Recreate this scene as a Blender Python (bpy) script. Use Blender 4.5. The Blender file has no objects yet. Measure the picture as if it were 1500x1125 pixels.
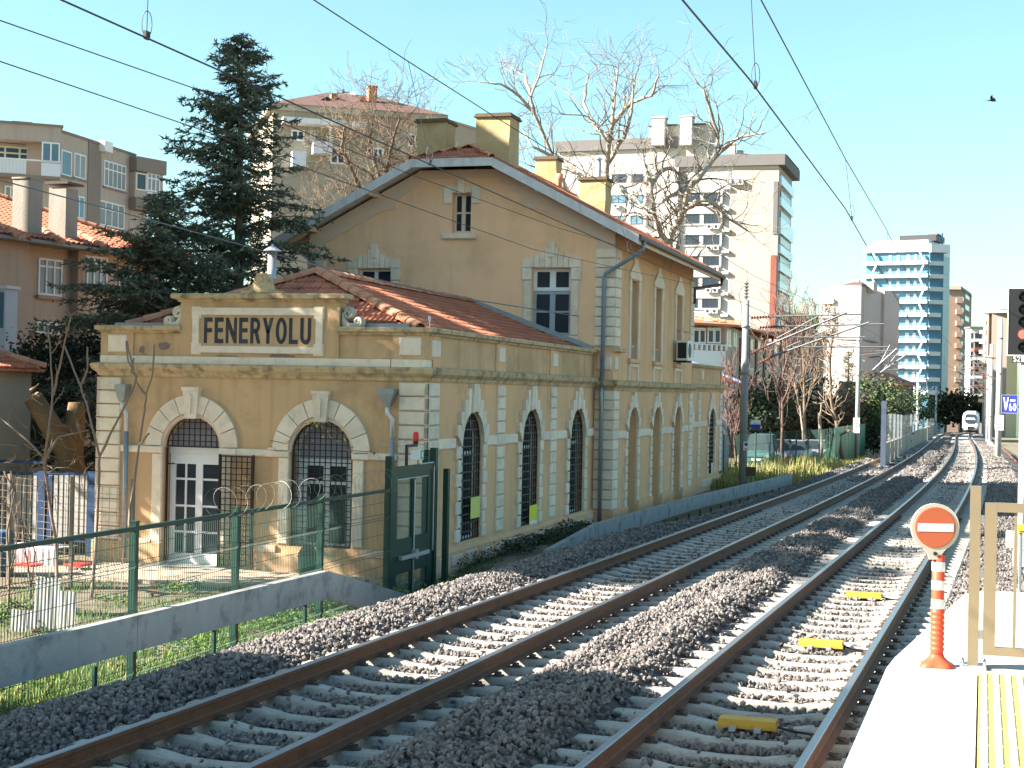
import bpy, math, random
import numpy as np
from mathutils import Vector, Matrix, noise as mnoise
random.seed(7)
sc = bpy.context.scene
COL = sc.collection
# ------------------------------------------------------------------ camera
F, YAW, PITCH, ROLL, CH = 2250.0, math.radians(17.108), math.radians(.2573), math.radians(1.1583), 2.626
_fwd = Vector((-math.sin(YAW)*math.cos(PITCH), math.cos(YAW)*math.cos(PITCH), math.sin(PITCH)))
_rt = Vector((math.cos(YAW), math.sin(YAW), 0))
_up = _rt.cross(_fwd)
R_ = _rt*math.cos(ROLL) + _up*math.sin(ROLL)
U_ = -_rt*math.sin(ROLL) + _up*math.cos(ROLL)
CAM = Vector((0, 0, CH))
cd = bpy.data.cameras.new('camera')
cam = bpy.data.objects.new('camera', cd)
COL.objects.link(cam)
m = Matrix.Identity(4)
for i in range(3):
    m[i][0], m[i][1], m[i][2], m[i][3] = R_[i], U_[i], -_fwd[i], CAM[i]
cam.matrix_world = m
cd.sensor_width = 36
cd.lens = F/1500*36
cd.clip_start, cd.clip_end = .1, 6000
sc.camera = cam
# ------------------------------------------------------------------ light
SUN_EL, SUN_AZ = math.radians(30.5), math.radians(26)
S = Vector((-math.cos(SUN_EL)*math.cos(SUN_AZ), -math.cos(SUN_EL)*math.sin(SUN_AZ), math.sin(SUN_EL)))   # towards the sun
w = bpy.data.worlds.new('World'); sc.world = w; w.use_nodes = True
nt = w.node_tree; nt.nodes.clear()
sky = nt.nodes.new('ShaderNodeTexSky'); sky.sky_type = 'NISHITA'; sky.sun_disc = False
sky.sun_elevation = SUN_EL
sky.sun_rotation = math.atan2(S.x, S.y)
sky.altitude = 0; sky.air_density = 1.0; sky.dust_density = 1.2; sky.ozone_density = 1.0
bg = nt.nodes.new('ShaderNodeBackground'); bg.inputs[1].default_value = .066
tint = nt.nodes.new('ShaderNodeMix'); tint.data_type = 'RGBA'; tint.blend_type = 'MULTIPLY'; tint.inputs[0].default_value = 1
tint.inputs[7].default_value = (.74, .96, .90, 1)
wo = nt.nodes.new('ShaderNodeOutputWorld')
nt.links.new(sky.outputs[0], tint.inputs[6]); nt.links.new(tint.outputs[2], bg.inputs[0]); nt.links.new(bg.outputs[0], wo.inputs[0])
sd = bpy.data.lights.new('sun', 'SUN'); sd.energy = 5.0; sd.angle = math.radians(.53); sd.color = (1, .93, .83)
sun = bpy.data.objects.new('sun', sd); COL.objects.link(sun)
sun.rotation_euler = S.to_track_quat('Z', 'Y').to_euler(); sun.location = (-40, 0, 60)
sc.view_settings.view_transform = 'Standard'; sc.view_settings.look = 'None'
sc.view_settings.gamma = 1; sc.view_settings.use_curve_mapping = False
sc.view_settings.exposure = 2.27
sc.render.engine = 'CYCLES'
sc.cycles.max_bounces = 6; sc.cycles.diffuse_bounces = 3; sc.cycles.glossy_bounces = 3; sc.cycles.transparent_max_bounces = 12

# ------------------------------------------------------------------ helpers
def ray(px, py):
    return _fwd + R_*((px-750)/F) - U_*((py-562.5)/F)
def at(px, py, x=None, y=None, z=None):
    """the point of the place seen in the photograph at (px, py) on the plane x=, y= or z="""
    d = ray(px, py)
    t = (x/d.x) if x is not None else (y/d.y) if y is not None else ((z-CH)/d.z)
    return CAM + d*t
def dep(px, py, d):
    """the same at a depth of d metres along the view"""
    return CAM + ray(px, py)*d

ORG = {}
def empty(name, loc, parent=None):
    o = bpy.data.objects.new(name, None); COL.objects.link(o)
    o.empty_display_size = .3
    ORG[o.name] = Vector(loc)
    if parent: o.parent = parent; o.location = Vector(loc)-ORG[parent.name]
    else: o.location = loc
    return o
def tag(o, label=None, cat=None, group=None, kind=None):
    if label: o['label'] = label
    if cat: o['category'] = cat
    if group: o['group'] = group
    if kind: o['kind'] = kind
    return o
def thing(name, loc, label, cat, group=None):
    return tag(empty(name, loc), label, cat, group)
def link(name, me, parent=None, loc=None, rot=None):
    """link mesh me whose coordinates are relative to loc (world)"""
    o = bpy.data.objects.new(name, me); COL.objects.link(o)
    loc = Vector(loc) if loc is not None else (ORG[parent.name] if parent else Vector((0, 0, 0)))
    ORG[o.name] = loc.copy()
    if parent: o.parent = parent; o.location = loc-ORG[parent.name]
    else: o.location = loc
    if rot is not None: o.rotation_euler = rot
    return o

class MB:
    """collects shapes in world coordinates and links them as ONE mesh object"""
    def __init__(s): s.v = []; s.f = []; s.m = []; s.cur = 0
    def add(s, vs, fs):
        b = len(s.v); s.v.extend([tuple(x) for x in vs])
        s.f.extend([tuple(b+i for i in f) for f in fs]); s.m.extend([s.cur]*len(fs)); return s
    def box(s, x0, x1, y0, y1, z0, z1):
        return s.add([(x0,y0,z0),(x1,y0,z0),(x1,y1,z0),(x0,y1,z0),(x0,y0,z1),(x1,y0,z1),(x1,y1,z1),(x0,y1,z1)],
              [(0,3,2,1),(4,5,6,7),(0,1,5,4),(1,2,6,5),(2,3,7,6),(3,0,4,7)])
    def obox(s, c, ax, ay, az):
        """box from a corner c and three edge vectors"""
        c, ax, ay, az = map(Vector, (c, ax, ay, az))
        return s.add([c, c+ax, c+ax+ay, c+ay, c+az, c+ax+az, c+ax+ay+az, c+ay+az],
              [(0,3,2,1),(4,5,6,7),(0,1,5,4),(1,2,6,5),(2,3,7,6),(3,0,4,7)])
    def prism(s, pts, ext):
        """closed polygon pts (3d) pushed along the vector ext"""
        n = len(pts); e = Vector(ext); a = [Vector(p) for p in pts]
        return s.add(a+[p+e for p in a], [tuple(range(n))[::-1], tuple(range(n, 2*n))]+[(i, (i+1) % n, n+(i+1) % n, n+i) for i in range(n)])
    def tube(s, pts, r, n=6, r1=None, cap=True):
        pts = [Vector(p) for p in pts]; k = len(pts); b = len(s.v); vs = []
        prev = None
        for i, p in enumerate(pts):
            d = (pts[min(i+1, k-1)]-pts[max(i-1, 0)])
            if d.length < 1e-9: d = Vector((0, 0, 1))
            d.normalize()
            if prev is None:
                a = d.cross(Vector((0, 0, 1)) if abs(d.z) < .9 else Vector((0, 1, 0))).normalized()
            else:
                a = prev - d*prev.dot(d)
                a = a.normalized() if a.length > 1e-6 else d.orthogonal().normalized()
            prev = a; c = d.cross(a)
            rr = r[i] if isinstance(r, (list, tuple)) else (r if r1 is None else r+(r1-r)*i/max(1, k-1))
            for j in range(n):
                t = 2*math.pi*j/n
                vs.append(p+(a*math.cos(t)+c*math.sin(t))*rr)
        fs = [(i*n+j, i*n+(j+1) % n, (i+1)*n+(j+1) % n, (i+1)*n+j) for i in range(k-1) for j in range(n)]
        if cap: fs += [tuple(range(n))[::-1], tuple((k-1)*n+j for j in range(n))]
        return s.add(vs, fs)
    def lathe(s, c, prof, n=16, axis=(0, 0, 1)):
        """prof: (radius, height) pairs about axis through c"""
        ax = Vector(axis).normalized(); a = ax.orthogonal().normalized(); b2 = ax.cross(a); c = Vector(c)
        vs = [c+ax*h+(a*math.cos(2*math.pi*j/n)+b2*math.sin(2*math.pi*j/n))*r for r, h in prof for j in range(n)]
        k = len(prof)
        fs = [(i*n+j, i*n+(j+1) % n, (i+1)*n+(j+1) % n, (i+1)*n+j) for i in range(k-1) for j in range(n)]
        fs += [tuple(range(n))[::-1], tuple((k-1)*n+j for j in range(n))]
        return s.add(vs, fs)
    def quad(s, a, b, c, d): return s.add([a, b, c, d], [(0, 1, 2, 3)])
    def mesh(s, name, mats, org=(0, 0, 0), smooth=False):
        me = bpy.data.meshes.new(name); o = Vector(org)
        me.from_pydata([(x-o.x, y-o.y, z-o.z) for x, y, z in s.v], [], s.f)
        for mt in (mats if isinstance(mats, (list, tuple)) else [mats]): me.materials.append(mt)
        if any(s.m): me.polygons.foreach_set('material_index', s.m)
        if smooth: me.polygons.foreach_set('use_smooth', [True]*len(me.polygons))
        me.update(); return me
    def build(s, name, mats, parent=None, loc=None, smooth=False):
        org = Vector(loc) if loc is not None else (ORG[parent.name] if parent else Vector((0, 0, 0)))
        return link(name, s.mesh(name, mats, org, smooth), parent, org)

# ------------------------------------------------------------------ materials
def M(name, col, rough=.85, var=.14, scale=2.5, bump=0., bscale=40, metal=0., rnd=0., stain=None, streak=None, fine=.0, spec=.35):
    """one colour of the thing itself with grain (var/scale), fine speckle, per-object spread (rnd), stain=(colour, amount, scale), streak = downward weathering (colour, amount)"""
    mt = bpy.data.materials.new(name); mt.use_nodes = True
    t = mt.node_tree; n = t.nodes; L = t.links
    p = n['Principled BSDF']; p.inputs['Roughness'].default_value = rough; p.inputs['Metallic'].default_value = metal
    p.inputs['Specular IOR Level'].default_value = spec
    g = n.new('ShaderNodeNewGeometry')
    nz = n.new('ShaderNodeTexNoise'); nz.inputs['Scale'].default_value = scale; nz.inputs['Detail'].default_value = 6
    L.new(g.outputs['Position'], nz.inputs['Vector'])
    mx = n.new('ShaderNodeMix'); mx.data_type = 'RGBA'
    c = Vector(col[:3])
    mx.inputs[6].default_value = (*(c*(1-var)), 1); mx.inputs[7].default_value = (*[min(1, x*(1+var)) for x in c], 1)
    L.new(nz.outputs['Fac'], mx.inputs[0]); out = mx.outputs[2]
    def mixin(fac, colr, o, blend='MIX'):
        q = n.new('ShaderNodeMix'); q.data_type = 'RGBA'; q.blend_type = blend
        L.new(fac, q.inputs[0]); L.new(o, q.inputs[6]); q.inputs[7].default_value = (*colr[:3], 1); return q.outputs[2]
    def ramp(src, a, b, amt):
        r = n.new('ShaderNodeMapRange'); r.inputs[1].default_value = a; r.inputs[2].default_value = b; r.inputs[3].default_value = 0; r.inputs[4].default_value = amt
        L.new(src, r.inputs[0]); return r.outputs[0]
    if stain:
        s2 = n.new('ShaderNodeTexNoise'); s2.inputs['Scale'].default_value = stain[2]; s2.inputs['Detail'].default_value = 8; s2.inputs['Roughness'].default_value = .62
        L.new(g.outputs['Position'], s2.inputs['Vector'])
        out = mixin(ramp(s2.outputs['Fac'], .5, .68, stain[1]), stain[0], out)
    if streak:
        mp = n.new('ShaderNodeMapping'); mp.inputs['Scale'].default_value = (3.2, 3.2, .22); L.new(g.outputs['Position'], mp.inputs['Vector'])
        s3 = n.new('ShaderNodeTexNoise'); s3.inputs['Scale'].default_value = 1.3; s3.inputs['Detail'].default_value = 7; L.new(mp.outputs[0], s3.inputs['Vector'])
        out = mixin(ramp(s3.outputs['Fac'], .5, .75, streak[1]), streak[0], out)
    if fine:
        s4 = n.new('ShaderNodeTexNoise'); s4.inputs['Scale'].default_value = 55; s4.inputs['Detail'].default_value = 3; L.new(g.outputs['Position'], s4.inputs['Vector'])
        hv0 = n.new('ShaderNodeHueSaturation'); r = n.new('ShaderNodeMapRange'); r.inputs[1].default_value = .25; r.inputs[2].default_value = .75; r.inputs[3].default_value = 1-fine; r.inputs[4].default_value = 1+fine
        L.new(s4.outputs['Fac'], r.inputs[0]); L.new(r.outputs[0], hv0.inputs['Value']); L.new(out, hv0.inputs['Color']); out = hv0.outputs[0]
    if rnd:
        oi = n.new('ShaderNodeObjectInfo'); hv = n.new('ShaderNodeHueSaturation')
        r = n.new('ShaderNodeMapRange'); r.inputs[3].default_value = 1-rnd; r.inputs[4].default_value = 1+rnd
        L.new(oi.outputs['Random'], r.inputs[0]); L.new(r.outputs[0], hv.inputs['Value'])
        L.new(out, hv.inputs['Color']); out = hv.outputs[0]
    L.new(out, p.inputs['Base Color'])
    if bump:
        b = n.new('ShaderNodeBump'); b.inputs['Strength'].default_value = min(1, bump); b.inputs['Distance'].default_value = .02
        s5 = n.new('ShaderNodeTexNoise'); s5.inputs['Scale'].default_value = bscale; s5.inputs['Detail'].default_value = 5; L.new(g.outputs['Position'], s5.inputs['Vector'])
        L.new(s5.outputs['Fac'], b.inputs['Height']); L.new(b.outputs[0], p.inputs['Normal'])
    return mt
def emis(name, col, strength):
    mt = M(name, col, .4); p = mt.node_tree.nodes['Principled BSDF']
    p.inputs['Emission Color'].default_value = (*col, 1); p.inputs['Emission Strength'].default_value = strength; return mt
def glass(name, col=(.03, .04, .05), rough=.08):
    mt = M(name, col, rough, .25, .8, spec=.3); return mt

PLA = M('yellow_plaster', (.59, .37, .20), .9, .13, .7, .25, 60, stain=((.30, .19, .09), .6, .9), streak=((.30, .20, .10), .5))
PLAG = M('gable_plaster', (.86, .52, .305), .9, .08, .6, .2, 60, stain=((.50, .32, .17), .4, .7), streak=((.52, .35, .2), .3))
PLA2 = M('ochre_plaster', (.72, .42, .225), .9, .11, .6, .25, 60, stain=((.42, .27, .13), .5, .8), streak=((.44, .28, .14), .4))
COR = M('cornice_plaster', (.53, .385, .22), .9, .18, 2, .6, 30, stain=((.12, .095, .06), .85, 4.5), streak=((.17, .13, .08), .65))
STO = M('white_stone', (.76, .625, .485), .9, .12, 3, .35, 50, rnd=.09, stain=((.42, .34, .25), .4, 3.5))
STO2 = M('cream_board', (.68, .50, .37), .8, .07, 2, .15, 30)
GRY = M('grey_recess_plaster', (.45, .41, .34), .9, .10, 1.5, .2, 50, stain=((.30, .27, .22), .4, 1.6))
WOOD = M('weathered_white_board', (.58, .56, .55), .75, .2, 5, .2, 60, streak=((.30, .28, .27), .5))
TILE = M('red_clay_tile', (.47, .165, .092), .85, .2, 6, .3, 50, rnd=.22, stain=((.10, .06, .045), .5, 2.5), fine=.15)
RTILE = M('ridge_clay_tile', (.52, .23, .13), .85, .2, 6, .3, 50, rnd=.2, stain=((.25, .16, .11), .4, 4))
IRON = M('black_iron', (.018, .016, .016), .55, .3, 8)
ZINC = M('zinc_pipe', (.30, .33, .35), .45, .18, 5, metal=.55)
GUTT = M('brown_gutter', (.10, .08, .07), .5, .2, 4)
WFR = M('white_frame', (.72, .71, .70), .5, .05, 3)
GFR = M('grey_blue_frame', (.30, .35, .39), .55, .08, 3)
GLA = glass('dark_glass')
GLB = glass('bluish_glass', (.05, .10, .14), .06)
RUST = M('rusty_rail', (.135, .054, .024), .75, .25, 9, .3, 70, stain=((.05, .022, .013), .5, 6), fine=.2)
STEEL = M('worn_rail_head', (.30, .29, .29), .32, .2, 12, metal=.85)
CONC = M('sleeper_concrete', (.35, .325, .285), .9, .12, 8, .4, 60, rnd=.10, stain=((.20, .16, .13), .45, 7), fine=.12)
CLIP = M('rail_clip_steel', (.085, .06, .045), .7, .3, 20)
BALB = M('ballast_bed', (.10, .088, .08), .95, .35, 14, .9, 40, fine=.3)
BARR = M('grey_concrete', (.33, .322, .305), .88, .10, 2.2, .25, 40, stain=((.15, .148, .145), .85, 2.8), streak=((.38, .375, .36), .55), fine=.10)
GREEN = M('green_paint', (.005, .032, .022), .45, .12, 3)
GREENW = M('green_wire', (.02, .06, .045), .55, .15, 3)
SILV = M('silver_metal', (.48, .48, .49), .4, .08, 5, metal=.6)
LTRED = emis('red_lamp', (1., .03, .02), 3.2)
YEL = M('yellow_plastic', (.80, .50, .05), .5, .08, 6)
WHITE = M('white_paint', (.78, .77, .75), .55, .05, 4)
BLACK = M('black_paint', (.015, .015, .017), .5, .2, 5)
BLUE = M('blue_sign', (.03, .045, .30), .45, .06, 4)
REDP = M('red_plastic', (.62, .035, .02), .45, .08, 5)
DEADW = M('dark_void', (.02, .018, .016), .9, .2, 3)

# ------------------------------------------------------------------ track geometry
TL0, TR0, TS, TC2, TC3, TZ1, TZ2, T0 = -5.868273, -2.222157, .01948283, -.000597678, 4.978649e-06, -.006989097, -1.870531e-05, 40.
def tz(y): return TZ1*y+TZ2*max(y-30, 0)**2
def tcx(y, right):
    e = max(y-T0, 0)
    return (TR0 if right else TL0)+TS*y+TC2*e*e*.5+TC3*e**3/6
def smooth(a, b, x):
    t = max(0, min(1, (x-a)/(b-a))); return t*t*(3-2*t)
def fbm(x, y, s, o=3): return mnoise.fractal(Vector((x*s, y*s, 3.7)), 1., 2., o)
def ballast_h(x, y):
    """height of the top of the ballast, relative to the rail heads; None outside the bed"""
    zl, cl, cr = tz(y), tcx(y, 0), tcx(y, 1)
    a, b = x-cl, x-cr
    mid = .5*(cl+cr)
    n = .5*fbm(x, y, 1.3)+.5*fbm(x, y, 3.1)
    if a < -1.25:
        h = -.245+.145*smooth(-1.2, -1.65, a)
        h -= smooth(-1.95, -4.0, a)*1.0
        if y > 33: h -= .25*smooth(33, 40, y)*smooth(-1.3, -2.2, a)
        h += n*.05
    elif x < mid+.0:
        h = -.252+n*.012
        if a > 1.02: h = -.245+(.285+.10*fbm(x*.6, y*.35, 1.))*smooth(1.02, 1.65, min(a, -b))+n*.06*smooth(1.02, 1.3, a)-.09*math.exp(-((x-mid)/.3)**2)
    elif b < 1.25:
        h = -.252+n*.012
        if b < -1.02: h = -.245+(.285+.10*fbm(x*.6, y*.35, 1.))*smooth(1.02, 1.65, min(a, -b))+n*.06*smooth(1.02, 1.3, -b)-.09*math.exp(-((x-mid)/.3)**2)
    else:
        h = -.238+.04*smooth(1.3, 1.7, b)-.5*smooth(2.3, 4.2, b)+n*.04
    return zl+h
def ground_h(x, y):
    g = -1.22
    g += (min(0, tz(y)-.65+1.22))*smooth(45, 90, y)
    if x > -9: g = min(g, tz(y)-.75 if y > 5 else g)
    if 13 < y < 27.5 and -12 < x < -9: g += .05*fbm(x, y, .9)
    if 29 < y < 41 and -10.6 < x < -8.4: g += .30*math.exp(-((x+9.6)/.7)**2)*smooth(29, 32, y)*smooth(42, 37, y)
    g += .03*fbm(x, y, .5)
    if y > 330: g += -.004*(y-330)*smooth(330, 400, y)*.3
    return g
def axis(parts):
    out = []
    for a, b, st in parts:
        k = max(1, round((b-a)/st)); out += [a+(b-a)*i/k for i in range(k)]
    return out+[parts[-1][1]]
def sheet(name, xs, ys, hf, mat, kind='structure', smooth_=True):
    v = [(x, y, hf(x, y)) for y in ys for x in xs]; nx = len(xs)
    f = [(j*nx+i, j*nx+i+1, (j+1)*nx+i+1, (j+1)*nx+i) for j in range(len(ys)-1) for i in range(nx-1)]
    mb = MB(); mb.add(v, f); o = mb.build(name, mat, smooth=smooth_); o['kind'] = kind; return o
GRD = M('dirt_ground', (.17, .135, .09), .95, .3, 1.2, .6, 25, stain=((.10, .13, .04), .8, .55), fine=.25)
sheet('ground', axis([(-1500, -200, 130), (-200, -60, 14), (-60, -22, 2), (-22, -8, .4), (-8, 6, 1.4), (6, 60, 6), (60, 200, 20), (200, 1500, 130)]),
      axis([(-300, -20, 40), (-20, 10, 3), (10, 44, .4), (44, 110, 2), (110, 400, 12), (400, 3500, 200)]), ground_h, GRD)
# ballast bed follows the tracks: across offset u from the middle of the two tracks
us = axis([(-5.6, -4.2, .35), (-4.2, 3.9, .075), (3.9, 6, .35)])
ys = axis([(-6, 6, 1), (6, 34, .12), (34, 70, .4), (70, 320, 3)])
mb = MB(); vv = []
for y in ys:
    cm = .5*(tcx(y, 0)+tcx(y, 1))
    for u in us: vv.append((cm+u, y, ballast_h(cm+u, y)-(0.04 if y < 62 else .02)))
nx = len(us)
mb.add(vv, [(j*nx+i, j*nx+i+1, (j+1)*nx+i+1, (j+1)*nx+i) for j in range(len(ys)-1) for i in range(nx-1)])
o = mb.build('ballast_bed', BALB, smooth=True); o['kind'] = 'structure'

# ---- tracks
def sleeper_mesh():
    st = [(-1.3, -.20, .12), (-1.27, -.185, .145), (-1.0, -.185, .15), (-.62, -.185, .15), (-.5, -.20, .145), (-.3, -.232, .125), (0, -.238, .12), (.3, -.232, .125), (.5, -.20, .145), (.62, -.185, .15), (1.0, -.185, .15), (1.27, -.185, .145), (1.3, -.20, .12)]
    mb = MB(); vs = []
    for x, z, h in st: vs += [(x, -h*.62, z-.02), (x, -h*.5, z), (x, h*.5, z), (x, h*.62, z-.02), (x, h, z-.2), (x, -h, z-.2)]
    n = 6; k = len(st)
    mb.add(vs, [(i*n+j, i*n+(j+1) % n, (i+1)*n+(j+1) % n, (i+1)*n+j) for i in range(k-1) for j in range(n)]+[tuple(range(n))[::-1], tuple((k-1)*n+j for j in range(n))])
    return mb.mesh('sleeper', CONC)
def clip_mesh():
    mb = MB()
    for s in (-1, 1):
        for e in (-1, 1):
            x = s*.7535+e*.115
            mb.box(x-.03, x+.03, -.05, .05, -.19, -.16); mb.box(x-.045+e*.02, x+.045+e*.02, -.03, .03, -.19, -.165)
            mb.tube([(x+e*.03, -.05, -.155), (x-e*.03, -.03, -.145), (x+e*.035, 0, -.14), (x-e*.03, .03, -.145), (x+e*.03, .05, -.155)], .009, 4)
    return mb.mesh('rail_clip', CLIP)
SLP, CLP = sleeper_mesh(), clip_mesh()
PROF = [(-.075, -.172), (.075, -.172), (.075, -.161), (.02, -.142), (.0095, -.125), (.0095, -.052), (.036, -.038), (.036, -.006), (.028, 0), (-.028, 0), (-.036, -.006), (-.036, -.038), (-.0095, -.052), (-.0095, -.125), (-.02, -.142), (-.075, -.161)]
for right in (0, 1):
    tr = empty('railway_track', (tcx(0, right), 0, 0)); tr['kind'] = 'structure'
    ysr = axis([(-6, 40, 4), (40, 312, 4)])
    for s in (-1, 1):
        mb = MB(); n = len(PROF); vs = []
        for y in ysr:
            dx = (tcx(y+.5, right)-tcx(y-.5, right)); nrm = Vector((1, -dx, 0)).normalized()
            c = Vector((tcx(y, right), y, tz(y)+s*.012))+nrm*s*.7535
            vs += [c+nrm*px+Vector((0, 0, pz)) for px, pz in PROF]
        mb.add(vs, [])
        b = 0
        for i in range(len(ysr)-1):
            for j in range(n):
                mb.f.append((i*n+j, i*n+(j+1) % n, (i+1)*n+(j+1) % n, (i+1)*n+j)); mb.m.append(1 if j in (7, 8, 9) else 0)
        mb.build('rail', [RUST, STEEL], tr)
    y = 5.4; k = 0
    while y < 84:
        ang = math.atan(tcx(y+.5, right)-tcx(y-.5, right))
        jit = random.uniform(-.012, .012)
        slo = link('sleeper', SLP, tr, (tcx(y, right), y+jit, tz(y)+random.uniform(-.004, .002)), (math.atan(TZ1), .012/.7535*-1*0, -ang+random.uniform(-.006, .006)))
        if y < 42: link('rail_clip', CLP, slo, ORG[slo.name])
        y += .6; k += 1
    mb = MB()
    while y < 300:
        x = tcx(y, right); mb.box(x-1.3, x+1.3, y-.14, y+.14, tz(y)-.4, tz(y)-.2); y += .6
    o = mb.build('far_sleepers', CONC, tr); o['kind'] = 'stuff'
# ---- ballast stones: real stones spread over the bed (uncountable)
STONE = M('ballast_stone', (.172, .152, .14), .9, .22, 30, .4, 120, rnd=.42, stain=((.21, .155, .135), .4, 9), fine=.15)
def stones(name, pts, seed, smin, smax, mat):
    me = bpy.data.meshes.new(name); me.from_pydata([tuple(p) for p in pts], [], []); me.materials.append(mat)
    o = bpy.data.objects.new(name, me); COL.objects.link(o)
    ng = bpy.data.node_groups.new(name, 'GeometryNodeTree')
    ng.interface.new_socket('Geometry', in_out='INPUT', socket_type='NodeSocketGeometry')
    ng.interface.new_socket('Geometry', in_out='OUTPUT', socket_type='NodeSocketGeometry')
    N, L = ng.nodes, ng.links
    gi, go = N.new('NodeGroupInput'), N.new('NodeGroupOutput')
    gti = N.new('GeometryNodeGeometryToInstance')
    for k in range(5):
        ico = N.new('GeometryNodeMeshIcoSphere'); ico.inputs['Radius'].default_value = 1; ico.inputs['Subdivisions'].default_value = 1
        sp = N.new('GeometryNodeSetPosition'); nzn = N.new('ShaderNodeTexNoise'); nzn.inputs['Scale'].default_value = 1.1+.15*k
        pos = N.new('GeometryNodeInputPosition'); addv = N.new('ShaderNodeVectorMath'); addv.operation = 'ADD'; addv.inputs[1].default_value = (k*3.3+seed, k*1.7, k*2.1)
        L.new(pos.outputs[0], addv.inputs[0]); L.new(addv.outputs[0], nzn.inputs['Vector'])
        sub = N.new('ShaderNodeVectorMath'); sub.operation = 'SUBTRACT'; sub.inputs[1].default_value = (.5, .5, .5)
        mul = N.new('ShaderNodeVectorMath'); mul.operation = 'MULTIPLY'; mul.inputs[1].default_value = (2.1, 2.1, 2.1)
        L.new(nzn.outputs['Color'], sub.inputs[0]); L.new(sub.outputs[0], mul.inputs[0]); L.new(ico.outputs[0], sp.inputs[0]); L.new(mul.outputs[0], sp.inputs['Offset'])
        tf = N.new('GeometryNodeTransform'); tf.inputs['Scale'].default_value = (1.25, 1., .72)
        L.new(sp.outputs[0], tf.inputs[0])
        ss = N.new('GeometryNodeSetShadeSmooth'); ss.inputs['Shade Smooth'].default_value = False; L.new(tf.outputs[0], ss.inputs[0])
        sm = N.new('GeometryNodeSetMaterial'); sm.inputs['Material'].default_value = mat; L.new(ss.outputs[0], sm.inputs[0])
        L.new(sm.outputs[0], gti.inputs[0])
    m2p = N.new('GeometryNodeMeshToPoints'); L.new(gi.outputs[0], m2p.inputs[0])
    iop = N.new('GeometryNodeInstanceOnPoints'); iop.inputs['Pick Instance'].default_value = True
    rr = N.new('FunctionNodeRandomValue'); rr.data_type = 'FLOAT_VECTOR'; rr.inputs[0].default_value = (-3.1, -3.1, -3.1); rr.inputs[1].default_value = (3.1, 3.1, 3.1)
    rs = N.new('FunctionNodeRandomValue'); rs.data_type = 'FLOAT'; rs.inputs[2].default_value = smin; rs.inputs[3].default_value = smax; rs.inputs['Seed'].default_value = 5
    ri = N.new('FunctionNodeRandomValue'); ri.data_type = 'INT'; ri.inputs[4].default_value = 0; ri.inputs[5].default_value = 4; ri.inputs['Seed'].default_value = 9
    L.new(m2p.outputs[0], iop.inputs['Points']); L.new(gti.outputs[0], iop.inputs['Instance']); L.new(ri.outputs[2], iop.inputs['Instance Index'])
    L.new(rr.outputs[0], iop.inputs['Rotation']); L.new(rs.outputs[1], iop.inputs['Scale'])
    L.new(iop.outputs[0], go.inputs[0])
    md = o.modifiers.new('stones', 'NODES'); md.node_group = ng
    o['kind'] = 'stuff'; return o
rg = np.random.default_rng(3)
def scatter(n, ya, yb, dens_pow, sub):
    pts = []
    for _ in range(n):
        y = ya+(yb-ya)*rg.random()**dens_pow
        cm = .5*(tcx(y, 0)+tcx(y, 1)); x = cm+rg.uniform(-5.1, 4.3)
        if y < 14.1 and x > -.62: continue
        a, b = x-tcx(y, 0), x-tcx(y, 1)
        c = a if abs(a) < abs(b) else b
        if abs(abs(c)-.7535) < .10: continue
        sl = ((y-5.4)/.6) % 1; sl = min(sl, 1-sl)*.6
        if abs(c) < 1.3 and sl < .155:
            if rg.random() > (.035 if abs(c) < .6 else .06): continue
            pts.append((x, y, tz(y)-.205)); continue
        pts.append((x, y, ballast_h(x, y)+rg.uniform(-.02, .012)))
    return pts
stones('ballast_stones', scatter(88000, 6.5, 27, 1.25, 0)+scatter(34000, 27, 62, 1.3, 0), 1, .017, .031, STONE)
stones('far_ballast_stones', scatter(26000, 62, 150, 1.2, 0), 4, .05, .085, STONE)
# ================================================================== station building
AX0, AX1, AY, AB = -18.13, -10.67, 28.9, -1.25        # annex left/right/front plane/base
MX0, MX1, MY, MY2 = -19.65, -10.14, 42.7, 55.0        # main block
NY2 = 65.0                                            # far annex end
ST = thing('station_building', (-14.4, 28.9, AB), 'yellow plastered station house with white stone corners, red tiles and FENERYOLU panel', 'station')
class Fr:
    """a wall frame: u along the wall, z up, o outwards"""
    def __init__(s, kind, plane): s.k, s.p = kind, plane
    def P(s, u, z, o=0.):
        return Vector((u, s.p-o, z)) if s.k == 'f' else Vector((s.p+o, u, z)) if s.k == 'r' else Vector((s.p-o, u, z)) if s.k == 'l' else Vector((u, s.p+o, z))
    def n(s): return Vector((0, -1, 0)) if s.k == 'f' else Vector((1, 0, 0)) if s.k == 'r' else Vector((-1, 0, 0)) if s.k == 'l' else Vector((0, 1, 0))
    def box(s, mb, u0, u1, z0, z1, o0, o1):
        a, b = s.P(u0, z0, o0), s.P(u1, z1, o1)
        return mb.box(min(a.x, b.x), max(a.x, b.x), min(a.y, b.y), max(a.y, b.y), min(a.z, b.z), max(a.z, b.z))
    def rot(s): return (0, 0, {'f': 0, 'r': math.pi/2, 'l': -math.pi/2, 'b': math.pi}[s.k])
    def poly(s, mb, pts, o0, o1): return mb.prism([s.P(u, z, o0) for u, z in pts], s.n()*(o1-o0))
FA, FS, FM, FMS = Fr('f', AY), Fr('r', AX1), Fr('f', MY), Fr('r', MX1)
BLK = {}
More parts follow.
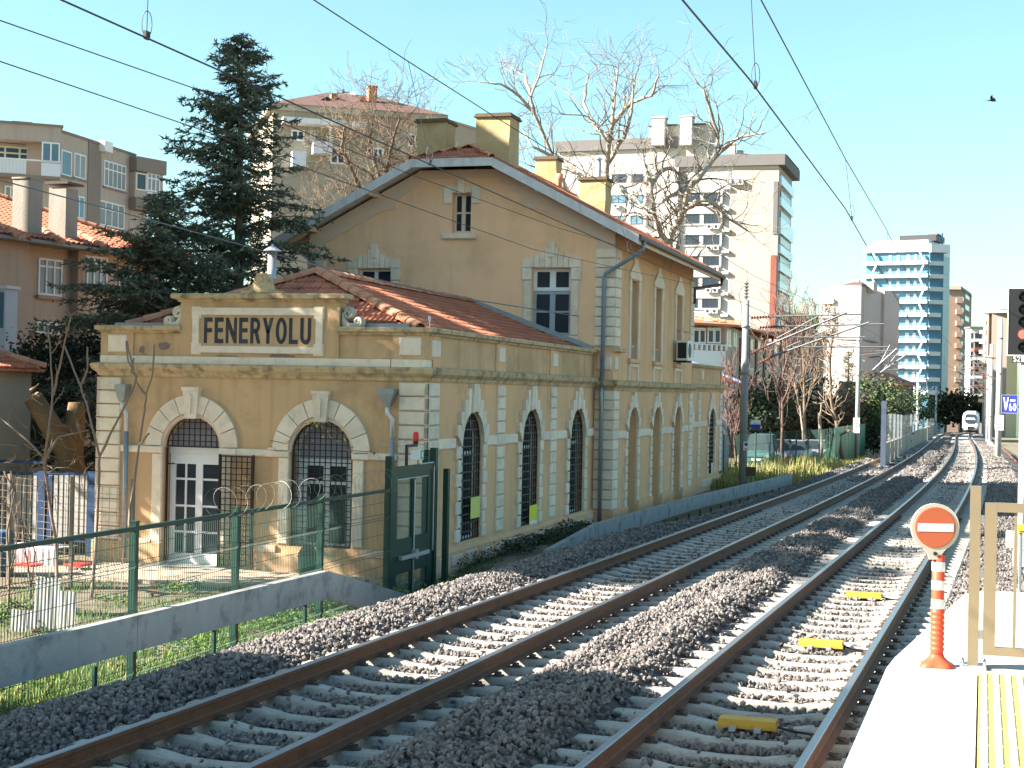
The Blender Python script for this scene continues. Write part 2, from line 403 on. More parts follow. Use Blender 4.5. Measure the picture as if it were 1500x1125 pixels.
def block(w, h, d, mat, ch=.022):
    """rusticated stone, width along x, height up z, front towards -y; shared between alike pieces"""
    k = (round(w, 2), round(h, 2), round(d, 3), mat.name)
    if k not in BLK:
        mb = MB(); a = w/2
        vs = [(-a, .03, 0), (a, .03, 0), (a, .03, h), (-a, .03, h), (-a, -d+ch, 0), (a, -d+ch, 0), (a, -d+ch, h), (-a, -d+ch, h),
              (-a+ch, -d, ch), (a-ch, -d, ch), (a-ch, -d, h-ch), (-a+ch, -d, h-ch)]
        mb.add(vs, [(0, 1, 5, 4), (1, 2, 6, 5), (2, 3, 7, 6), (3, 0, 4, 7), (4, 5, 9, 8), (5, 6, 10, 9), (6, 7, 11, 10), (7, 4, 8, 11), (8, 9, 10, 11)])
        BLK[k] = mb.mesh('stone', mat)
    return BLK[k]
def put(fr, name, u0, u1, z0, z1, d, mat=STO, o=0.):
    return link(name, block(u1-u0, z1-z0, d, mat), ST, fr.P((u0+u1)/2, z0, o), fr.rot())
def wall(fr, name, u0, u1, z0, z1, ops, mat, depth=.3, out=0., top=None, parent=ST):
    """a wall with openings (uc, half, zsill, zspring, arched); reveals go depth inwards"""
    mb = MB(); u = u0
    def q(a, b, c, d):
        mb.quad(fr.P(*a, out), fr.P(*b, out), fr.P(*c, out), fr.P(*d, out))
    def rev(pts):
        for a, b in zip(pts, pts[1:]): mb.quad(fr.P(*a, out), fr.P(*b, out), fr.P(*b, out-depth), fr.P(*a, out-depth))
    for uc, hw, zs, zp, arched in sorted(ops):
        q((u, z0), (uc-hw, z0), (uc-hw, z1), (u, z1))
        if zs > z0+.01: q((uc-hw, z0), (uc+hw, z0), (uc+hw, zs), (uc-hw, zs))
        if arched:
            N = 14; arc = [(uc-hw*math.cos(math.pi*i/N), zp+hw*arched*math.sin(math.pi*i/N)) for i in range(N+1)]
            for a, b in zip(arc, arc[1:]): q(a, b, (b[0], z1), (a[0], z1))
        else:
            arc = [(uc-hw, zp), (uc+hw, zp)]; q(arc[0], arc[1], (uc+hw, z1), (uc-hw, z1))
        rev([(uc-hw, zs)]+arc+[(uc+hw, zs), (uc-hw, zs)]); u = uc+hw
    q((u, z0), (u1, z0), (u1, z1), (u, z1))
    return mb.build(name, mat, parent)
def ring(mb, fr, uc, hw, zs, zp, arched, t, o0, o1, full=True):
    """frame of bar width t following an opening"""
    N = 16 if arched else 1
    def path(h, e):
        if arched: return [(uc-h, zs+e)]+[(uc-h*math.cos(math.pi*i/N), zp+(hw*arched-(hw-h))*math.sin(math.pi*i/N)) for i in range(N+1)]+[(uc+h, zs+e)]
        return [(uc-h, zs+e), (uc-h, zp-(hw-h)), (uc+h, zp-(hw-h)), (uc+h, zs+e)]
    A, B = path(hw, 0), path(hw-t, t if full else 0)
    prs = list(zip(range(len(A)-1), range(1, len(A))))
    if full: prs.append((len(A)-1, 0))
    for i, j in prs:
        mb.prism([fr.P(*A[i], o0), fr.P(*A[j], o0), fr.P(*B[j], o0), fr.P(*B[i], o0)], fr.n()*(o1-o0))
def pane_poly(fr, uc, hw, zs, zp, arched, o, name, mat, parent):
    N = 14
    pts = [(uc-hw, zs)]+([(uc-hw*math.cos(math.pi*i/N), zp+hw*arched*math.sin(math.pi*i/N)) for i in range(N+1)] if arched else [(uc-hw, zp), (uc+hw, zp)])+[(uc+hw, zs)]
    mb = MB(); mb.prism([fr.P(u, z, o) for u, z in pts], fr.n()*-.012); return mb.build(name, mat, parent)
def lattice(fr, uc, hw, z0, zp, arched, o, sp, name='grille', r=.009, parent=ST, hsp=None, knots=True, hr=None):
    mb = MB(); hsp = hsp or sp
    def ztop(u): return zp+(math.sqrt(max(0, hw*hw-(u-uc)**2))*arched if arched else 0)
    def hwid(z): return hw if z <= zp or not arched else math.sqrt(max(0, hw*hw-((z-zp)/arched)**2))
    nu = max(2, round(2*hw/sp)); us_ = [uc-hw+2*hw*i/nu for i in range(1, nu)]
    zt = zp+hw*(arched or 0); nz_ = max(2, round((zt-z0)/hsp)); zs_ = [z0+(zt-z0)*i/nz_ for i in range(1, nz_)]
    for u in us_: fr.box(mb, u-r, u+r, z0, ztop(u), o-r, o+r)
    rr = hr or r
    for z in zs_:
        h = hwid(z); fr.box(mb, uc-h, uc+h, z-rr, z+rr, o-r*.9, o+r*1.4)
        if knots:
            for u in us_:
                if ztop(u) > z+.02:
                    k = r*2.1; fr.poly(mb, [(u-k, z), (u, z-k), (u+k, z), (u, z+k)], o-r*1.5, o+r*2)
    ring(mb, fr, uc, hw, z0, zp, arched, .028, o-.012, o+.016)
    return mb.build(name, IRON, parent)

# ---- front annex walls
D1, D2 = (-15.90, .66, AB, 1.29, 1.0), (-12.94, .68, -.66, 1.27, 1.0)
wall(FA, 'front_wall', AX0, AX1, AB, 3.05, [D1, D2], PLA, .34)
SW = [(31.68, .73, -.63, 1.42, 1.0), (36.2, .78, -.66, 1.40, 1.0), (40.72, .80, -.68, 1.37, 1.0)]
wall(FS, 'side_wall', AY, MY, AB, 3.05, SW, PLA2, .24)
FL = Fr('l', AX0); wall(FL, 'left_wall', AY, MY, AB, 3.05, [], PLA)
# parapets
mb = MB()
FA.box(mb, AX0+.02, AX1-.02, 3.22, 3.72, -.30, -.02); FS.box(mb, AY+.3, MY-.005, 3.05, 3.71, -.30, -.03); FL.box(mb, AY+.3, MY-.005, 3.05, 3.71, -.3, -.02)
FA.box(mb, -16.22, -12.60, 3.22, 4.42, -.32, .03)
mb.build('parapet', PLA, ST)
mb = MB()                                             # piers of the parapet, slightly proud
FA.box(mb, AX0, -17.35, 3.218, 3.725, -.31, .02); mb.build('parapet_pier', PLA, ST)
mb = MB(); FA.box(mb, -11.42, AX1, 3.218, 3.725, -.31, .02); mb.build('parapet_pier', PLA, ST)
for y0 in (AY+.315, 33.42, 38.0): mb = MB(); FS.box(mb, y0, y0+(.75 if y0 > 30 else .45), 3.06, 3.715, -.29, .0); mb.build('parapet_pier', PLA2, ST)
for u0, u1 in ((-17.95, -17.5), (-11.27, -10.8)): put(FA, 'panel_block', u0, u1, 3.29, 3.66, .05)
for u0 in (29.12, 33.55, 38.15): put(FS, 'panel_block', u0, u0+.48, 3.27, 3.62, .03)
# cornice, stepped profile swept along front and right side
def cornice(name, prof, path, mat):
    """prof: (out, z) list; path: plan points with mitred corners, wall face on the left of travel"""
    mb = MB(); n = len(prof); k = len(path); vs = []
    for i, p in enumerate(path):
        p = Vector((*p, 0)); a = (p-Vector((*path[i-1], 0))).normalized() if i else None
        b = (Vector((*path[i+1], 0))-p).normalized() if i < k-1 else None
        na = Vector((a.y, -a.x, 0)) if a else None; nb = Vector((b.y, -b.x, 0)) if b else None
        if na and nb: nn = (na+nb); nn /= nn.dot(na)
        else: nn = na or nb
        for o, z in prof: vs.append(p+nn*o+Vector((0, 0, z)))
    mb.add(vs, [(i*n+j, (i+1)*n+j, (i+1)*n+(j+1) % n, i*n+(j+1) % n) for i in range(k-1) for j in range(n)]+[tuple(range(n)), tuple((k-1)*n+j for j in range(n))[::-1]])
    return mb.build(name, mat, ST)
path = [(AX0, MY-.01), (AX0, AY), (AX1, AY), (AX1, MY-.01)]
cornice('cornice', [(-.1, 2.78), (.04, 2.78), (.06, 2.85), (.15, 2.93), (.17, 3.03), (.13, 3.055), (-.1, 3.075)], path, COR)
cornice('parapet_coping', [(-.34, 3.70), (.03, 3.70), (.05, 3.745), (.11, 3.77), (.115, 3.845), (.09, 3.86), (-.36, 3.86)], [(AX0, MY-.01), (AX0, AY), (-16.2, AY)], COR)
cornice('parapet_coping', [(-.34, 3.70), (.03, 3.70), (.05, 3.745), (.11, 3.77), (.115, 3.845), (.09, 3.86), (-.36, 3.86)], [(-12.62, AY), (AX1, AY), (AX1, MY-.01)], COR)
mb = MB()                                             # white fascia blocks above the cornice
for u0, u1 in ((AX0+.02, -17.38), (-17.36, -14.0), (-13.99, -11.46), (-11.43, AX1-.02)): FA.box(mb, u0, u1, 3.06, 3.215, -.28, .045 if u1-u0 > 1 else .07)
mb.build('fascia_band', STO, ST)
# name panel
cornice('panel_cornice', [(-.36, 4.36), (.05, 4.36), (.07, 4.40), (.17, 4.44), (.175, 4.51), (.15, 4.535), (-.38, 4.55)], [(-16.22, AY+.3), (-16.22, AY), (-12.60, AY), (-12.60, AY+.3)], COR)
mb = MB()
for a in ((-15.92, -12.95, 4.09, 4.24), (-15.92, -12.95, 3.30, 3.44), (-15.92, -15.77, 3.442, 4.088), (-13.10, -12.95, 3.442, 4.088)): FA.box(mb, *a, .028, .075)
for u, z in ((-15.945, 4.02), (-15.945, 3.26), (-13.15, 4.02), (-13.15, 3.26)): FA.box(mb, u, u+.225, z, z+.245, .028, .06)
mb.build('name_panel_frame', STO, ST)
# letters, condensed heavy capitals
def letters(fr, text, u0, u1, z0, z1, o, t, name, mat, parent, layout=None, flip=1):
    mb = MB(); hh = z1-z0
    G = {'F': .78, 'E': .82, 'N': 1.02, 'R': .92, 'Y': .98, 'O': 1.0, 'L': .80, 'U': .96, 'V': 1., '6': .85, '0': .85, 'S': .85, '2': .85, '1': .5}
    gap = .24; tot = sum(G[c] for c in text)+gap*(len(text)-1); sx = (u1-u0)/tot; u = u0
    for c in text:
        wd = G[c]*sx; th = .26*sx*1.05; tv = .175*hh
        def R(a, b, c2, d): fr.box(mb, u+a, u+b, z0+c2*hh, z0+d*hh, o, o+t)
        def Pg(pts): fr.poly(mb, [(u+a, z0+b*hh) for a, b in pts], o, o+t)
        def arc(cx, cz, rx, rz, a0, a1, thx, thz, N=14):
            for i in range(N):
                p, q = math.radians(a0+(a1-a0)*i/N), math.radians(a0+(a1-a0)*(i+1)/N)
                Pg([(cx+rx*math.cos(p), cz+rz*math.sin(p)), (cx+rx*math.cos(q), cz+rz*math.sin(q)), (cx+(rx-thx)*math.cos(q), cz+(rz-thz)*math.sin(q)), (cx+(rx-thx)*math.cos(p), cz+(rz-thz)*math.sin(p))])
        tz_ = .165
        if c == 'F': R(0, th, 0, 1); R(th, wd, 1-tz_, 1); R(th, wd*.94, .42, .42+tz_)
        elif c == 'E': R(0, th, 0, 1); R(th, wd, 1-tz_, 1); R(th, wd*.94, .43, .43+tz_*.95); R(th, wd, 0, tz_)
        elif c == 'L': R(0, th, 0, 1); R(th, wd, 0, tz_)
        elif c == 'N': R(0, th*.88, 0, 1); R(wd-th*.88, wd, 0, 1); Pg([(th*.88, 1), (th*.88, .62), (wd-th*.88, 0), (wd-th*.88, .38)])
        elif c == 'R':
            R(0, th, 0, 1); R(th, wd*.55, 1-tz_*.9, 1); R(th, wd*.55, .42, .42+tz_*.9)
            arc(wd*.52, .71, wd*.45, .29, -90, 90, th*.95, tz_*.9); Pg([(wd*.42, .44), (wd*.74, .47), (wd*1.02, 0), (wd*.72, 0)])
        elif c == 'Y': Pg([(0, 1), (th*1.05, 1), (wd/2+th*.5, .40), (wd/2-th*.5, .40)][::1]); Pg([(wd-th*1.05, 1), (wd, 1), (wd/2+th*.5, .40), (wd/2-th*.5, .40)]); R(wd/2-th*.5, wd/2+th*.5, 0, .40)
        elif c in 'O0': arc(wd/2, .5, wd/2, .515, 0, 360, th, tz_*.95, 28)
        elif c == 'U': R(0, th, .3, 1); R(wd-th, wd, .3, 1); arc(wd/2, .3, wd/2, .315, 180, 360, th, tz_, 16)
        elif c == 'V': Pg([(0, 1), (th*.85, 1), (wd/2+th*.36, 0), (wd/2-th*.36, 0)]); Pg([(wd-th*.85, 1), (wd, 1), (wd/2+th*.36, 0), (wd/2-th*.36, 0)])
        elif c == '6': arc(wd/2, .31, wd/2, .32, 0, 360, th, tz_, 22); arc(wd*.62, .45, wd*.62, .56, 100, 185, th, tz_, 10)
        elif c == 'S': arc(wd/2, .73, wd/2, .275, 20, 270, th*.9, tz_*.9); arc(wd/2, .27, wd/2, .275, -160, 90, th*.9, tz_*.9)
        elif c == '2': arc(wd/2, .70, wd/2, .305, -20, 175, th*.9, tz_*.9); Pg([(0, .14), (th, .14), (wd*.98, .60), (wd*.72, .56)]); R(0, wd, 0, tz_)
        elif c == '1': R(wd*.45, wd*.45+th, 0, 1); Pg([(0, .72), (wd*.45, .86), (wd*.45, 1)])
        u += wd+gap*sx
    return mb.build(name, mat, parent)
INK = M('blue_black_lettering', (.028, .032, .045), .6, .25, 6, stain=((.10, .10, .11), .5, 3))
letters(FA, 'FENERYOLU', -15.66, -13.22, 3.50, 4.035, .031, .012, 'name_lettering', INK, ST)
# scrolls beside the panel and the broken finial
def scroll(cx, s):
    mb = MB()
    def spiral(c, r0, turns, a0, dr):
        N = int(14*turns); return [Vector((c[0]+s*(r0*(1-.8*i/N))*math.cos(a0+dr*2*math.pi*turns*i/N), AY+.10, c[1]+(r0*(1-.8*i/N))*math.sin(a0+dr*2*math.pi*turns*i/N))) for i in range(N+1)]
    path = [Vector((cx+s*x, AY+.10, z)) for x, z in ((-.06, 4.24), (.02, 4.10), (.02, 3.98), (-.02, 3.90), (-.14, 3.86), (-.28, 3.88))]
    for pts in (spiral((cx-s*.08, 4.14), .12, 1.6, math.pi*.2, 1), spiral((cx-s*.30, 3.97), .10, 1.6, -math.pi*.3, -1), path): mb.tube(pts, .035, 6)
    for pts in (spiral((cx-s*.08, 4.14), .12, 1.6, math.pi*.2, 1), spiral((cx-s*.30, 3.97), .10, 1.6, -math.pi*.3, -1)): mb.tube([p+Vector((0, .09, 0)) for p in pts], .05, 6)
    mb.prism([(cx+s*.03, AY+.04, 3.865), (cx-s*.36, AY+.04, 3.865), (cx-s*.30, AY+.04, 3.94), (cx-s*.1, AY+.04, 3.95), (cx+s*.0, AY+.04, 4.08), (cx+s*.03, AY+.04, 4.2)], (0, .12, 0))
    mb.build('scroll_ornament', GRY if s < 0 else STO, ST, smooth=True)
scroll(-16.28, 1); scroll(-12.54, -1)
mb = MB()
for i in range(9):
    z = 4.55+.05*i; hw = .36-.024*i+random.uniform(-.02, .02)
    mb.add([(-14.33+(hw*math.cos(t)*(1.0 if math.cos(t) < 0 else .75)), AY+.05-.15*math.sin(t)+random.uniform(-.01, .01), z+random.uniform(-.01, .01)) for t in [2*math.pi*j/12 for j in range(12)]], [])
b = len(mb.v)
for i in range(8):
    for j in range(12): mb.f.append((i*12+j, i*12+(j+1) % 12, (i+1)*12+(j+1) % 12, (i+1)*12+j)); mb.m.append(0)
mb.f.append(tuple(8*12+j for j in range(12))); mb.m.append(0)
mb.box(-14.82, -13.95, AY-.06, AY+.2, 4.545, 4.60)
mb.build('broken_finial', COR, ST)
PATCH = M('bare_pinkish_render', (.24, .17, .145), .95, .3, 9, .7, 25)
# worn patches of bare plaster on the front
for (px, py, a, b2) in ((240, 507, .16, .10), (330, 524, .38, .055), (413, 522, .3, .05), (207, 512, .08, .08)):
    c = at(px, py, y=AY); pts = []; mb = MB()
    for k in range(14):
        t = 2*math.pi*k/14; r = random.uniform(.75, 1.1); pts.append((c.x+a*r*math.cos(t), c.z+b2*r*math.sin(t)))
    FA.poly(mb, pts, -.021 if px < 260 and px > 220 or px < 215 else .02, -.015 if px < 260 else .034)
    mb.build('bare_plaster_patch', PATCH, ST)
# corner stones
def quoins(fr, u0, u1, z0, z1, n, d, gap=.022, alt=0., side=1, name='quoin_block'):
    h = (z1-z0)/n
    for i in range(n):
        a = alt if i % 2 else 0
        put(fr, name, u0-(a if side < 0 else 0), u1+(a if side > 0 else 0), z0+i*h+gap/2, z0+(i+1)*h-gap/2, d)
quoins(FA, AX0-.06, -17.60, -.72, 2.76, 12, .06); quoins(FA, -11.26, AX1+.06, -.72, 2.76, 12, .06)
quoins(FS, AY-.06, AY+.62, -.72, 2.76, 12, .06)
quoins(Fr('l', AX0), AY-.06, AY+.5, -.72, 2.76, 12, .06)
for u0 in (33.50, 38.02): quoins(FS, u0, u0+.56, -.62, 2.76, 12, .05)
# strings
for u0, u1 in ((-17.58, -16.96), (-14.84, -13.97), (-11.90, -11.28)): put(FA, 'string_course', u0, u1, 1.165, 1.31, .07)
put(FA, 'string_course', -14.12, -13.96, 1.31, 1.36, .10)
for u0, u1 in ((AY+.63, 30.62), (32.72, 33.48), (34.08, 35.1), (37.28, 38.0), (38.6, 39.62), (41.82, MY-.02)): put(FS, 'string_course', u0, u1, 1.385, 1.605, .05)
# front arches: jambs, voussoirs, keystone
for uc, hw, zs, zp, _ in (D1, D2):
    for s in (-1, 1):
        u = uc+s*(hw+.15); put(FA, 'jamb_stone', u-.12, u+.12, AB+.02 if zs < -1 else -.62, 1.16, .045)
        put(FA, 'impost_stone', uc+s*(hw+.21)-.2, uc+s*(hw+.21)+.2, 1.165, zp+.02, .085)
    for i in range(8):
        a0, a1 = math.pi*(i/8)+.01, math.pi*((i+1)/8)-.01
        if i in (3, 4):
            a0, a1 = (math.pi*3/8+.01, math.pi/2-.17) if i == 3 else (math.pi/2+.17, math.pi*5/8-.01)
        mb = MB(); N = 3
        A = [(uc+1.08*math.cos(a0+(a1-a0)*k/N), zp+.03+1.08*math.sin(a0+(a1-a0)*k/N)) for k in range(N+1)]
        B = [(uc+(hw+.05)*math.cos(a0+(a1-a0)*k/N), zp+.03+(hw+.05)*math.sin(a0+(a1-a0)*k/N)) for k in range(N+1)]
        for k in range(N): mb.prism([FA.P(*A[k], 0), FA.P(*A[k+1], 0), FA.P(*B[k+1], 0), FA.P(*B[k], 0)], FA.n()*.07)
        mb.build('voussoir', STO, ST)
    mb = MB(); FA.poly(mb, [(uc-.13, zp+hw-.04), (uc+.13, zp+hw-.04), (uc+.19, zp+1.27), (uc-.19, zp+1.27)], 0, .13)
    FA.poly(mb, [(uc-.05, zp+hw+.1), (uc+.02, zp+hw+.06), (uc+.03, zp+1.1), (uc-.04, zp+1.15)], .13, .17); FA.box(mb, uc-.205, uc+.205, zp+1.2, zp+1.28, 0, .15)
    mb.build('keystone', STO, ST)
    mb = MB(); ring(mb, FA, uc, hw+.07, zp, zp, 1., .075, -.3, .03, False); mb.build('arch_moulding', STO2, ST)
# under-window bands and plinth of the front
mb = MB()
FA.box(mb, -17.58, -16.82, -.80, -.655, 0, .06); FA.box(mb, -14.94, -13.92, -.80, -.655, 0, .06); FA.box(mb, -12.06, -11.28, -.80, -.655, 0, .06)
mb.build('sill_band', STO2, ST)
mb = MB(); FA.box(mb, AX0-.1, -16.58, AB, -.74, -.2, .085); FA.box(mb, -15.22, -10.6, AB, -.81, -.2, .05); mb.build('plinth', PLA, ST)
# front door with open iron leaf, arched fanlight grille
dr = MB(); uc, hw, zs, zp, _ = D1
for a in ((uc-hw, uc+hw, 1.16, 1.29), (uc-hw+.02, uc-hw+.15, -1.18, 1.16), (uc+hw-.15, uc+hw-.02, -1.18, 1.16), (uc-.03, uc+.13, -.95, .94), (uc-hw+.15, uc+hw-.15, .94, 1.157), (uc-hw+.15, uc+hw-.15, -1.178, -.95)):
    FA.box(dr, *a, -.30, -.24)
door = dr.build('door', WFR, ST)
mb = MB()
for a, b2 in ((uc-hw+.15, uc-.03), (uc+.13, uc+hw-.15)):
    mid = (a+b2)/2
    for z in (.62, .05, -.5): FA.box(mb, a, b2, z-.022, z+.022, -.285, -.25)
    if b2 < uc: FA.box(mb, mid-.022, mid+.022, -.95, .94, -.283, -.252)
mb.build('glazing_bar', WFR, door)
mb = MB(); FA.box(mb, uc-hw+.1, uc+hw-.1, -1.0, 1.0, -.30, -.275); mb.build('pane', GLA, door)
pane_poly(FA, uc, hw, 1.3, 1.31, 1.0, -.3, 'fanlight_pane', M('pale_curtain_glass', (.30, .29, .33), .25, .1, 4), ST)
lattice(FA, uc, hw-.01, 1.30, 1.31, 1.0, -.10, .125)
mb = MB(); FA.box(mb, uc-hw+.02, uc-hw+.05, AB+.05, 1.29, -.1, -.06); FA.box(mb, uc-hw+.05, uc-hw+.2, .93, .955, -.12, -.07); mb.build('grille_post', IRON, ST)
lattice(FA, -14.80, .37, -1.13, 1.165, 0, .12, .125, 'iron_grille_leaf')
mb = MB()
for u in (-15.20, -14.43): FA.box(mb, u, u+.035, -1.16, 1.19, .10, .15)
mb.build('grille_leaf_stile', IRON, ST)
mb = MB(); FA.box(mb, uc-.95, uc+.95, AB-.02, AB+.08, -.2, .42); mb.build('door_step', BARR, ST)
# front window
uc, hw, zs, zp, _ = D2
mb = MB(); ring(mb, FA, uc, hw, zs, zp, 1., .07, -.33, -.27)
for a in ((uc-hw+.07, uc+hw-.07, 1.0, 1.14), (uc-.07, uc+.07, zs+.07, 1.0), (uc-hw+.2, uc-.07, .62, .68), (uc+.07, uc+hw-.2, .62, .68)): FA.box(mb, *a, -.325, -.275)
for s in (-1, 1): FA.box(mb, uc+s*(hw-.15)-.09, uc+s*(hw-.15)+.09, zs+.07, 1.0, -.322, -.272)
wn = mb.build('window', WFR, ST); pane_poly(FA, uc, hw-.02, zs, zp, 1., -.31, 'pane', GLA, wn); pane_poly(FA, uc, hw-.06, 1.14, zp, 1., -.285, 'fanlight_panel', bpy.data.materials['pale_curtain_glass'], wn)
lattice(FA, uc, hw-.01, zs+.02, zp, 1.0, -.06, .125)
# side windows: stepped stone surround, iron grille, dark glazing
for uc, hw, zs, zp, _ in SW:
    n = 7; h = (zp+.02-zs)/n
    for s in (-1, 1):
        for i in range(n):
            wd = .20 if i % 2 else .30
            a, b2 = uc+s*(hw+.01), uc+s*(hw+.01+wd)
            put(FS, 'jamb_stone', min(a, b2), max(a, b2), zs+i*h+.012, zs+(i+1)*h-.012, .07)
    tops = [2.76, 2.66, 2.42, 2.16, 1.88]; outs = [0, .17, .40, .64, .88, 1.08]
    for s in (-1, 1):
        for k in range(5):
            a0, a1 = math.pi/2-k*math.pi/10, math.pi/2-(k+1)*math.pi/10; r = hw+.015
            p0, p1 = (r*math.cos(a0), zp+r*math.sin(a0)), (r*math.cos(a1), zp+r*math.sin(a1))
            o0, o1 = outs[k]+.012, outs[k+1]-.012
            mb = MB(); pts = [p0, p1, (o1, max(p1[1]+.05, tops[k]-.22 if k else tops[k])), (o1, tops[k]), (o0, tops[k])]
            if k == 0: pts = [(.012, p0[1]), p1, (o1, tops[0]), (o0, tops[0])]
            pts = [(uc+s*u, z) for u, z in pts]; FS.poly(mb, pts, 0, .085 if k else .13); mb.build('voussoir', STO, ST)
    mb = MB(); ring(mb, FS, uc, hw, zs, zp, 1., .06, -.23, -.17); FS.box(mb, uc-.03, uc+.03, zs, zp+hw-.05, -.225, -.175); FS.box(mb, uc-hw, uc+hw, 1.2, 1.28, -.222, -.172)
    wn = mb.build('window', WFR, ST); pane_poly(FS, uc, hw-.02, zs, zp, 1., -.2, 'pane', GLA, wn)
    lattice(FS, uc, hw-.015, zs+.01, zp, 1.0, -.03, .19, 'grille', .011, ST, .185, False, .017)
# side plinth with patched stones
mb = MB(); FS.box(mb, AY-.08, MY-.01, AB-.3, -.775, -.1, .10); mb.add([FS.P(AY-.08, -.775, .10), FS.P(MY-.01, -.775, .10), FS.P(MY-.01, -.70, 0), FS.P(AY-.08, -.70, 0)], [(0, 1, 2, 3)])
mb.build('plinth', PLA2, ST)
u = 29.5
while u < 42.2:
    w_ = random.uniform(.55, .95); put(FS, 'plinth_stone', u, u+w_, -1.18+random.uniform(0, .05), -.82-random.uniform(0, .06), .02, STO2, .10); u += w_+random.uniform(.15, .5)
# ---- main block
ridge_z, RX, SL = 9.92, -14.87, .522
def roofz(x): return ridge_z-.10-SL*abs(x-RX)
mb = MB()
zl, zr = roofz(MX0), roofz(MX1)
gp = [(MX0, AB), (MX1, AB), (MX1, zr-.1), (-13.6, roofz(-13.6)-.1), (-16.2, roofz(-16.2)-.1), (MX0, zl-.1)]
W1, W2, W3 = (-17.53, .53, 4.25, 6.2), (-12.02, .58, 4.25, 6.2), (-14.80, .29, 7.25, 8.42)
def gq(u0, u1, z0, z1): mb.quad(FM.P(u0, z0), FM.P(u1, z0), FM.P(u1, z1), FM.P(u0, z1))
def gtop(u0, u1, z0): mb.add([FM.P(u0, z0), FM.P(u1, z0), FM.P(u1, min(roofz(u1)-.1, 8.95)), FM.P(u0, min(roofz(u0)-.1, 8.95))], [(0, 1, 2, 3)])
cuts = [MX0, W1[0]-W1[1], W1[0]+W1[1], -16.55, W3[0]-W3[1], W3[0]+W3[1], -13.18, W2[0]-W2[1], W2[0]+W2[1], MX1]
for a, b2 in zip(cuts, cuts[1:]):
    c = (a+b2)/2; op = [w_ for w_ in (W1, W2, W3) if abs(c-w_[0]) < w_[1]]
    if op: gq(a, b2, AB, op[0][2]); gtop(a, b2, op[0][3])
    else: gtop(a, b2, AB)
for uc, hw, z0, z1 in (W1, W2, W3):
    for a, b2 in (((uc-hw, z0), (uc-hw, z1)), ((uc-hw, z1), (uc+hw, z1)), ((uc+hw, z1), (uc+hw, z0)), ((uc+hw, z0), (uc-hw, z0))):
        mb.quad(FM.P(*a), FM.P(*b2), FM.P(*b2, -.28), FM.P(*a, -.28))
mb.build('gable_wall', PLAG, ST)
# windows of the gable
def gwin(uc, hw, z0, z1, fm, split, parent=ST):
    mb = MB(); ring(mb, FM, uc, hw, z0, z1, 0, .07, -.26, -.19)
    FM.box(mb, uc-.06, uc+.06, z0+.07, z1-.07, -.255, -.185)
    for z, t in split: FM.box(mb, uc-hw+.07, uc-.06, z-t, z+t, -.25, -.195); FM.box(mb, uc+.06, uc+hw-.07, z-t, z+t, -.25, -.195)
    wn = mb.build('window', fm, parent); mb = MB(); FM.box(mb, uc-hw+.02, uc+hw-.02, z0+.02, z1-.02, -.24, -.225); mb.build('pane', GLA, wn)
gwin(*W1, WFR, [(5.62, .07), (4.9, .025)]); gwin(W3[0], W3[1], W3[2], W3[3], STO2, [(7.85, .025)])
uc, hw, z0, z1 = W2                                   # upper lights white, lower casements grey-blue
mb = MB(); ring(mb, FM, uc, hw, 5.55, z1, 0, .1, -.26, -.18); FM.box(mb, uc-.09, uc+.09, 5.65, z1-.1, -.255, -.175); wn = mb.build('window', WFR, ST)
mb = MB(); FM.box(mb, uc-hw+.02, uc+hw-.02, 5.6, z1-.05, -.24, -.225); mb.build('pane', GLA, wn)
mb = MB(); ring(mb, FM, uc, hw, z0, 5.54, 0, .09, -.26, -.19); FM.box(mb, uc-.08, uc+.08, z0+.09, 5.45, -.255, -.185)
FM.box(mb, uc-hw+.09, uc-.08, 4.92, 4.97, -.25, -.195); FM.box(mb, uc+.08, uc+hw-.09, 4.92, 4.97, -.25, -.195); wn = mb.build('window', GFR, ST)
mb = MB(); FM.box(mb, uc-hw+.02, uc+hw-.02, z0+.02, 5.5, -.24, -.225); mb.build('pane', GLA, wn)
# stone surrounds with stepped heads
for uc, hw in ((W1[0], W1[1]), (W2[0], W2[1])):
    for s in (-1, 1):
        a = uc+s*(hw+.01); b2 = uc+s*(hw+.25); put(FM, 'jamb_stone', min(a, b2), max(a, b2), 4.26, 5.83, .045)
        b2 = uc+s*(hw+.31); put(FM, 'jamb_stone', min(a, b2), max(a, b2), 5.85, 6.21, .055)
    put(FM, 'window_sill', uc-hw-.3, uc+hw+.3, 4.08, 4.23, .10, STO2)
    xs = [-hw-.31, -.52, -.36, -.19, 0, .19, .36, .52, hw+.31]; tps = [6.50, 6.57, 6.64, 6.80, 6.80, 6.64, 6.57, 6.50]
    for k in range(8):
        mb = MB(); FM.poly(mb, [(uc+xs[k]+.006, 6.22), (uc+xs[k+1]-.006, 6.22), (uc+xs[k+1]-.006, tps[k]), (uc+xs[k]+.006, tps[k]-.02)], 0, .055); mb.build('lintel_stone', STO, ST)
    put(FM, 'keystone', uc-.11, uc+.11, 6.5, 6.93, .085)
uc = W3[0]
for s in (-1, 1):
    a, b2 = uc+s*(W3[1]+.01), uc+s*(W3[1]+.28); put(FM, 'lintel_stone', min(a, b2), max(a, b2), 8.1, 8.62, .05)
    mb = MB(); FM.poly(mb, [(uc+s*.10, 8.43), (uc+s*.29, 8.43), (uc+s*.32, 8.62), (uc+s*.10, 8.62)], 0, .05); mb.build('lintel_stone', STO, ST)
mb = MB(); FM.poly(mb, [(uc-.09, 8.40), (uc+.09, 8.40), (uc+.115, 8.78), (uc-.115, 8.78)], 0, .09); mb.build('keystone', STO, ST)
put(FM, 'window_sill', uc-.58, uc+.48, 7.06, 7.22, .11, STO)
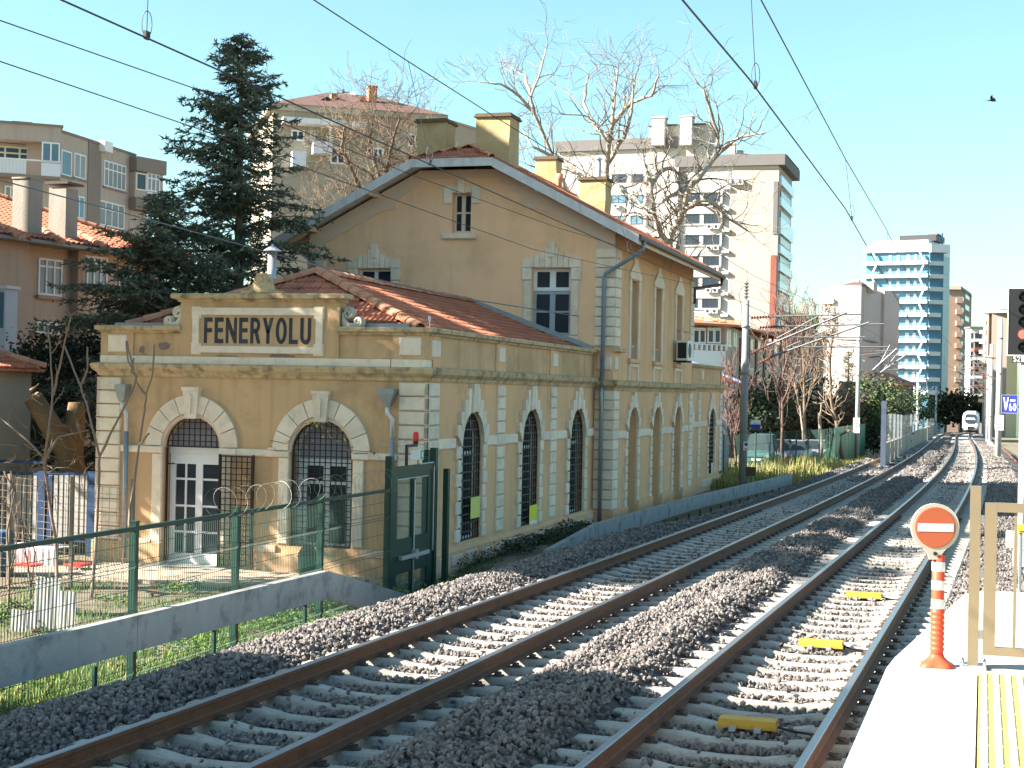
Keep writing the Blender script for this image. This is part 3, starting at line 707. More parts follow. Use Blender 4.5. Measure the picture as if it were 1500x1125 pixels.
# frieze boards under the rake, stepped in
mb = MB()
for s in (-1, 1):
    e = MX1 if s > 0 else MX0
    def rz(x, d): return roofz(x)-d
    pts = [(e, rz(e, .08)), (RX+s*1.2, rz(RX+s*1.2, .08)), (RX+s*1.2, rz(RX+s*1.2, .42)), (RX+s*2.0, rz(RX+s*2.0, .56)), (RX+s*2.0, rz(RX+s*2.0, .80)), (RX+s*2.5, rz(RX+s*2.5, .62)), (e-s*.55, rz(e-s*.55, .62)), (e-s*.55, rz(e-s*.55, .9)), (e, rz(e, .9))]
    FM.poly(mb, pts if s > 0 else pts[::-1], 0, .035)
FM.box(mb, RX-1.3, RX+1.3, 8.86, 9.10, -.2, .034)
mb.build('gable_frieze', STO2, ST)
quoins(FM, MX0-.05, -19.11, 3.95, 6.75, 10, .06); quoins(FM, -10.70, MX1+.05, 3.95, 6.75, 10, .06)
quoins(FM, -10.66, MX1+.05, -.72, 2.7, 12, .06); quoins(FMS, MY-.05, MY+.62, -.72, 2.7, 12, .06); quoins(FMS, MY-.05, MY+.62, 3.95, 6.75, 10, .06)
quoins(FMS, MY2-.62, MY2+.05, 3.95, 6.75, 10, .06); quoins(FMS, MY2-.55, MY2+.05, -.72, 2.7, 12, .06)
for u0, u1 in ((-10.62, -10.18),): put(FM, 'panel_block', u0, u1, 3.28, 3.66, .05)
put(FMS, 'panel_block', MY+.1, MY+.5, 3.28, 3.66, .05); put(FMS, 'pier_cap', MY-.1, MY+.95, 3.80, 3.93, .16, COR)
# side of the main block: blind niches below and above
NI = [45.28, 48.80, 52.32]
wall(FMS, 'main_side_wall', MY, MY2, AB, 2.78, [(u_, .68, -1.1, 1.52, 1.) for u_ in NI], PLA2, .26)
wall(FMS, 'main_side_wall', MY, MY2, 2.78, 7.35, [(u_, .52, 3.66, 6.02, 0) for u_ in NI], PLA2, .16)
cornice('main_cornice', [(-.1, 2.70), (.04, 2.70), (.06, 2.77), (.16, 2.85), (.18, 2.97), (.14, 2.99), (-.1, 3.01)], [(-10.62, MY), (MX1, MY), (MX1, MY2), (-10.62, MY2)], COR)
for uc in NI:
    pane_poly(FMS, uc, .69, -1.12, 1.52, 1., -.25, 'niche_back', GRY, ST); mb = MB(); FMS.box(mb, uc-.54, uc+.54, 3.64, 6.04, -.17, -.155); mb.build('niche_back', GRY, ST)
    n = 9; h = (1.5+.75)/n
    for s in (-1, 1):
        for i in range(n):
            wd = .18 if i % 2 else .28; a, b2 = uc+s*.69, uc+s*(.69+wd); put(FMS, 'jamb_stone', min(a, b2), max(a, b2), -.75+i*h+.012, -.75+(i+1)*h-.012, .07)
        tops = [2.66, 2.56, 2.36, 2.14, 1.90]; outs = [0, .15, .34, .55, .76, .95]
        for k in range(5):
            a0, a1 = math.pi/2-k*math.pi/10, math.pi/2-(k+1)*math.pi/10; r = .695
            p0, p1 = (r*math.cos(a0), 1.52+r*math.sin(a0)), (r*math.cos(a1), 1.52+r*math.sin(a1)); o0, o1 = outs[k]+.01, outs[k+1]-.01
            pts = [p0, p1, (o1, max(p1[1]+.05, tops[k]-.2)), (o1, tops[k]), (o0, tops[k])] if k else [(.01, p0[1]), p1, (o1, tops[0]), (o0, tops[0])]
            mb = MB(); FMS.poly(mb, [(uc+s*u_, z_) for u_, z_ in pts], 0, .085 if k else .12); mb.build('voussoir', STO, ST)
        a, b2 = uc+s*.53, uc+s*.70; put(FMS, 'niche_surround', min(a, b2), max(a, b2), 3.66, 5.62, .05); b2 = uc+s*.76; put(FMS, 'niche_surround', min(a, b2), max(a, b2), 5.63, 6.04, .055)
    mb = MB(); FMS.poly(mb, [(uc-.78, 6.05), (uc+.78, 6.05), (uc+.78, 6.2), (uc+.3, 6.48), (uc+.24, 6.48), (uc+.24, 6.68), (uc-.24, 6.68), (uc-.24, 6.48), (uc-.3, 6.48), (uc-.78, 6.2)], 0, .06); mb.build('niche_surround', STO, ST)
    mb = MB(); FMS.box(mb, uc-.8, uc+.8, 3.54, 3.655, 0, .11); mb.build('niche_sill', PLA2, ST)
    mb = MB()
    for a in ((uc-.62, uc+.62, 3.42, 3.52), (uc-.66, uc-.52, 3.02, 3.42), (uc+.52, uc+.66, 3.02, 3.42)): FMS.box(mb, *a, 0, .045)
    mb.build('niche_apron', STO, ST)
    if uc < 52: mb = MB(); FMS.box(mb, uc-.38, uc-.30, 3.66, 4.02, -.15, .02); FMS.box(mb, uc-.14, uc-.06, 3.66, 4.0, -.15, .02); FMS.box(mb, uc-.42, uc-.02, 4.0, 4.06, -.15, .03); mb.build('small_bracket', GRY, ST)
for u0, u1 in ((MY+.64, 44.3), (46.26, 47.82), (49.78, 51.34), (53.3, MY2-.64)): put(FMS, 'string_course', u0, u1, 1.3, 1.52, .05)
mb = MB(); FMS.box(mb, MY-.08, 44.58, AB-.3, -.72, -.1, .11)
mb.build('plinth', PLA2, ST)
for a, b2 in ((45.98, 48.1), (49.5, 51.62), (53.02, MY2+.08)): mb = MB(); FMS.box(mb, a, b2, AB-.3, -.62, -.1, .11); mb.build('plinth', PLA2, ST)
mb = MB(); FM.box(mb, -10.66, MX1, AB-.3, -.722, -.1, .11); mb.build('plinth', PLA2, ST)
mb = MB(); mb.quad((MX0, MY, AB), (MX0, MY2, AB), (MX0, MY2, 7.3), (MX0, MY, 7.3))
mb.add([(MX0, MY2, AB), (MX1, MY2, AB), (MX1, MY2, zr-.1), (RX, MY2, ridge_z-.2), (MX0, MY2, zl-.1)], [(0, 1, 2, 3, 4)]); mb.build('rear_wall', PLA, ST)
# ---- roof of the main block (half-hipped)
EX0, EX1, BY, BY2 = -20.45, -9.28, 41.9, 56.1
KX0, KX1, HY = -16.55, -13.62, 43.95
def rt_(x): return ridge_z-SL*abs(x-RX)
kz = rt_(KX1); hz = ridge_z
mb = MB(); T = .09
def slab(pts): mb.prism(pts, (0, 0, -T))
slab([(EX1, BY, rt_(EX1)), (EX1, BY2, rt_(EX1)), (RX, BY2, hz), (RX, HY, hz), (KX1, BY, kz)])
slab([(EX0, BY2, rt_(EX0)), (EX0, BY, rt_(EX0)), (2*RX-KX1, BY, kz), (RX, HY, hz), (RX, BY2, hz)])
slab([(2*RX-KX1, BY, kz), (KX1, BY, kz), (RX, HY, hz)])
roof = mb.build('roof_boarding', WOOD, ST)
KX0 = 2*RX-KX1
def tile_mesh(L=.36, W=.236):
    pr = [(0, 0), (.03, .034), (.065, .008), (.118, .006), (.148, .036), (.185, .008), (.236, .004)]
    mb = MB(); n = len(pr)
    lo = [(x-W/2, 0, z+.042) for x, z in pr]; hi = [(x-W/2, L, z+.004) for x, z in pr]; lip = [(x-W/2, 0, z) for x, z in pr]
    mb.add(lo+hi+lip, [(i, i+1, n+i+1, n+i) for i in range(n-1)]+[(2*n+i, 2*n+i+1, i+1, i) for i in range(n-1)])
    return mb.mesh('roof_tile', TILE)
TM = tile_mesh()
tile_count = [0]; tile_rest = MB()
def tiles(p_eave, du, dv, clip, limit=300, Lr=.33, Wd=.236):
    """rows of tiles from the eave corner p_eave, du along the eave, dv up the slope; clip(u, v) says whether a tile lies on the roof"""
    du, dv = Vector(du).normalized(), Vector(dv).normalized(); nn = du.cross(dv)
    rot = Matrix((du, dv, nn)).transposed()
    P0 = Vector(p_eave); out = []
    for j in range(60):
        for i in range(140):
            u, v = (i+.5)*Wd, j*Lr
            if clip(u, v): out.append(P0+du*u+dv*v+nn*.012)
    return out, rot
def lay(pts, rot, parent, limit):
    for k, p in enumerate(pts):
        if k < limit:
            o = link('roof_tile', TM, parent, p+Vector((random.uniform(-.006, .006), random.uniform(-.006, .006), random.uniform(0, .008)))); o.rotation_euler = (rot @ Matrix.Rotation(random.uniform(-.012, .012), 3, 'Z')).to_euler()
        else:
            b = len(tile_rest.v); vs = [rot @ v_.co+p for v_ in TM.vertices]
            tile_rest.add(vs, [tuple(pp.vertices) for pp in TM.polygons])
# half hip
hv = Vector((0, HY-BY, hz-kz)); hl = hv.length; wk = KX1-KX0
pts, rot = tiles((KX0, BY-.04, kz+.02), (1, 0, 0), hv, lambda u, v: v < hl-.15 and wk/2*(v+.1)/hl < u < wk-wk/2*(v+.1)/hl); lay(pts, rot, ST, 60); n0 = min(60, len(pts))
def ridge_tiles(a, b, r=.10, L=.36, seg=7, lift=.0, parent=ST):
    a, b = Vector(a), Vector(b); d = (b-a); n = max(1, round(d.length/L)); dn = d.normalized()
    s_ = dn.cross(Vector((0, 0, 1))).normalized(); up = s_.cross(dn)
    mb = MB(); LL = d.length/n*1.12
    lo = [(s_*math.cos(math.pi*j/seg)*r*1.12+up*math.sin(math.pi*j/seg)*r*1.12) for j in range(seg+1)]
    hi = [dn*LL+(s_*math.cos(math.pi*j/seg)*r*.92+up*math.sin(math.pi*j/seg)*r*.92) for j in range(seg+1)]
    inn = [x*.8 for x in lo]
    k = seg+1; mb.add(lo+hi+inn, [(j, j+1, k+j+1, k+j) for j in range(seg)]+[(2*k+j, 2*k+j+1, j+1, j) for j in range(seg)])
    me = mb.mesh('ridge_tile', RTILE, smooth=False)
    for i in range(n): link('ridge_tile', me, parent, a+d*(i/n)+Vector((0, 0, lift+random.uniform(-.008, .008))))
ridge_tiles((KX0, BY-.05, kz+.05), (RX, HY, hz+.06)); ridge_tiles((KX1, BY-.05, kz+.05), (RX, HY, hz+.06)); ridge_tiles((RX, HY, hz+.06), (RX, BY2, hz+.06))
rv = Vector((RX-EX1, 0, hz-rt_(EX1))); rl = rv.length
def rclip(u, v):
    y = BY+u; return v < rl-.1 and (v < rl-(max(0, (HY-y)/(HY-BY)))*(rl*(RX-KX1)/(RX-EX1))) and y < BY2
pts, rot = tiles((EX1-.02, BY, rt_(EX1)+.02), (0, 1, 0), rv, rclip); lay(pts, rot, ST, 0)
lv = Vector((RX-EX0, 0, hz-rt_(EX0)))
pts, rot = tiles((EX0+.02, BY2, rt_(EX0)+.02), (0, -1, 0), lv, lambda u, v: u < BY2-BY and rclip(BY2-BY-u, v)); lay(pts, rot, ST, 0)
# barge boards, horizontal board under the half hip, fascia, gutters, rafters, purlin ends
mb = MB()
def board(a, b, h, th=.05):
    a, b = Vector(a), Vector(b); mb.prism([a, b, b-Vector((0, 0, h)), a-Vector((0, 0, h))], (0, -th, 0))
board((EX0, BY-.003, rt_(EX0)+.05), (KX0, BY-.003, kz+.05), .27); board((KX1, BY-.003, kz+.05), (EX1, BY-.003, rt_(EX1)+.05), .27); board((KX0+.001, BY-.003, kz+.05), (KX1-.001, BY-.003, kz+.05), .24)
mb.build('barge_board', WOOD, ST)
mb = MB(); mb.box(EX1-.05, EX1, BY+.01, BY2, rt_(EX1)-.22, rt_(EX1)-.02); mb.box(EX0, EX0+.05, BY+.01, BY2, rt_(EX0)-.22, rt_(EX0)-.02); mb.build('eaves_board', STO2, ST)
for s, ex in ((1, EX1), (-1, EX0)):
    mb = MB(); mb.tube([(ex+s*.07, BY-.02, rt_(EX1)-.05), (ex+s*.07, BY2, rt_(EX1)-.06)], .075, 8); mb.build('gutter', GUTT, ST)
for s in (-1, 1):
    wl = MX1 if s > 0 else MX0; ex = EX1 if s > 0 else EX0
    y = BY+.5
    while y < BY2:
        mb = MB(); a = Vector((wl, y, rt_(wl)-T-.01)); b2 = Vector((ex-s*.06, y, rt_(ex-s*.06)-T-.01)); mb.prism([a, b2, b2-Vector((0, 0, .11)), a-Vector((0, 0, .11))], (0, .07, 0)); mb.build('rafter', STO2, ST); y += .62
    for x in (RX+s*2.6, RX+s*4.6 if s > 0 else RX+s*4.55): mb = MB(); mb.box(x-.07, x+.07, BY+.02, MY, rt_(x)-T-.16, rt_(x)-T-.01); mb.build('purlin_end', STO2 if s < 0 else WOOD, ST)
# chimneys
CHM = M('yellow_chimney_plaster', (.45, .325, .17), .9, .16, 1.3, .9, 6, stain=((.30, .22, .08), .7, 1.5))
CAPM = M('mossy_cap', (.12, .09, .055), .95, .35, 4, .5, 40)
def chimney(x0, x1, y0, y1, zb, zt):
    mb = MB(); N = 5; vs = []
    for k in range(N+1):
        z = zb+(zt-zb)*k/N; j = lambda: random.uniform(-.018, .018)
        vs += [(x0+j(), y0+j(), z), (x1+j(), y0+j(), z), (x1+j(), y1+j(), z), (x0+j(), y1+j(), z)]
    mb.add(vs, [(k*4+i, k*4+(i+1) % 4, (k+1)*4+(i+1) % 4, (k+1)*4+i) for k in range(N) for i in range(4)])
    c = mb.build('chimney', CHM, ST)
    mb = MB(); mb.box(x0-.07, x1+.07, y0-.07, y1+.07, zt, zt+.05); mb.box(x0-.035, x1+.035, y0-.035, y1+.035, zt+.05, zt+.115); mb.build('chimney_cap', CAPM, c)
p, q = at(611, 180, y=44.4), at(652, 235, y=44.4); chimney(p.x, q.x, 44.4, 45.3, 8.9, p.z)
p, q = at(698, 172, y=44.1), at(745, 255, y=44.1); chimney(p.x, q.x, 44.1, 45.1, 9.0, p.z)
p, q = at(784, 234, y=53.2), at(814, 275, y=53.2); chimney(p.x, q.x, 53.2, 54.0, 8.6, p.z)
p, q = at(849, 264, y=51.2), at(886, 310, y=51.2); chimney(p.x, q.x, 51.2, 52.1, 8.2, p.z)
p = at(819, 265, y=52.6); mb = MB(); mb.lathe((p.x, 52.6, 8.8), [(.11, 0), (.11, p.z-8.8), (.14, p.z-8.75), (.14, p.z-8.55)], 10); mb.build('clay_flue_pot', RTILE, ST, smooth=True)
p = at(877, 235, y=52.6); mb = MB(); mb.lathe((p.x, 52.6, 8.6), [(.09, 0), (.09, p.z-8.6), (.0, p.z-8.6)], 10); mb.lathe((p.x, 52.6, p.z+.03), [(.16, 0), (.02, .1)], 10); mb.build('metal_flue', SILV, ST, smooth=True)
# ---- annex roof (hipped towards the front)
AZR, AXR, AYH = 5.12, -14.4, 31.75
ez = 3.76; exr, exl, eyf = -11.02, -17.78, AY+.42
mb = MB()
slab_ = lambda pts: mb.prism(pts, (0, 0, -.06))
slab_([(exr, eyf, ez), (exr, MY, ez), (AXR, MY, AZR), (AXR, AYH, AZR)]); slab_([(exl, MY, ez), (exl, eyf, ez), (AXR, AYH, AZR), (AXR, MY, AZR)]); slab_([(exl, eyf, ez), (exr, eyf, ez), (AXR, AYH, AZR)])
mb.build('annex_roof_boarding', TILE, ST)
fv = Vector((0, AYH-eyf, AZR-ez)); fl = fv.length; fw = exr-exl
pts, rot = tiles((exl, eyf-.03, ez+.03), (1, 0, 0), fv, lambda u, v: v < fl-.1 and fw/2*(v+.12)/fl < u < fw-fw/2*(v+.12)/fl)
vis = [p for p in pts if p.x > -15.2]; lay(sorted(vis, key=lambda p: -p.x), rot, ST, 90); lay([p for p in pts if p.x <= -15.2], rot, ST, 0); n0 += min(90, len(vis))
sv = Vector((AXR-exr, 0, AZR-ez)); sl = sv.length; depth_ = AYH-eyf
pts, rot = tiles((exr, eyf, ez+.03), (0, 1, 0), sv, lambda u, v: v < sl-.08 and u > depth_*(v+.1)/sl and u < MY-eyf-.05)
pts.sort(key=lambda p: p.y-.9*p.x); lay(pts, rot, ST, 300-n0)
lv = Vector((AXR-exl, 0, AZR-ez)); pts, rot = tiles((exl, MY, ez+.03), (0, -1, 0), lv, lambda u, v: v < sl-.08 and u < MY-eyf-depth_*(v+.1)/sl); lay(pts, rot, ST, 0)
o = tile_rest.build('further_roof_tiles', TILE, ST); o['kind'] = 'stuff'
ridge_tiles((exr+.02, eyf-.02, ez+.09), (AXR, AYH, AZR+.10), .13, .40); ridge_tiles((exl, eyf, ez+.09), (AXR, AYH, AZR+.10), .12, .40); ridge_tiles((AXR, AYH, AZR+.08), (AXR, MY, AZR+.08), .11, .38)
mb = MB()
for a, b2 in (((AXR, MY-.03, AZR+.03), (exr+.3, MY-.03, ez+.06)),):
    a, b2 = Vector(a), Vector(b2); mb.prism([a, b2, b2+Vector((0, 0, .14)), a+Vector((0, 0, .16))], (0, -.10, 0)); mb.build('wall_flashing', ZINC, ST); mb = MB()
a = Vector((exr-.1, eyf+1.3, ez+.10)); mb.obox(a+sv.normalized()*.1, (0, .32, 0), sv.normalized()*2.0, (0, 0, .02)); mb.build('roof_flashing', M('grey_blue_flashing', (.20, .25, .28), .5, .2, 4, metal=.3), ST)
mb = MB(); mb.box(-12.4, -11.2, AY+.30, AY+.40, 3.865, 3.95); mb.box(-18, -16.4, AY+.30, AY+.40, 3.865, 3.93); mb.build('parapet_gutter', ZINC, ST)
p = at(629, 478, x=-10.75); mb = MB(); mb.tube([(p.x, p.y, 3.86), (p.x, p.y, 4.0)], .012, 5); mb.tube([(p.x, p.y+.05*math.sin(t), 4.05+.05*math.cos(t)*-1) for t in [k*2*math.pi/10 for k in range(10)]], .014, 5); mb.build('iron_eye_bolt', WFR, ST)
# flue behind the name panel
p = at(398, 415, y=32.5); q = at(398, 368, y=32.5)
mb = MB(); mb.lathe((p.x, 32.5, 3.9), [(.105, 0), (.105, q.z-3.95)], 12); mb.build('flue_pipe', SILV, ST, smooth=True)
mb = MB(); mb.lathe((p.x, 32.5, q.z), [(.24, 0), (.03, .13), (.02, .17)], 12); mb.tube([(p.x-.1, 32.5, q.z-.08), (p.x-.1, 32.5, q.z+.04)], .012, 4); mb.tube([(p.x+.1, 32.5, q.z-.08), (p.x+.1, 32.5, q.z+.04)], .012, 4); mb.build('flue_cowl', SILV, ST)
# downpipes
def hopper(u, fr, zt, w0=.26, drop=.5, ub=None, zb=-1.1, r=.05):
    mb = MB(); a = [fr.P(u-w0/2, zt, .02), fr.P(u+w0/2, zt, .02), fr.P(u+w0/2, zt, .26), fr.P(u-w0/2, zt, .26)]
    a2 = [p_-Vector((0, 0, .1)) for p_ in a]; b2 = [fr.P(u-.06, zt-.36, .08), fr.P(u+.06, zt-.36, .08), fr.P(u+.06, zt-.36, .2), fr.P(u-.06, zt-.36, .2)]
    mb.add(a+a2+b2, [(0, 1, 2, 3), (0, 4, 5, 1), (1, 5, 6, 2), (2, 6, 7, 3), (3, 7, 4, 0), (4, 8, 9, 5), (5, 9, 10, 6), (6, 10, 11, 7), (7, 11, 8, 4), (8, 11, 10, 9)])
    h = mb.build('rain_hopper', ZINC, ST)
    ub = u if ub is None else ub
    mb = MB(); mb.tube([fr.P(u, zt-.34, .14), fr.P(u, zt-.48, .14), fr.P(ub, zt-.62, .1), fr.P(ub, 1.6, .1)], r, 8); mb.build('downpipe', M('bright_zinc', (.55, .56, .55), .4, .1, 5, metal=.4), ST, smooth=True)
    mb = MB(); mb.tube([fr.P(ub, 1.6, .1), fr.P(ub, zb, .1)], r+.004, 8); mb.build('downpipe', ZINC, ST, smooth=True)
hopper(-11.46, FA, 2.62, .34, ub=-11.36); hopper(-17.50, FA, 2.60, .26, ub=-17.42)
p = at(938, 345, x=EX1); mb = MB()
mb.tube([(EX1+.07, BY+.35, rt_(EX1)-.08), (EX1+.05, BY+.35, rt_(EX1)-.32), (-9.6, BY+.45, 6.45), (-10.38, MY-.14, 6.02), (-10.42, MY-.13, 5.85), (-10.42, MY-.13, 2.2)], .06, 8); mb.build('downpipe', M('painted_pipe', (.22, .26, .31), .5, .1, 4, metal=.2), ST, smooth=True)
mb = MB(); mb.tube([(-10.42, MY-.13, 2.75), (-10.42, MY-.19, 2.72), (-10.42, MY-.23, 2.6), (-10.42, MY-.15, 2.2), (-10.42, MY-.13, -1.2)], .062, 8); mb.build('downpipe', ZINC, ST, smooth=True)
mb = MB(); mb.tube([(EX1+.06, BY2-.3, rt_(EX1)-.1), (EX1+.02, BY2-.3, rt_(EX1)-.35), (MX1+.1, MY2-.2, 6.45), (MX1+.1, MY2-.2, 5.9)], .06, 8); mb.build('downpipe', GUTT, ST, smooth=True)
mb = MB(); mb.tube([(-19.95, MY-.2, 6.75), (-19.3, MY-.14, 6.25), (-19.28, MY-.14, 5.9), (-19.28, MY-.14, 4.6)], .06, 8); mb.build('downpipe', ZINC, ST, smooth=True)
# ---- far annex
FN = Fr('r', AX1)
NW = [(62.4, .72, -.6, 1.35, 1.)]
wall(FN, 'far_annex_wall', MY2, NY2, AB, 3.0, [(57.3, .5, -.6, 1.35, 1.)]+NW, PLA2, .24)
mb = MB(); FN.box(mb, MY2+.005, NY2, 3.0, 3.68, -.3, -.03)
FNf = Fr('b', NY2); mb.box(AX0, AX1, NY2-.3, NY2, AB, 3.7); mb.build('far_annex_parapet', PLA, ST)
cornice('far_cornice', [(-.1, 2.76), (.04, 2.76), (.06, 2.83), (.15, 2.91), (.17, 3.01), (.13, 3.03), (-.1, 3.05)], [(AX1, MY2+.01), (AX1, NY2), (AX0, NY2)], COR)
cornice('far_coping', [(-.34, 3.68), (.03, 3.68), (.10, 3.75), (.105, 3.82), (-.36, 3.84)], [(AX1, MY2+.01), (AX1, NY2), (AX0, NY2)], COR)
for uc, hw, zs, zp, _ in [(57.3, .5, -.6, 1.35, 1.)]+NW:
    mb = MB(); ring(mb, FN, uc, hw, zs, zp, 1., .06, -.23, -.17); wn = mb.build('window', WFR, ST); pane_poly(FN, uc, hw-.02, zs, zp, 1., -.2, 'pane', GLA, wn); lattice(FN, uc, hw-.015, zs+.01, zp, 1., -.03, .17, 'grille', .014, ST, .185, False, .02)
    for s in (-1, 1):
        for i in range(7):
            wd = .18 if i % 2 else .27; h = (zp-zs)/7; a, b2 = uc+s*(hw+.01), uc+s*(hw+.01+wd); put(FN, 'jamb_stone', min(a, b2), max(a, b2), zs+i*h+.012, zs+(i+1)*h-.012, .07)
        for k in range(4):
            a0, a1 = math.pi/2-k*math.pi/8, math.pi/2-(k+1)*math.pi/8; r = hw+.015; o0, o1 = k*.24+.01, k*.24+.23
            tp = 2.7-.24*k; p1 = (r*math.cos(a1), zp+r*math.sin(a1)); mb = MB(); FN.poly(mb, [(uc+s*u_, z_) for u_, z_ in [(r*math.cos(a0)+.008, zp+r*math.sin(a0)), p1, (max(o1, p1[0]+.02), max(p1[1]+.05, tp-.22)), (max(o1, p1[0]+.02), tp), (o0, tp)]], 0, .08); mb.build('voussoir', STO, ST)
for u0 in (55.7, 59.3, 64.4): quoins(FN, u0, u0+.5, -.6, 2.72, 12, .05)
for u0, u1 in ((59.82, 61.3), (63.5, 64.38), (58.1, 59.28)): put(FN, 'string_course', u0, u1, 1.36, 1.58, .05)
mb = MB(); FN.box(mb, MY2+.01, NY2+.06, AB-.5, -.68, -.1, .10); mb.build('plinth', PLA2, ST)
for k in range(4): put(FN, 'plinth_stone', 60+k*1.2, 61.05+k*1.2, -1.05, -.74, .02, STO2, .10)
for u0 in (56.2, 60.0): put(FN, 'panel_block', u0, u0+.45, 3.22, 3.58, .03)
# ---- things on the building
mb = MB(); ac = thing('air_conditioner', (MX1, 51.9, 3.75), 'white air conditioner box hung on the yellow station wall beside the third tall niche', 'air conditioner')
mb.box(MX1+.12, MX1+.50, 51.45, 52.45, 3.78, 4.45); mb.build('casing', WFR, ac)
mb = MB(); mb.box(MX1+.16, MX1+.46, 51.44, 51.452, 3.85, 4.38); mb.lathe((MX1+.503, 51.85, 4.12), [(.25, 0), (.25, .012), (.02, .012)], 18, (1, 0, 0)); mb.build('fan_grille', BLACK, ac)
mb = MB(); mb.box(MX1, MX1+.48, 51.55, 51.60, 3.72, 3.775); mb.box(MX1, MX1+.48, 52.3, 52.35, 3.72, 3.775); mb.build('bracket', IRON, ac)
NOTE = M('yellow_notice_paper', (.62, .60, .16), .7, .08, 6); NOTE2 = M('bright_yellow_notice_paper', (.78, .68, .04), .6, .06, 6)
def notice(px0, py0, px1, py1, lab, mat, lines):
    p, q = at(px0, py0, x=AX1+.015), at(px1, py1, x=AX1+.015); z0 = q.z; z1 = p.z
    mb = MB(); mb.box(AX1+.005, AX1+.014, p.y, q.y, z0, z1); t = thing('paper_notice', (AX1, p.y, z0), lab, 'notice', 'paper notices on the barred windows'); mb.build('sheet', mat, t)
    if lines:
        mb = MB(); mb.box(AX1+.0141, AX1+.0165, p.y+.001, q.y-.001, z0+.001, z0+.09); mb.build('white_foot_strip', WHITE, t)
notice(690, 729, 703, 757, 'pale yellow notice tied to the barred window nearest the corner', NOTE, 0)
notice(776, 741, 787, 766, 'bright yellow notice with white foot on the middle barred window', NOTE2, 1)
notice(1042, 678, 1047, 692, 'small cream notice on the barred window at the far end', STO2, 0)
# ================================================================== platform
PZ = 1.0
PLAT = M('pale_paving', (.46, .435, .395), .85, .10, 3, .25, 90, rnd=.07, stain=((.28, .26, .23), .6, 2.2), fine=.12)
pf = empty('platform', (-.1, 7, PZ)); pf['kind'] = 'structure'
def pedge(y): return -.545+.0105*(y-6.9)*1.0 if y < 9.55 else (-.517+.23*(y-9.55)*.30 if y < 9.95 else -.49+.108*(y-9.95))
mb = MB(); outl = [(pedge(y), y) for y in (-3, 6.9, 9.55, 9.95, 11.1, 12, 13.5)]+[(-.02, 13.75), (3.2, 14.2), (3.2, -3)]
mb.prism([(x, y, PZ-.06) for x, y in outl], (0, 0, -1.75)); mb.build('platform_body', BARR, pf)
ycuts = [-3, -1.5, 0, 1.5, 3.0, 4.5, 5.6, 6.9, 8.2, 9.55, 9.95, 11.1, 12.3, 13.5]
for a, b in zip(ycuts, ycuts[1:]):
    xr = -.012 if b <= 9.6 else .45
    mb = MB(); mb.prism([(pedge(a)-.02, a+.003, PZ-.06), (pedge(a)-.02, a+.003, PZ), (pedge(b)-.02, b-.003, PZ), (pedge(b)-.02, b-.003, PZ-.06)], (.0, 0, 0)) if 0 else mb.add([(pedge(a)-.02, a+.003, PZ-.06), (xr, a+.003, PZ-.06), (xr, b-.003, PZ-.06), (pedge(b)-.02, b-.003, PZ-.06), (pedge(a)-.02, a+.003, PZ), (xr, a+.003, PZ), (xr, b-.003, PZ), (pedge(b)-.02, b-.003, PZ)], [(0, 3, 2, 1), (4, 5, 6, 7), (0, 1, 5, 4), (1, 2, 6, 5), (2, 3, 7, 6), (3, 0, 4, 7)])
    mb.build('paving_slab', PLAT, pf)
for a, b in zip(ycuts, ycuts[1:]):
    x0 = .80 if b <= 9.6 else .455
    mb = MB(); mb.box(x0, 3.2, a+.005, b-.005, PZ-.06, PZ-.0005); mb.build('paving_slab', PLAT, pf)
mb = MB(); mb.add([(-.03, 13.503, PZ-.06), (.9, 13.503, PZ-.06), (.9, 13.9, PZ-.06), (-.0, 13.74, PZ-.06), (-.03, 13.503, PZ), (.9, 13.503, PZ), (.9, 13.9, PZ), (0, 13.74, PZ)], [(0, 3, 2, 1), (4, 5, 6, 7), (0, 1, 5, 4), (1, 2, 6, 5), (2, 3, 7, 6), (3, 0, 4, 7)]); mb.build('paving_slab', PLAT, pf)
TACT = M('yellow_tactile_tile', (.52, .42, .09), .75, .08, 8, .2, 80, rnd=.06, fine=.08)
TAW = M('worn_tactile_rib', (.56, .51, .30), .7, .1, 9, .2, 80)
mb = MB(); mb.box(-.198, .198, -.198, .198, -.055, .002); mb.cur = 1
for k in range(6): x = -.165+.066*k; mb.add([(x-.020, -.195, .002), (x+.020, -.195, .002), (x+.020, .195, .002), (x-.020, .195, .002), (x-.012, -.19, .008), (x+.012, -.19, .008), (x+.012, .19, .008), (x-.012, .19, .008)], [(4, 5, 6, 7), (0, 1, 5, 4), (1, 2, 6, 5), (2, 3, 7, 6), (3, 0, 4, 7)])
tme = mb.mesh('tactile_tile', [TACT, TAW])
for j in range(16):
    for i in range(2): link('tactile_tile', tme, pf, (.195+.40*i, 9.38-.40*j, PZ))
# ---- flexible bollard with no-entry disc
BORA = M('orange_red_rubber', (.62, .075, .03), .5, .08, 6, .1, 60); BWH = M('reflective_white_band', (.72, .72, .70), .4, .05, 6)
DISC = M('shaded_orange_disc', (.42, .095, .042), .45, .10, 5); RIM = M('cream_plastic_rim', (.46, .40, .33), .5, .05, 8)  # orange and rim colours darkened to stand for shade on the disc
bp_ = at(1372, 976, z=PZ); bt = at(1368, 812, y=bp_.y)
bo = thing('bollard', bp_, 'orange and white striped bollard carrying a no entry disc at platform edge', 'bollard')
hB = bt.z-PZ
mb = MB(); n = 24
vs = []
for r0, z in ((.105, 0), (.105, .012), (.075, .03), (.046, .06), (.040, .075)):
    for j in range(n):
        t = 2*math.pi*j/n; r = r0*(1-.16*math.cos(4*t) if r0 > .06 else 1); vs.append((bp_.x+r*math.cos(t), bp_.y+r*math.sin(t), PZ+z))
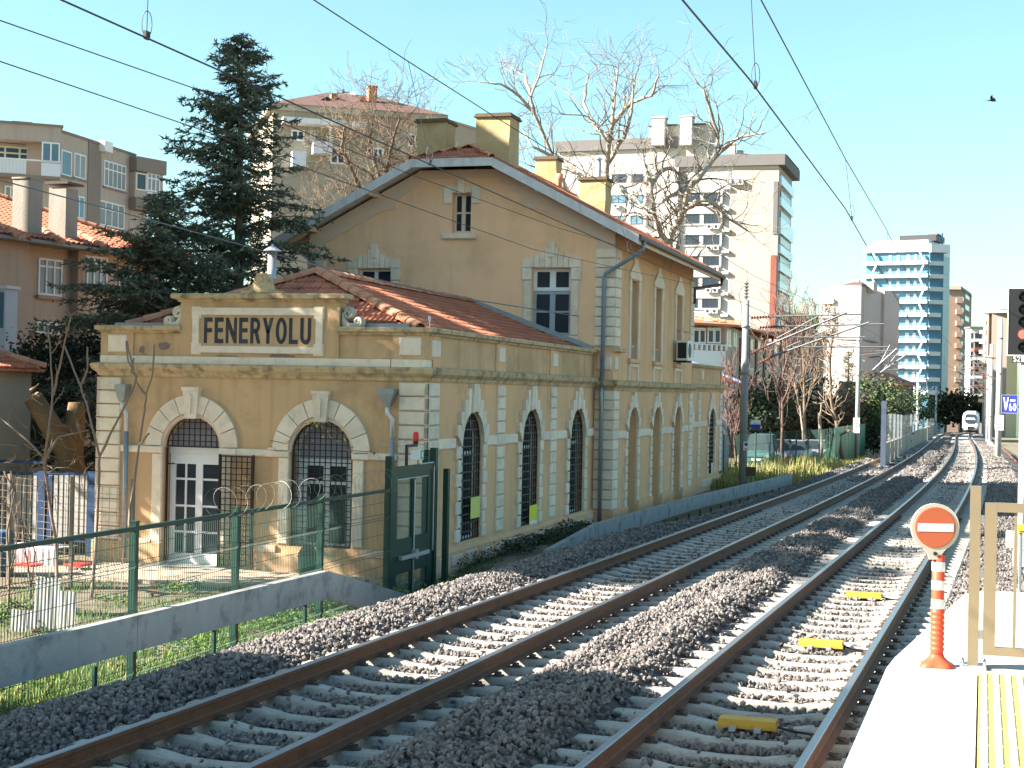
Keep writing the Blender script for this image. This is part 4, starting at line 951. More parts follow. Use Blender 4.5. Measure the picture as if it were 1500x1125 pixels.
mb.add(vs, [(i*n+j, i*n+(j+1) % n, (i+1)*n+(j+1) % n, (i+1)*n+j) for i in range(4) for j in range(n)]); mb.build('base', BORA, bo, smooth=True)
mb = MB(); prof = [(.040, .05)]
for k in range(8): z = .09+.032*k; prof += [(.038, z), (.043, z+.012), (.043, z+.02), (.038, z+.028)]
prof += [(.038, .40), (.038, hB-.004), (.03, hB)]
mb.lathe(bp_, prof, 20); mb.build('post', BORA, bo, smooth=True)
for z in (.353, .467, .580): mb = MB(); mb.lathe((bp_.x, bp_.y, PZ+z), [(.0385, 0), (.0397, .002), (.0397, .055), (.0385, .057)], 20); mb.build('reflective_band', BWH, bo, smooth=True)
for k in range(4):
    t = math.pi/4+k*math.pi/2; mb = MB(); mb.lathe((bp_.x+.088*math.cos(t), bp_.y+.088*math.sin(t), PZ+.012), [(.010, 0), (.010, .012), (.004, .014)], 8); mb.build('bolt', SILV, bo)
dc = at(1369.5, 772.5, y=bp_.y-.03); dr_ = .146; fd = Vector((R_.x, R_.y, 0)).normalized(); fn = Vector((fd.y, -fd.x, 0))
mb = MB(); pts = []
for k in range(33):
    t = math.radians(-62+304*k/32); pts.append(dc+fd*math.cos(t)*dr_+Vector((0, 0, math.sin(t)*dr_)))
pts += [dc-fd*.040+Vector((0, 0, -.165)), dc-fd*.030+Vector((0, 0, -.195)), dc+fd*.030+Vector((0, 0, -.195)), dc+fd*.040+Vector((0, 0, -.165))]
mb.prism([p-fn*.012 for p in pts], fn*.024); rimo = mb.build('sign_disc', RIM, bo)
mb = MB(); mb.lathe(dc+fn*.0122, [(.124, 0), (.124, .003), (.118, .004)], 36, fn); mb.build('orange_face', DISC, rimo)
mb = MB(); c = dc+fn*.0163; mb.prism([c-fd*.108-Vector((0, 0, .024)), c+fd*.108-Vector((0, 0, .024)), c+fd*.108+Vector((0, 0, .024)), c-fd*.108+Vector((0, 0, .024))], fn*.002); mb.build('white_bar', BWH, rimo)
mb = MB(); c = dc+fn*.0125+Vector((0, 0, -.158)); mb.lathe(c, [(.012, 0), (.012, .008), (.004, .01)], 8, fn); mb.build('bolt', IRON, rimo)
# ---- railing gate
BRZ = M('bronze_railing_metal', (.20, .155, .10), .42, .08, 6, metal=.25)
ry = 9.76; x0 = at(1436, 975, y=ry).x
rl_ = thing('platform_gate', (x0, ry, PZ), 'bronze coloured metal railing gate standing on the platform end', 'gate')
def vpost(xa, xb, z0, z1, y0, y1, name): mb = MB(); mb.box(xa, xb, y0, y1, z0, z1); return mb.build(name, BRZ, rl_)
pxm = lambda px, py: at(px, py, y=ry)
zt = pxm(1429, 712).z; a, b = pxm(1421, 850).x, pxm(1437, 850).x
vpost(a-.008, b-.008, PZ+.02, zt, ry-.03, ry+.04, 'post')
mb = MB(); mb.box(a-.05, b+.04, ry-.08, ry+.09, PZ, PZ+.02); mb.build('base_plate', SILV, rl_)
for k, (dx, dy) in enumerate(((-.035, -.06), (.03+b-a, -.06), (-.035, .07), (.03+b-a, .07))): mb = MB(); mb.lathe((a+dx, ry+dy, PZ+.02), [(.010, 0), (.010, .014), (.005, .03)], 6); mb.build('bolt', SILV, rl_)
zt2, zb2 = pxm(1450, 736).z, pxm(1462, 960).z; a2, b2 = pxm(1441, 850).x, pxm(1459, 850).x
vpost(a2, b2, zb2, zt2, ry-.025, ry+.025, 'frame_stile'); vpost(b2, 1.3, zt2-.055, zt2, ry-.0245, ry+.0245, 'top_rail'); vpost(b2, 1.3, zb2, zb2+.05, ry-.0245, ry+.0245, 'bottom_rail')
xx = pxm(1487, 850).x
while xx < 1.3: vpost(xx-.009, xx+.009, zb2+.05, zt2-.055, ry-.01, ry+.01, 'baluster'); xx += .16
vpost(1.3, 1.37, PZ+.02, zt2, ry-.03, ry+.03, 'post')
for z in (PZ+.18, PZ+.55, PZ+.88): mb = MB(); mb.box(b-.008, a2, ry-.012, ry+.012, z, z+.05); mb.build('hinge', SILV, rl_)
# ---- yellow balises between the rails
BAL = M('dirty_yellow_balise', (.50, .29, .035), .6, .16, 6, .1, 40, stain=((.30, .16, .03), .5, 8))
for i, (px, py, lab) in enumerate(((1266, 859, 'yellow track box, furthest of three, where sunlit ballast covers the sleepers'), (1203, 931, 'yellow track box, middle of three, in the sunlit sleepers'), (1096, 1049, 'yellow track box, nearest of three, lying in the shade'))):
    p = at(px, py, z=-.20); y = p.y; x = p.x; z = tz(y)-.2
    t = thing('balise', (x, y, z), lab, 'track box', 'yellow boxes between the rails of the near track')
    mb = MB(); mb.add([(x-.26, y-.10, z), (x+.26, y-.10, z), (x+.26, y+.10, z), (x-.26, y+.10, z), (x-.25, y-.09, z+.075), (x+.25, y-.09, z+.075), (x+.25, y+.09, z+.075), (x-.25, y+.09, z+.075)], [(0, 3, 2, 1), (4, 5, 6, 7), (0, 1, 5, 4), (1, 2, 6, 5), (2, 3, 7, 6), (3, 0, 4, 7)])
    mb.box(x-.262, x+.262, y-.102, y+.102, z+.002, z+.03); mb.build('case', BAL, t)
    for dx in (-.12, .10): mb = MB(); mb.box(x+dx-.03, x+dx+.03, y-.145, y-.103, z-.02, z+.02); mb.build('clamp', SILV, t)
    mb = MB(); mb.tube([(x+.25, y, z+.02), (x+.4, y-.03, z-.0), (x+.6, y-.05, z-.01)], .012, 5); mb.build('cable', IRON, t)
# ================================================================== left edge: fence, gate, concrete troughs
FX = -9.93; GZ = -1.2
fe = thing('mesh_fence', (FX, 19.3, GZ), 'green welded mesh fence with coiled razor wire between tracks and station yard', 'fence')
fys = [13.7, 16.65, 19.34, 22.2, 25.05]
for y in fys[:-1]:
    mb = MB(); mb.box(FX-.045, FX+.045, y-.04, y+.04, GZ-.1, GZ+2.12); mb.box(FX-.05, FX+.05, y-.045, y+.045, GZ+2.12, GZ+2.14); mb.build('post', GREEN, fe)
for y0, y1 in zip(fys, fys[1:]):
    mb = MB(); n = int((y1-y0-.1)/.055)
    for k in range(n+1):
        y = y0+.05+(y1-y0-.1)*k/n
        zs_ = [GZ+.05, GZ+.25, GZ+.30, GZ+.35, GZ+.95, GZ+1.0, GZ+1.05, GZ+1.55, GZ+1.60, GZ+1.65, GZ+2.0]
        xs_ = [0, 0, .04, 0, 0, .04, 0, 0, .04, 0, 0]
        mb.tube([(FX+.03+x, y, z) for x, z in zip(xs_, zs_)], 0.0042, 3, cap=False)
    for z, x in ((.05, 0), (.25, 0), (.30, .04), (.35, 0), (.55, 0), (.75, 0), (.95, 0), (1.0, .04), (1.05, 0), (1.3, 0), (1.55, 0), (1.6, .04), (1.65, 0), (1.85, 0)):
        mb.tube([(FX+.034+x, y0+.05, GZ+z), (FX+.034+x, y1-.05, GZ+z)], 0.0045, 3, cap=False)
    mb.build('wire_panel', GREENW, fe)
    mb = MB(); mb.box(FX+.0, FX+.05, y0, y1, GZ+2.02, GZ+2.075); mb.build('top_rail', GREEN, fe)
RAZ = M('razor_wire', (.22, .21, .19), .6, .2, 10, metal=.3)
mb = MB(); pts = []
for k in range(0, 24*22):
    t = k/24; y = 18.6+t*.30; pts.append((FX+.02+.20*math.cos(2*math.pi*t+.3*math.sin(t)), y+.05*math.sin(7*t), GZ+2.22+.20*math.sin(2*math.pi*t)))
mb.tube(pts, .0028, 3, cap=False)
for k in range(0, len(pts), 5):
    p = Vector(pts[k]); mb.quad(p+Vector((0, -.02, .0)), p+Vector((0, 0, .006)), p+Vector((0, .02, 0)), p+Vector((0, 0, -.006)))
mb.build('razor_coil', RAZ, fe)
# gate
gt = thing('station_gate', (FX, 26.2, GZ), 'dark green framed gate with glazed panels, push bar and red lamp', 'gate')
gy0, gy1, gtop = 25.12, 27.30, GZ+2.42
GLG = glass('green_tinted_pane', (.10, .13, .11), .15)
mt = M('clear_gate_pane', (.5, .55, .5), .1); pn = mt.node_tree.nodes['Principled BSDF']; pn.inputs['Transmission Weight'].default_value = .9; pn.inputs['IOR'].default_value = 1.05
def gbox(name, x0, x1, y0, y1, z0, z1, mat): mb = MB(); mb.box(x0, x1, y0, y1, z0, z1); return mb.build(name, mat, gt)
gbox('post', FX-.06, FX+.06, gy0-.1, gy0+.02, GZ-.1, gtop+.22, GREEN); gbox('post', FX-.06, FX+.06, gy1-.02, gy1+.12, GZ-.1, gtop+.30, GREEN); gbox('post', FX-.30, FX-.18, gy1+.22, gy1+.36, GZ-.1, gtop+.25, GREEN); gbox('post', FX+.10, FX+.2, gy1+.3, gy1+.42, GZ-.1, gtop-.1, GREEN)
gbox('leaf_stile', FX-.03, FX+.03, gy0+.05, gy0+.29, GZ+.05, gtop-.08, GREEN); gbox('leaf_stile', FX-.03, FX+.03, gy1-.32, gy1-.05, GZ+.05, gtop-.08, GREEN)
gbox('head_rail', FX-.05, FX+.05, gy0+.02, gy1-.02, gtop-.079, gtop+.02, GREEN)
ym = (gy0+gy1)/2
gbox('mid_stile', FX-.028, FX+.028, ym-.06, ym+.10, GZ+.05, gtop-.20, GREEN)
gbox('top_rail', FX-.029, FX+.029, gy0+.29, gy1-.32, gtop-.199, gtop-.08, GREEN); gbox('lock_rail', FX-.027, FX+.027, gy0+.29, gy1-.32, GZ+.52, GZ+1.14, GREEN); gbox('bottom_rail', FX-.026, FX+.026, gy0+.29, gy1-.32, GZ+.05, GZ+.12, GREEN)
gbox('glass_trim', FX-.032, FX+.034, gy0+.29, gy1-.32, gtop-.215, gtop-.2, SILV)
for a, b in ((gy0+.29, ym-.06), (ym+.10, gy1-.32)): gbox('pane', FX-.006, FX+.006, a, b, GZ+1.14, gtop-.2, mt); gbox('pane', FX-.006, FX+.006, a, b, GZ+.12, GZ+.52, mt)
mb = MB(); mb.box(FX+.07, FX+.12, gy0+.35, gy1-.42, GZ+.78, GZ+.85); mb.box(FX+.028, FX+.125, ym-.03, ym+.07, GZ+.74, GZ+.91); mb.box(FX+.028, FX+.07, gy0+.4, gy0+.46, GZ+.78, GZ+.85); mb.build('push_bar', SILV, gt)
mb = MB(); mb.tube([(FX+.045, ym+.02, GZ+.12), (FX+.045, ym+.02, gtop-.25)], .016, 6); mb.build('lock_rod', SILV, gt)
mb = MB(); mb.box(FX-.02, FX+.02, ym-.34, ym-.28, gtop+.02, gtop+.40); mb.box(FX-.02, FX+.02, ym-.28, ym+.20, gtop+.35, gtop+.40); mb.build('lamp_bracket', IRON, gt)
mb = MB(); mb.lathe((FX, ym+.14, gtop+.40), [(.05, 0), (.05, .05)], 12); bc = mb.build('beacon_base', BLACK, gt); mb = MB(); mb.lathe((FX, ym+.14, gtop+.45), [(.05, 0), (.055, .02), (.055, .13), (.035, .17)], 14); mb.build('beacon_lamp', REDP, bc, smooth=True)
mb = MB(); mb.box(FX-.02, FX+.14, ym-.06, ym+.2, gtop+.12, gtop+.30); bx = mb.build('call_point_box', WFR, gt); mb = MB(); mb.box(FX-.018, FX+.141, ym+.201, ym+.21, gtop+.125, gtop+.295); mb.box(FX+.1405, FX+.146, ym+.03, ym+.196, gtop+.13, gtop+.29); mb.build('green_face', M('bright_green_plastic', (.02, .30, .12), .4), bx); mb = MB(); mb.box(FX+.1462, FX+.149, ym+.08, ym+.14, gtop+.16, gtop+.26); mb.build('white_mark', WHITE, bx)
mb = MB(); mb.tube([(FX+.08, ym+.05, gtop+.12), (FX+.07, ym+.1, gtop+.05), (FX+.06, ym+.2, gtop+.03), (FX+.06, gy1-.15, gtop+.035), (FX+.06, gy1-.1, gtop-.05), (FX+.06, gy1-.1, GZ+.8)], .014, 6); mb.build('conduit', SILV, gt)
mb = MB(); pts = [(FX-.2+.18*math.cos(2*math.pi*k/20), gy0+.1+.085*k/20*5, gtop+.28+.2*math.sin(2*math.pi*k/20)) for k in range(0, 110)]; mb.tube(pts, .003, 3, cap=False)
for z in (.12, .36): mb.tube([(FX-.2, gy0-.05, gtop+z), (FX-.2, gy1+.3, gtop+z)], .004, 3)
mb.build('razor_coil', RAZ, gt)
# concrete troughs on legs
def beam(name, pts, h, th, lab, legs, dx=0):
    """pts: (y, z of underside); the trough runs along y at x = FX+..."""
    t = thing(name, (pts[0][0], pts[0][1], pts[0][2]), lab, 'trough', 'grey concrete cable troughs')
    for k in range(len(pts)-1):
        a, b = Vector(pts[k]), Vector(pts[k+1]); seg = max(1, round((b-a).length/2.9))
        for j in range(seg):
            p, q = a+(b-a)*(j/seg), a+(b-a)*((j+1)/seg); d = (q-p).normalized()*.004; p = p+d*(j > 0); q = q-d*(j < seg-1)
            s_ = Vector(((q-p).y, -(q-p).x, 0)).normalized()*th
            mb = MB(); o = -s_/2; up = Vector((0, 0, h))
            mb.add([p+o, q+o, q-o, p-o, p+o+up, q+o+up, q-o+up, p-o+up], [(0, 1, 2, 3), (4, 7, 6, 5), (0, 4, 5, 1), (1, 5, 6, 2), (2, 6, 7, 3), (3, 7, 4, 0)]); mb.build('trough_unit', BARR, t)
    for (x, y, z0, z1) in legs: mb = MB(); mb.tube([(x, y, z0), (x, y, z1)], .035, 6); mb.build('leg', GREENW, t)
    return t
BXx = -9.53
beam('cable_trough', [(BXx, 10.5, -.46), (BXx, 21.5, -.585)], .42, .12, 'long grey concrete cable trough raised in front of the green mesh fence', [(BXx, y, -1.35, -.57) for y in (12, 15.2, 18, 20.8)])
beam('cable_trough', [(BXx, 21.51, -.585), (BXx+.2, 24.3, -1.26)], .42, .12, 'sloping grey concrete trough end running down to the green gate', [])
q0, q1, q2, q3 = at(800, 834, y=32.2), at(873, 791, y=37.6), at(1012, 747, y=48.5), at(1158, 709.5, y=63.4)
beam('cable_trough', [q1, q2, q3], .42, .14, 'long grey concrete trough on thin legs along the foot of the yellow station', [((q1.x+(q3.x-q1.x)*t), q1.y+(q3.y-q1.y)*t, -1.4, q1.z+(q3.z-q1.z)*t-.005) for t in [.03+.055*k for k in range(17)]])
beam('cable_trough', [q0, q1+Vector((-.01, -.02, 0))], .42, .14, 'sloping grey trough end rising from weeds beside the station wall', [])
# ================================================================== masts, wires, signals
MAST = M('grey_mast_concrete', (.26, .26, .25), .85, .14, 3, .2, 50, streak=((.22, .22, .21), .5))
MASTL = M('pale_mast_concrete', (.50, .48, .44), .85, .10, 3, .2, 50, streak=((.36, .34, .31), .4))
TUBE = M('galvanised_tube', (.17, .175, .18), .5, .15, 5, metal=.4)
INS = M('brown_insulator', (.16, .07, .05), .3, .2, 8)
WIRE = M('dark_wire', (.035, .032, .035), .6, .2, 4)
def gz(x, y): return ground_h(x, y)
def insulator(t, a, b):
    a, b = Vector(a), Vector(b); d = b-a; mb = MB(); n = 7; prof = []
    for k in range(n): prof += [(.035, d.length*k/n), (.075, d.length*(k+.3)/n), (.035, d.length*(k+.7)/n)]
    mb.lathe(a, prof+[(.035, d.length)], 8, d); return mb.build('insulator', INS, t)
def cantilever(t, x, y, z, ex, s, drop=0., far=False):
    """bracket from the mast at (x,y) reaching to ex; z height of the contact wire"""
    def tb(name, pts, r): mb = MB(); mb.tube(pts, r, 5 if far else 6); return mb.build(name, TUBE, t)
    x1 = x+s*.2
    insulator(t, (x1, y, z+1.05), (x1+s*.75, y, z+1.10)); tb('tie_tube', [(x1+s*.75, y, z+1.10), (ex+s*.45, y, z+1.22)], .035)
    insulator(t, (x1, y, z-.35), (x1+s*.65, y, z-.02)); tb('diagonal_tube', [(x1+s*.65, y, z-.02), (ex-s*.1, y, z+1.28)], .042)
    tb('registration_tube', [(x1+s*1.3, y, z+.30), (ex+s*.6, y, z+.34)], .03)
    tb('steady_arm', [(ex+s*.5, y, z+.32), (ex+s*.42, y, z+.12), (ex-s*.45, y, z+.01)], .018)
    if not far:
        for k in (.35, .6): xa = x1+s*1.3+(ex-x1-s*1.3)*k; tb('stay_tube', [(xa, y, z+.32), (xa-s*.12, y, z+1.12)], .012)
        tb('brace_tube', [(x1+s*1.0, y, z+.26), (ex-s*.5, y, z+1.5)], .022)
def mast(px, py, Y, top, r0, r1, lab, mat, name='catenary_mast', n=14, grp='catenary masts along the line'):
    b = at(px, py, y=Y); base = gz(b.x, Y)
    t = thing(name, (b.x, Y, base), lab, 'mast', grp); mb = MB(); mb.lathe((b.x, Y, base-.1), [(r0, 0), (r1, top-base+.1), (0, top-base+.1)], n); mb.build('pole', mat, t, smooth=True)
    for z in (.32, .62, .86): mb = MB(); zz = base+(top-base)*z; mb.lathe((b.x, Y, zz), [(r0+.012, 0), (r0+.012, .07)], n); mb.build('steel_band', TUBE, t)
    return t, b.x, base
GRPM = 'catenary masts along the line'
m1, mx, mb0 = mast(1090, 600, 60, 6.35, .165, .125, 'tall grey round mast beside the far end of the yellow station with blue tag', MAST)
mb = MB(); mb.box(mx-.035, mx+.035, 59.97, 60.03, 6.35, 7.1); mb.build('top_bracket', TUBE, m1)
for k in range(5): mb = MB(); mb.lathe((mx, 60, 6.45+.13*k), [(.05, 0), (.11, .03), (.05, .08)], 8); mb.build('insulator', TUBE, m1)
mb = MB(); mb.tube([(mx-.1, 59.9, 6.95), (mx-.28, 59.9, 6.6), (mx-.18, 59.85, 6.2), (mx-.1, 59.86, 5.5)], .012, 4); mb.tube([(mx+.05, 59.9, 7.1), (mx+.0, 59.9, 7.5)], .008, 4); mb.build('jumper_wire', WIRE, m1)
zc1 = tz(60)+5.2
cantilever(m1, mx, 60, zc1-.15, -5.0, 1); cantilever(m1, mx+.25, 60.6, zc1-.5, -4.2, 1)
a, b = at(1101, 615, y=59.8), at(1114, 628.5, y=59.8)
mb = MB(); mb.box(a.x, b.x, 59.78, 59.8, b.z, a.z); sg = mb.build('sign_plate', WHITE, m1)
mb = MB(); mb.box(a.x+.002, b.x-.002, 59.770, 59.779, b.z+.002, b.z+(a.z-b.z)*.50); mb.build('blue_half', BLUE, sg)
mb = MB(); mb.tube([(a.x+.1, 59.774, a.z-.1), (a.x+.13, 59.774, a.z-.14), (a.x+.22, 59.774, a.z-.15), (a.x+.3, 59.774, a.z-.12)], .012, 4); mb.build('grey_mark', GRY, sg)
a, b = at(1089, 647, y=59.8), at(1096.5, 660, y=59.8); mb = MB(); mb.box(a.x, b.x, 59.80, 59.815, b.z, a.z); pl = mb.build('number_plate', WHITE, m1)
mb = MB(); mb.box(a.x+.05, b.x-.05, 59.79, 59.799, (a.z+b.z)/2+.02, a.z-.05); mb.build('black_mark', BLACK, pl); mb = MB(); mb.box(a.x+.05, b.x-.05, 59.79, 59.799, b.z+.04, b.z+.08); mb.build('red_mark', REDP, pl)
mb = MB(); mb.box(mx+.15, mx+.5, 59.9, 60.1, .0-.5, .35-.5); mb.build('equipment_box', M('brown_box', (.10, .055, .035), .7), m1)
m2, m2x, _ = mast(1256, 620, 95, 7.3, .15, .12, 'slim dark mast with white notice standing by the green hoarding', MAST)
cantilever(m2, m2x, 95, tz(95)+5.1, -5.0, 1); cantilever(m2, m2x+.2, 95.5, tz(95)+4.8, -4.4, 1)
a, b = at(1250, 612, y=94.7), at(1259, 634, y=94.7); mb = MB(); mb.box(a.x, b.x, 94.68, 94.7, b.z, a.z); nb = mb.build('notice_plate', WHITE, m2)
for k in range(4): mb = MB(); mb.box(a.x+.08, b.x-.08, 94.668, 94.679, a.z-.18-.17*k, a.z-.14-.17*k); mb.build('red_line', REDP, nb)
for i, (px, Y, sd_, lab) in enumerate(((1344, 170, 1, 'thin pale mast by the far concrete wall, left of the tracks'), (1371, 235, 1, 'thin mast nearest the train on the left of the tracks'))):
    t, x, _ = mast(px, 600, Y, tz(Y)+7, .16, .13, lab, MASTL, n=8); cantilever(t, x, Y, tz(Y)+5.2, tcx(Y, 0), sd_, far=True)
# masts on the right
rm, rx, _ = mast(1463, 600, 105, 8.0, .20, .17, 'pale mast with a white notice plate right of the curving tracks', MASTL)
cantilever(rm, rx, 105, tz(105)+5.2, tcx(105, 1), -1); a, b = at(1457.5, 608, y=104.7), at(1470, 630.5, y=104.7)
mb = MB(); mb.box(a.x, b.x, 104.68, 104.7, b.z, a.z); nb = mb.build('notice_plate', WHITE, rm)
for k in range(4): mb = MB(); mb.box(a.x+.1, b.x-.1, 104.668, 104.679, a.z-.22-.2*k, a.z-.18-.2*k); mb.build('red_line', REDP, nb)
for px, Y, lab in ((1451, 150, 'pale mast on the right, second behind the plated mast'), (1447, 178, 'pale mast on the right, third behind the plated mast'), (1443, 215, 'pale mast on the right, closest to the train')):
    t, x, _ = mast(px, 600, Y, tz(Y)+9.2, .19, .15, lab, MASTL, n=8); cantilever(t, x, Y, tz(Y)+5.3, tcx(Y, 1)+.4, -1, far=True); cantilever(t, x, Y+.5, tz(Y)+6.3, tcx(Y, 1)-.8, -1, far=True)
# signal with red light, in front on the right
sy = 31.; a, b = at(1478, 423, y=sy), at(1500, 520, y=sy); sx0 = a.x; sx1 = a.x+.52; z0, z1 = b.z, a.z
sgn = thing('signal', (sx0+.26, sy, -.6), 'black railway signal with five lamps, red lit, on a pale post', 'signal')
mb = MB(); mb.box(sx0, sx1, sy, sy+.12, z0, z1); head = mb.build('head', BLACK, sgn)
for nm_, q in (('left', (sx0-.018, sx0-.001, z0-.018, z1+.018)), ('right', (sx1+.001, sx1+.018, z0-.018, z1+.018)), ('t', (sx0, sx1, z1+.001, z1+.018)), ('b', (sx0, sx1, z0-.018, z0-.001))): mb = MB(); mb.box(q[0], q[1], sy-.01, sy+.05, q[2], q[3]); mb.build('border_strip', WHITE, head)
LENS = glass('unlit_lens', (.03, .045, .04), .1)
for k in range(5):
    zc = z1-.155-(z1-z0-.31)*k/4; xc = sx0+.27
    mb = MB(); mb.lathe((xc, sy, zc), [(.085, 0), (.07, .02), (.03, .035)], 18, (0, -1, 0)); mb.build('lamp', LTRED if k == 3 else LENS, sgn, smooth=True)
    mb = MB(); N = 12; v = []
    for j in range(N+1):
        t = math.radians(-30+240*j/N); v += [(xc+.10*math.cos(t), sy-.005, zc+.10*math.sin(t)), (xc+.10*math.cos(t), sy-.20+.08*abs(math.cos(t)), zc+.10*math.sin(t))]
    mb.add(v, [(2*j, 2*j+1, 2*j+3, 2*j+2) for j in range(N)]); mb.build('hood', M('hood_black', (.02, .03, .025), .45), sgn)
px_ = at(1497, 650, y=sy+.15).x
mb = MB(); mb.lathe((px_+.04, sy+.2, -.7), [(.095, 0), (.095, z1+.5)], 14); mb.build('post', M('white_painted_post', (.66, .65, .62), .5, .08, 3), sgn, smooth=True)
mb = MB(); mb.lathe((px_+.04, sy+.2, -.75), [(.12, 0), (.12, .62)], 14); mb.build('post_foot', BLACK, sgn)
a, b = at(1483, 521, y=sy), at(1499, 531, y=sy); w_ = b.x-a.x
mb = MB(); mb.box(a.x-.01, a.x+w_*1.65, sy-.004, sy+.01, b.z-.01, a.z+.015); pl = mb.build('name_plate', M('dark_grey_plate', (.05, .05, .055), .5), sgn)
letters(Fr('f', sy-.004), 'S21F', a.x+.02, a.x+w_*1.25, b.z+.012, a.z-.005, 0, .006, 'plate_lettering', WHITE, pl)
# V60 board fixed to the post behind
a, b = at(1468, 579, y=34), at(1490, 605, y=34)
vb = thing('speed_board', (b.x, 34, b.z), 'blue board with white V 60 beside the pale signal post', 'sign'); mb = MB(); mb.box(a.x, b.x, 33.98, 34, b.z, a.z); bo2 = mb.build('board', BLUE, vb)
for q in ((a.x-.012, a.x-.001, b.z-.012, a.z+.012), (b.x+.001, b.x+.012, b.z-.012, a.z+.012), (a.x, b.x, a.z+.001, a.z+.012), (a.x, b.x, b.z-.012, b.z-.001)): mb = MB(); mb.box(q[0], q[1], 33.97, 34.0, q[2], q[3]); mb.build('rim', SILV, bo2)
ww, hh = b.x-a.x, a.z-b.z
letters(Fr('f', 33.98), 'V', a.x+ww*.08, a.x+ww*.44, b.z+hh*.12, b.z+hh*.88, 0, .006, 'board_lettering', WHITE, bo2); letters(Fr('f', 33.98), '60', a.x+ww*.47, a.x+ww*.93, b.z+hh*.12, b.z+hh*.56, 0, .006, 'board_lettering', WHITE, bo2)
mb = MB(); mb.box(a.x+ww*.53, a.x+ww*.86, 33.974, 33.98, b.z+hh*.66, b.z+hh*.76); mb.build('small_caption', WHITE, bo2)
mb = MB(); mb.box(b.x-.02, px_+.3, 33.99, 34.02, b.z+hh*.3, b.z+hh*.4); mb.lathe((px_+.28, 34.06, -.8), [(.05, 0), (.05, a.z+.9)], 10); mb.build('post', TUBE, vb)
# yellow cabinet and concrete footing
a, b = at(1490, 768, y=24), at(1503, 780, y=24); fz = at(1490, 815, y=24).z
tb_ = thing('trackside_box', (a.x+.1, 24, fz), 'small bright yellow trackside box on a thin grey stand', 'box'); mb = MB(); mb.box(a.x, a.x+.3, 23.9, 24.1, b.z, a.z); mb.build('case', YEL, tb_); mb = MB(); mb.box(a.x+.01, a.x+.3, 23.88, 23.899, b.z+.03, a.z-.05); mb.build('door', M('darker_yellow', (.60, .34, .03), .5), tb_)
mb = MB(); mb.tube([(a.x+.05, 24, gz(a.x, 24)-.1), (a.x+.05, 24, b.z)], .025, 6); mb.build('stand', ZINC, tb_)
a, b = at(1474, 776, y=25), at(1484, 800, y=25); t = thing('concrete_footing', (a.x, 25, b.z-.3), 'low white concrete footing block beside the yellow trackside box', 'footing'); mb = MB(); mb.box(a.x, a.x+.7, 24.9, 25.4, b.z-.02, a.z-.04); mb.build('block', BARR, t); mb = MB(); mb.box(a.x+.1, a.x+.8, 24.85, 25.35, b.z-.3, b.z-.021); mb.build('foot', BARR, t)
# low white wall at the right of the line
ww = thing('low_wall', at(1486, 690, z=-.45), 'low white retaining wall along the ballast right of the far tracks', 'wall')
pts = [(1496, 712), (1480, 690), (1463, 664), (1452, 652), (1446, 644)]
ww_pts = []
for px, py in pts:
    Y = 60+(712-py)*1.4; p = at(px, py, y=Y); ww_pts.append(p)
for p, q in zip(ww_pts, ww_pts[1:]): mb = MB(); mb.prism([p, q, q-Vector((0, 0, .75)), p-Vector((0, 0, .75))], (.25, 0, 0)); mb.build('wall_unit', M('white_wall', (.66, .63, .58), .85, .1, 2, .2), ww)
# ---- overhead line
def catenary(name, lab, contact, messenger, drops):
    t = thing(name, contact[0], lab, 'overhead wire', 'wires above the tracks')
    mb = MB(); mb.tube(contact, .0075 if name else 0, 5); mb.build('contact_wire', WIRE, t); mb = MB(); mb.tube(messenger, .0065, 5); mb.build('messenger_wire', WIRE, t)
    for a, b in drops:
        mb = MB(); a, b = Vector(a), Vector(b); mb.tube([a, b+Vector((0, 0, .05))], .0035, 4); mb.tube([b+Vector((.0, .02*math.sin(u), .10+.10*math.cos(u))) + Vector((.03*math.sin(u), 0, 0)) for u in [k*2*math.pi/12 for k in range(13)]], .003, 4); mb.box(b.x-.012, b.x+.012, b.y-.03, b.y+.03, b.z-.01, b.z+.05); mb.build('dropper', WIRE, t)
def wirepts(pl, slope=-.0075, z0=5.22):
    out = []
    for px, py in pl:
        d = ray(px, py); tt = (z0-CH)/(d.z-slope*d.y); out.append(CAM+d*tt)
    return out
rc = wirepts([(1000, 0), (1097, 115), (1238, 305)]); e = (rc[2]-rc[0]).normalized()
rcon = [rc[0]-e*16, rc[0], rc[1], rc[2], Vector((-2.05, 60.6, zc1-.45)), Vector((-1.4, 105, tz(105)+5.2)), Vector((-2.0, 150, tz(150)+5.2)), Vector((-2.6, 215, tz(215)+5.2))]
dys = [(1097, 115, None), (1238, 305, 232), (1298, 386, 335)]
mz = lambda y: 5.82+.00010*(y-30)**2 if y < 60 else tz(y)+6.3
rmes = [Vector((rc[0].x+.02, y, mz(y))) for y in (-20, -8, 0)]+[at(1115, 0, x=-1.88), at(1238, 232, x=-1.87), at(1298, 335, x=-1.83), Vector((-2.0, 60.6, zc1+.75)), Vector((-1.4, 105, tz(105)+6.3)), Vector((-2.2, 150, tz(150)+6.3)), Vector((-2.8, 215, tz(215)+6.3))]
rmes = [p for p in rmes if p.y < 0 or p.y > 8]
rmes = [rmes[0]] + sorted(rmes[1:], key=lambda p: p.y)
def zat(pts, y):
    for a, b in zip(pts, pts[1:]):
        if a.y <= y <= b.y: return a+(b-a)*((y-a.y)/(b.y-a.y))
    return pts[-1]
catenary('overhead_line', 'contact and carrier wires hanging above the near track, rightmost pair', rcon, rmes, [(zat(rmes, y), zat(rcon, y)) for y in (3.6, 12.46, 21.3, 30.2, 40, 50, 75, 90)])
lc = wirepts([(90, 0), (500, 183), (815, 323)]); e = (lc[1]-lc[0]).normalized()
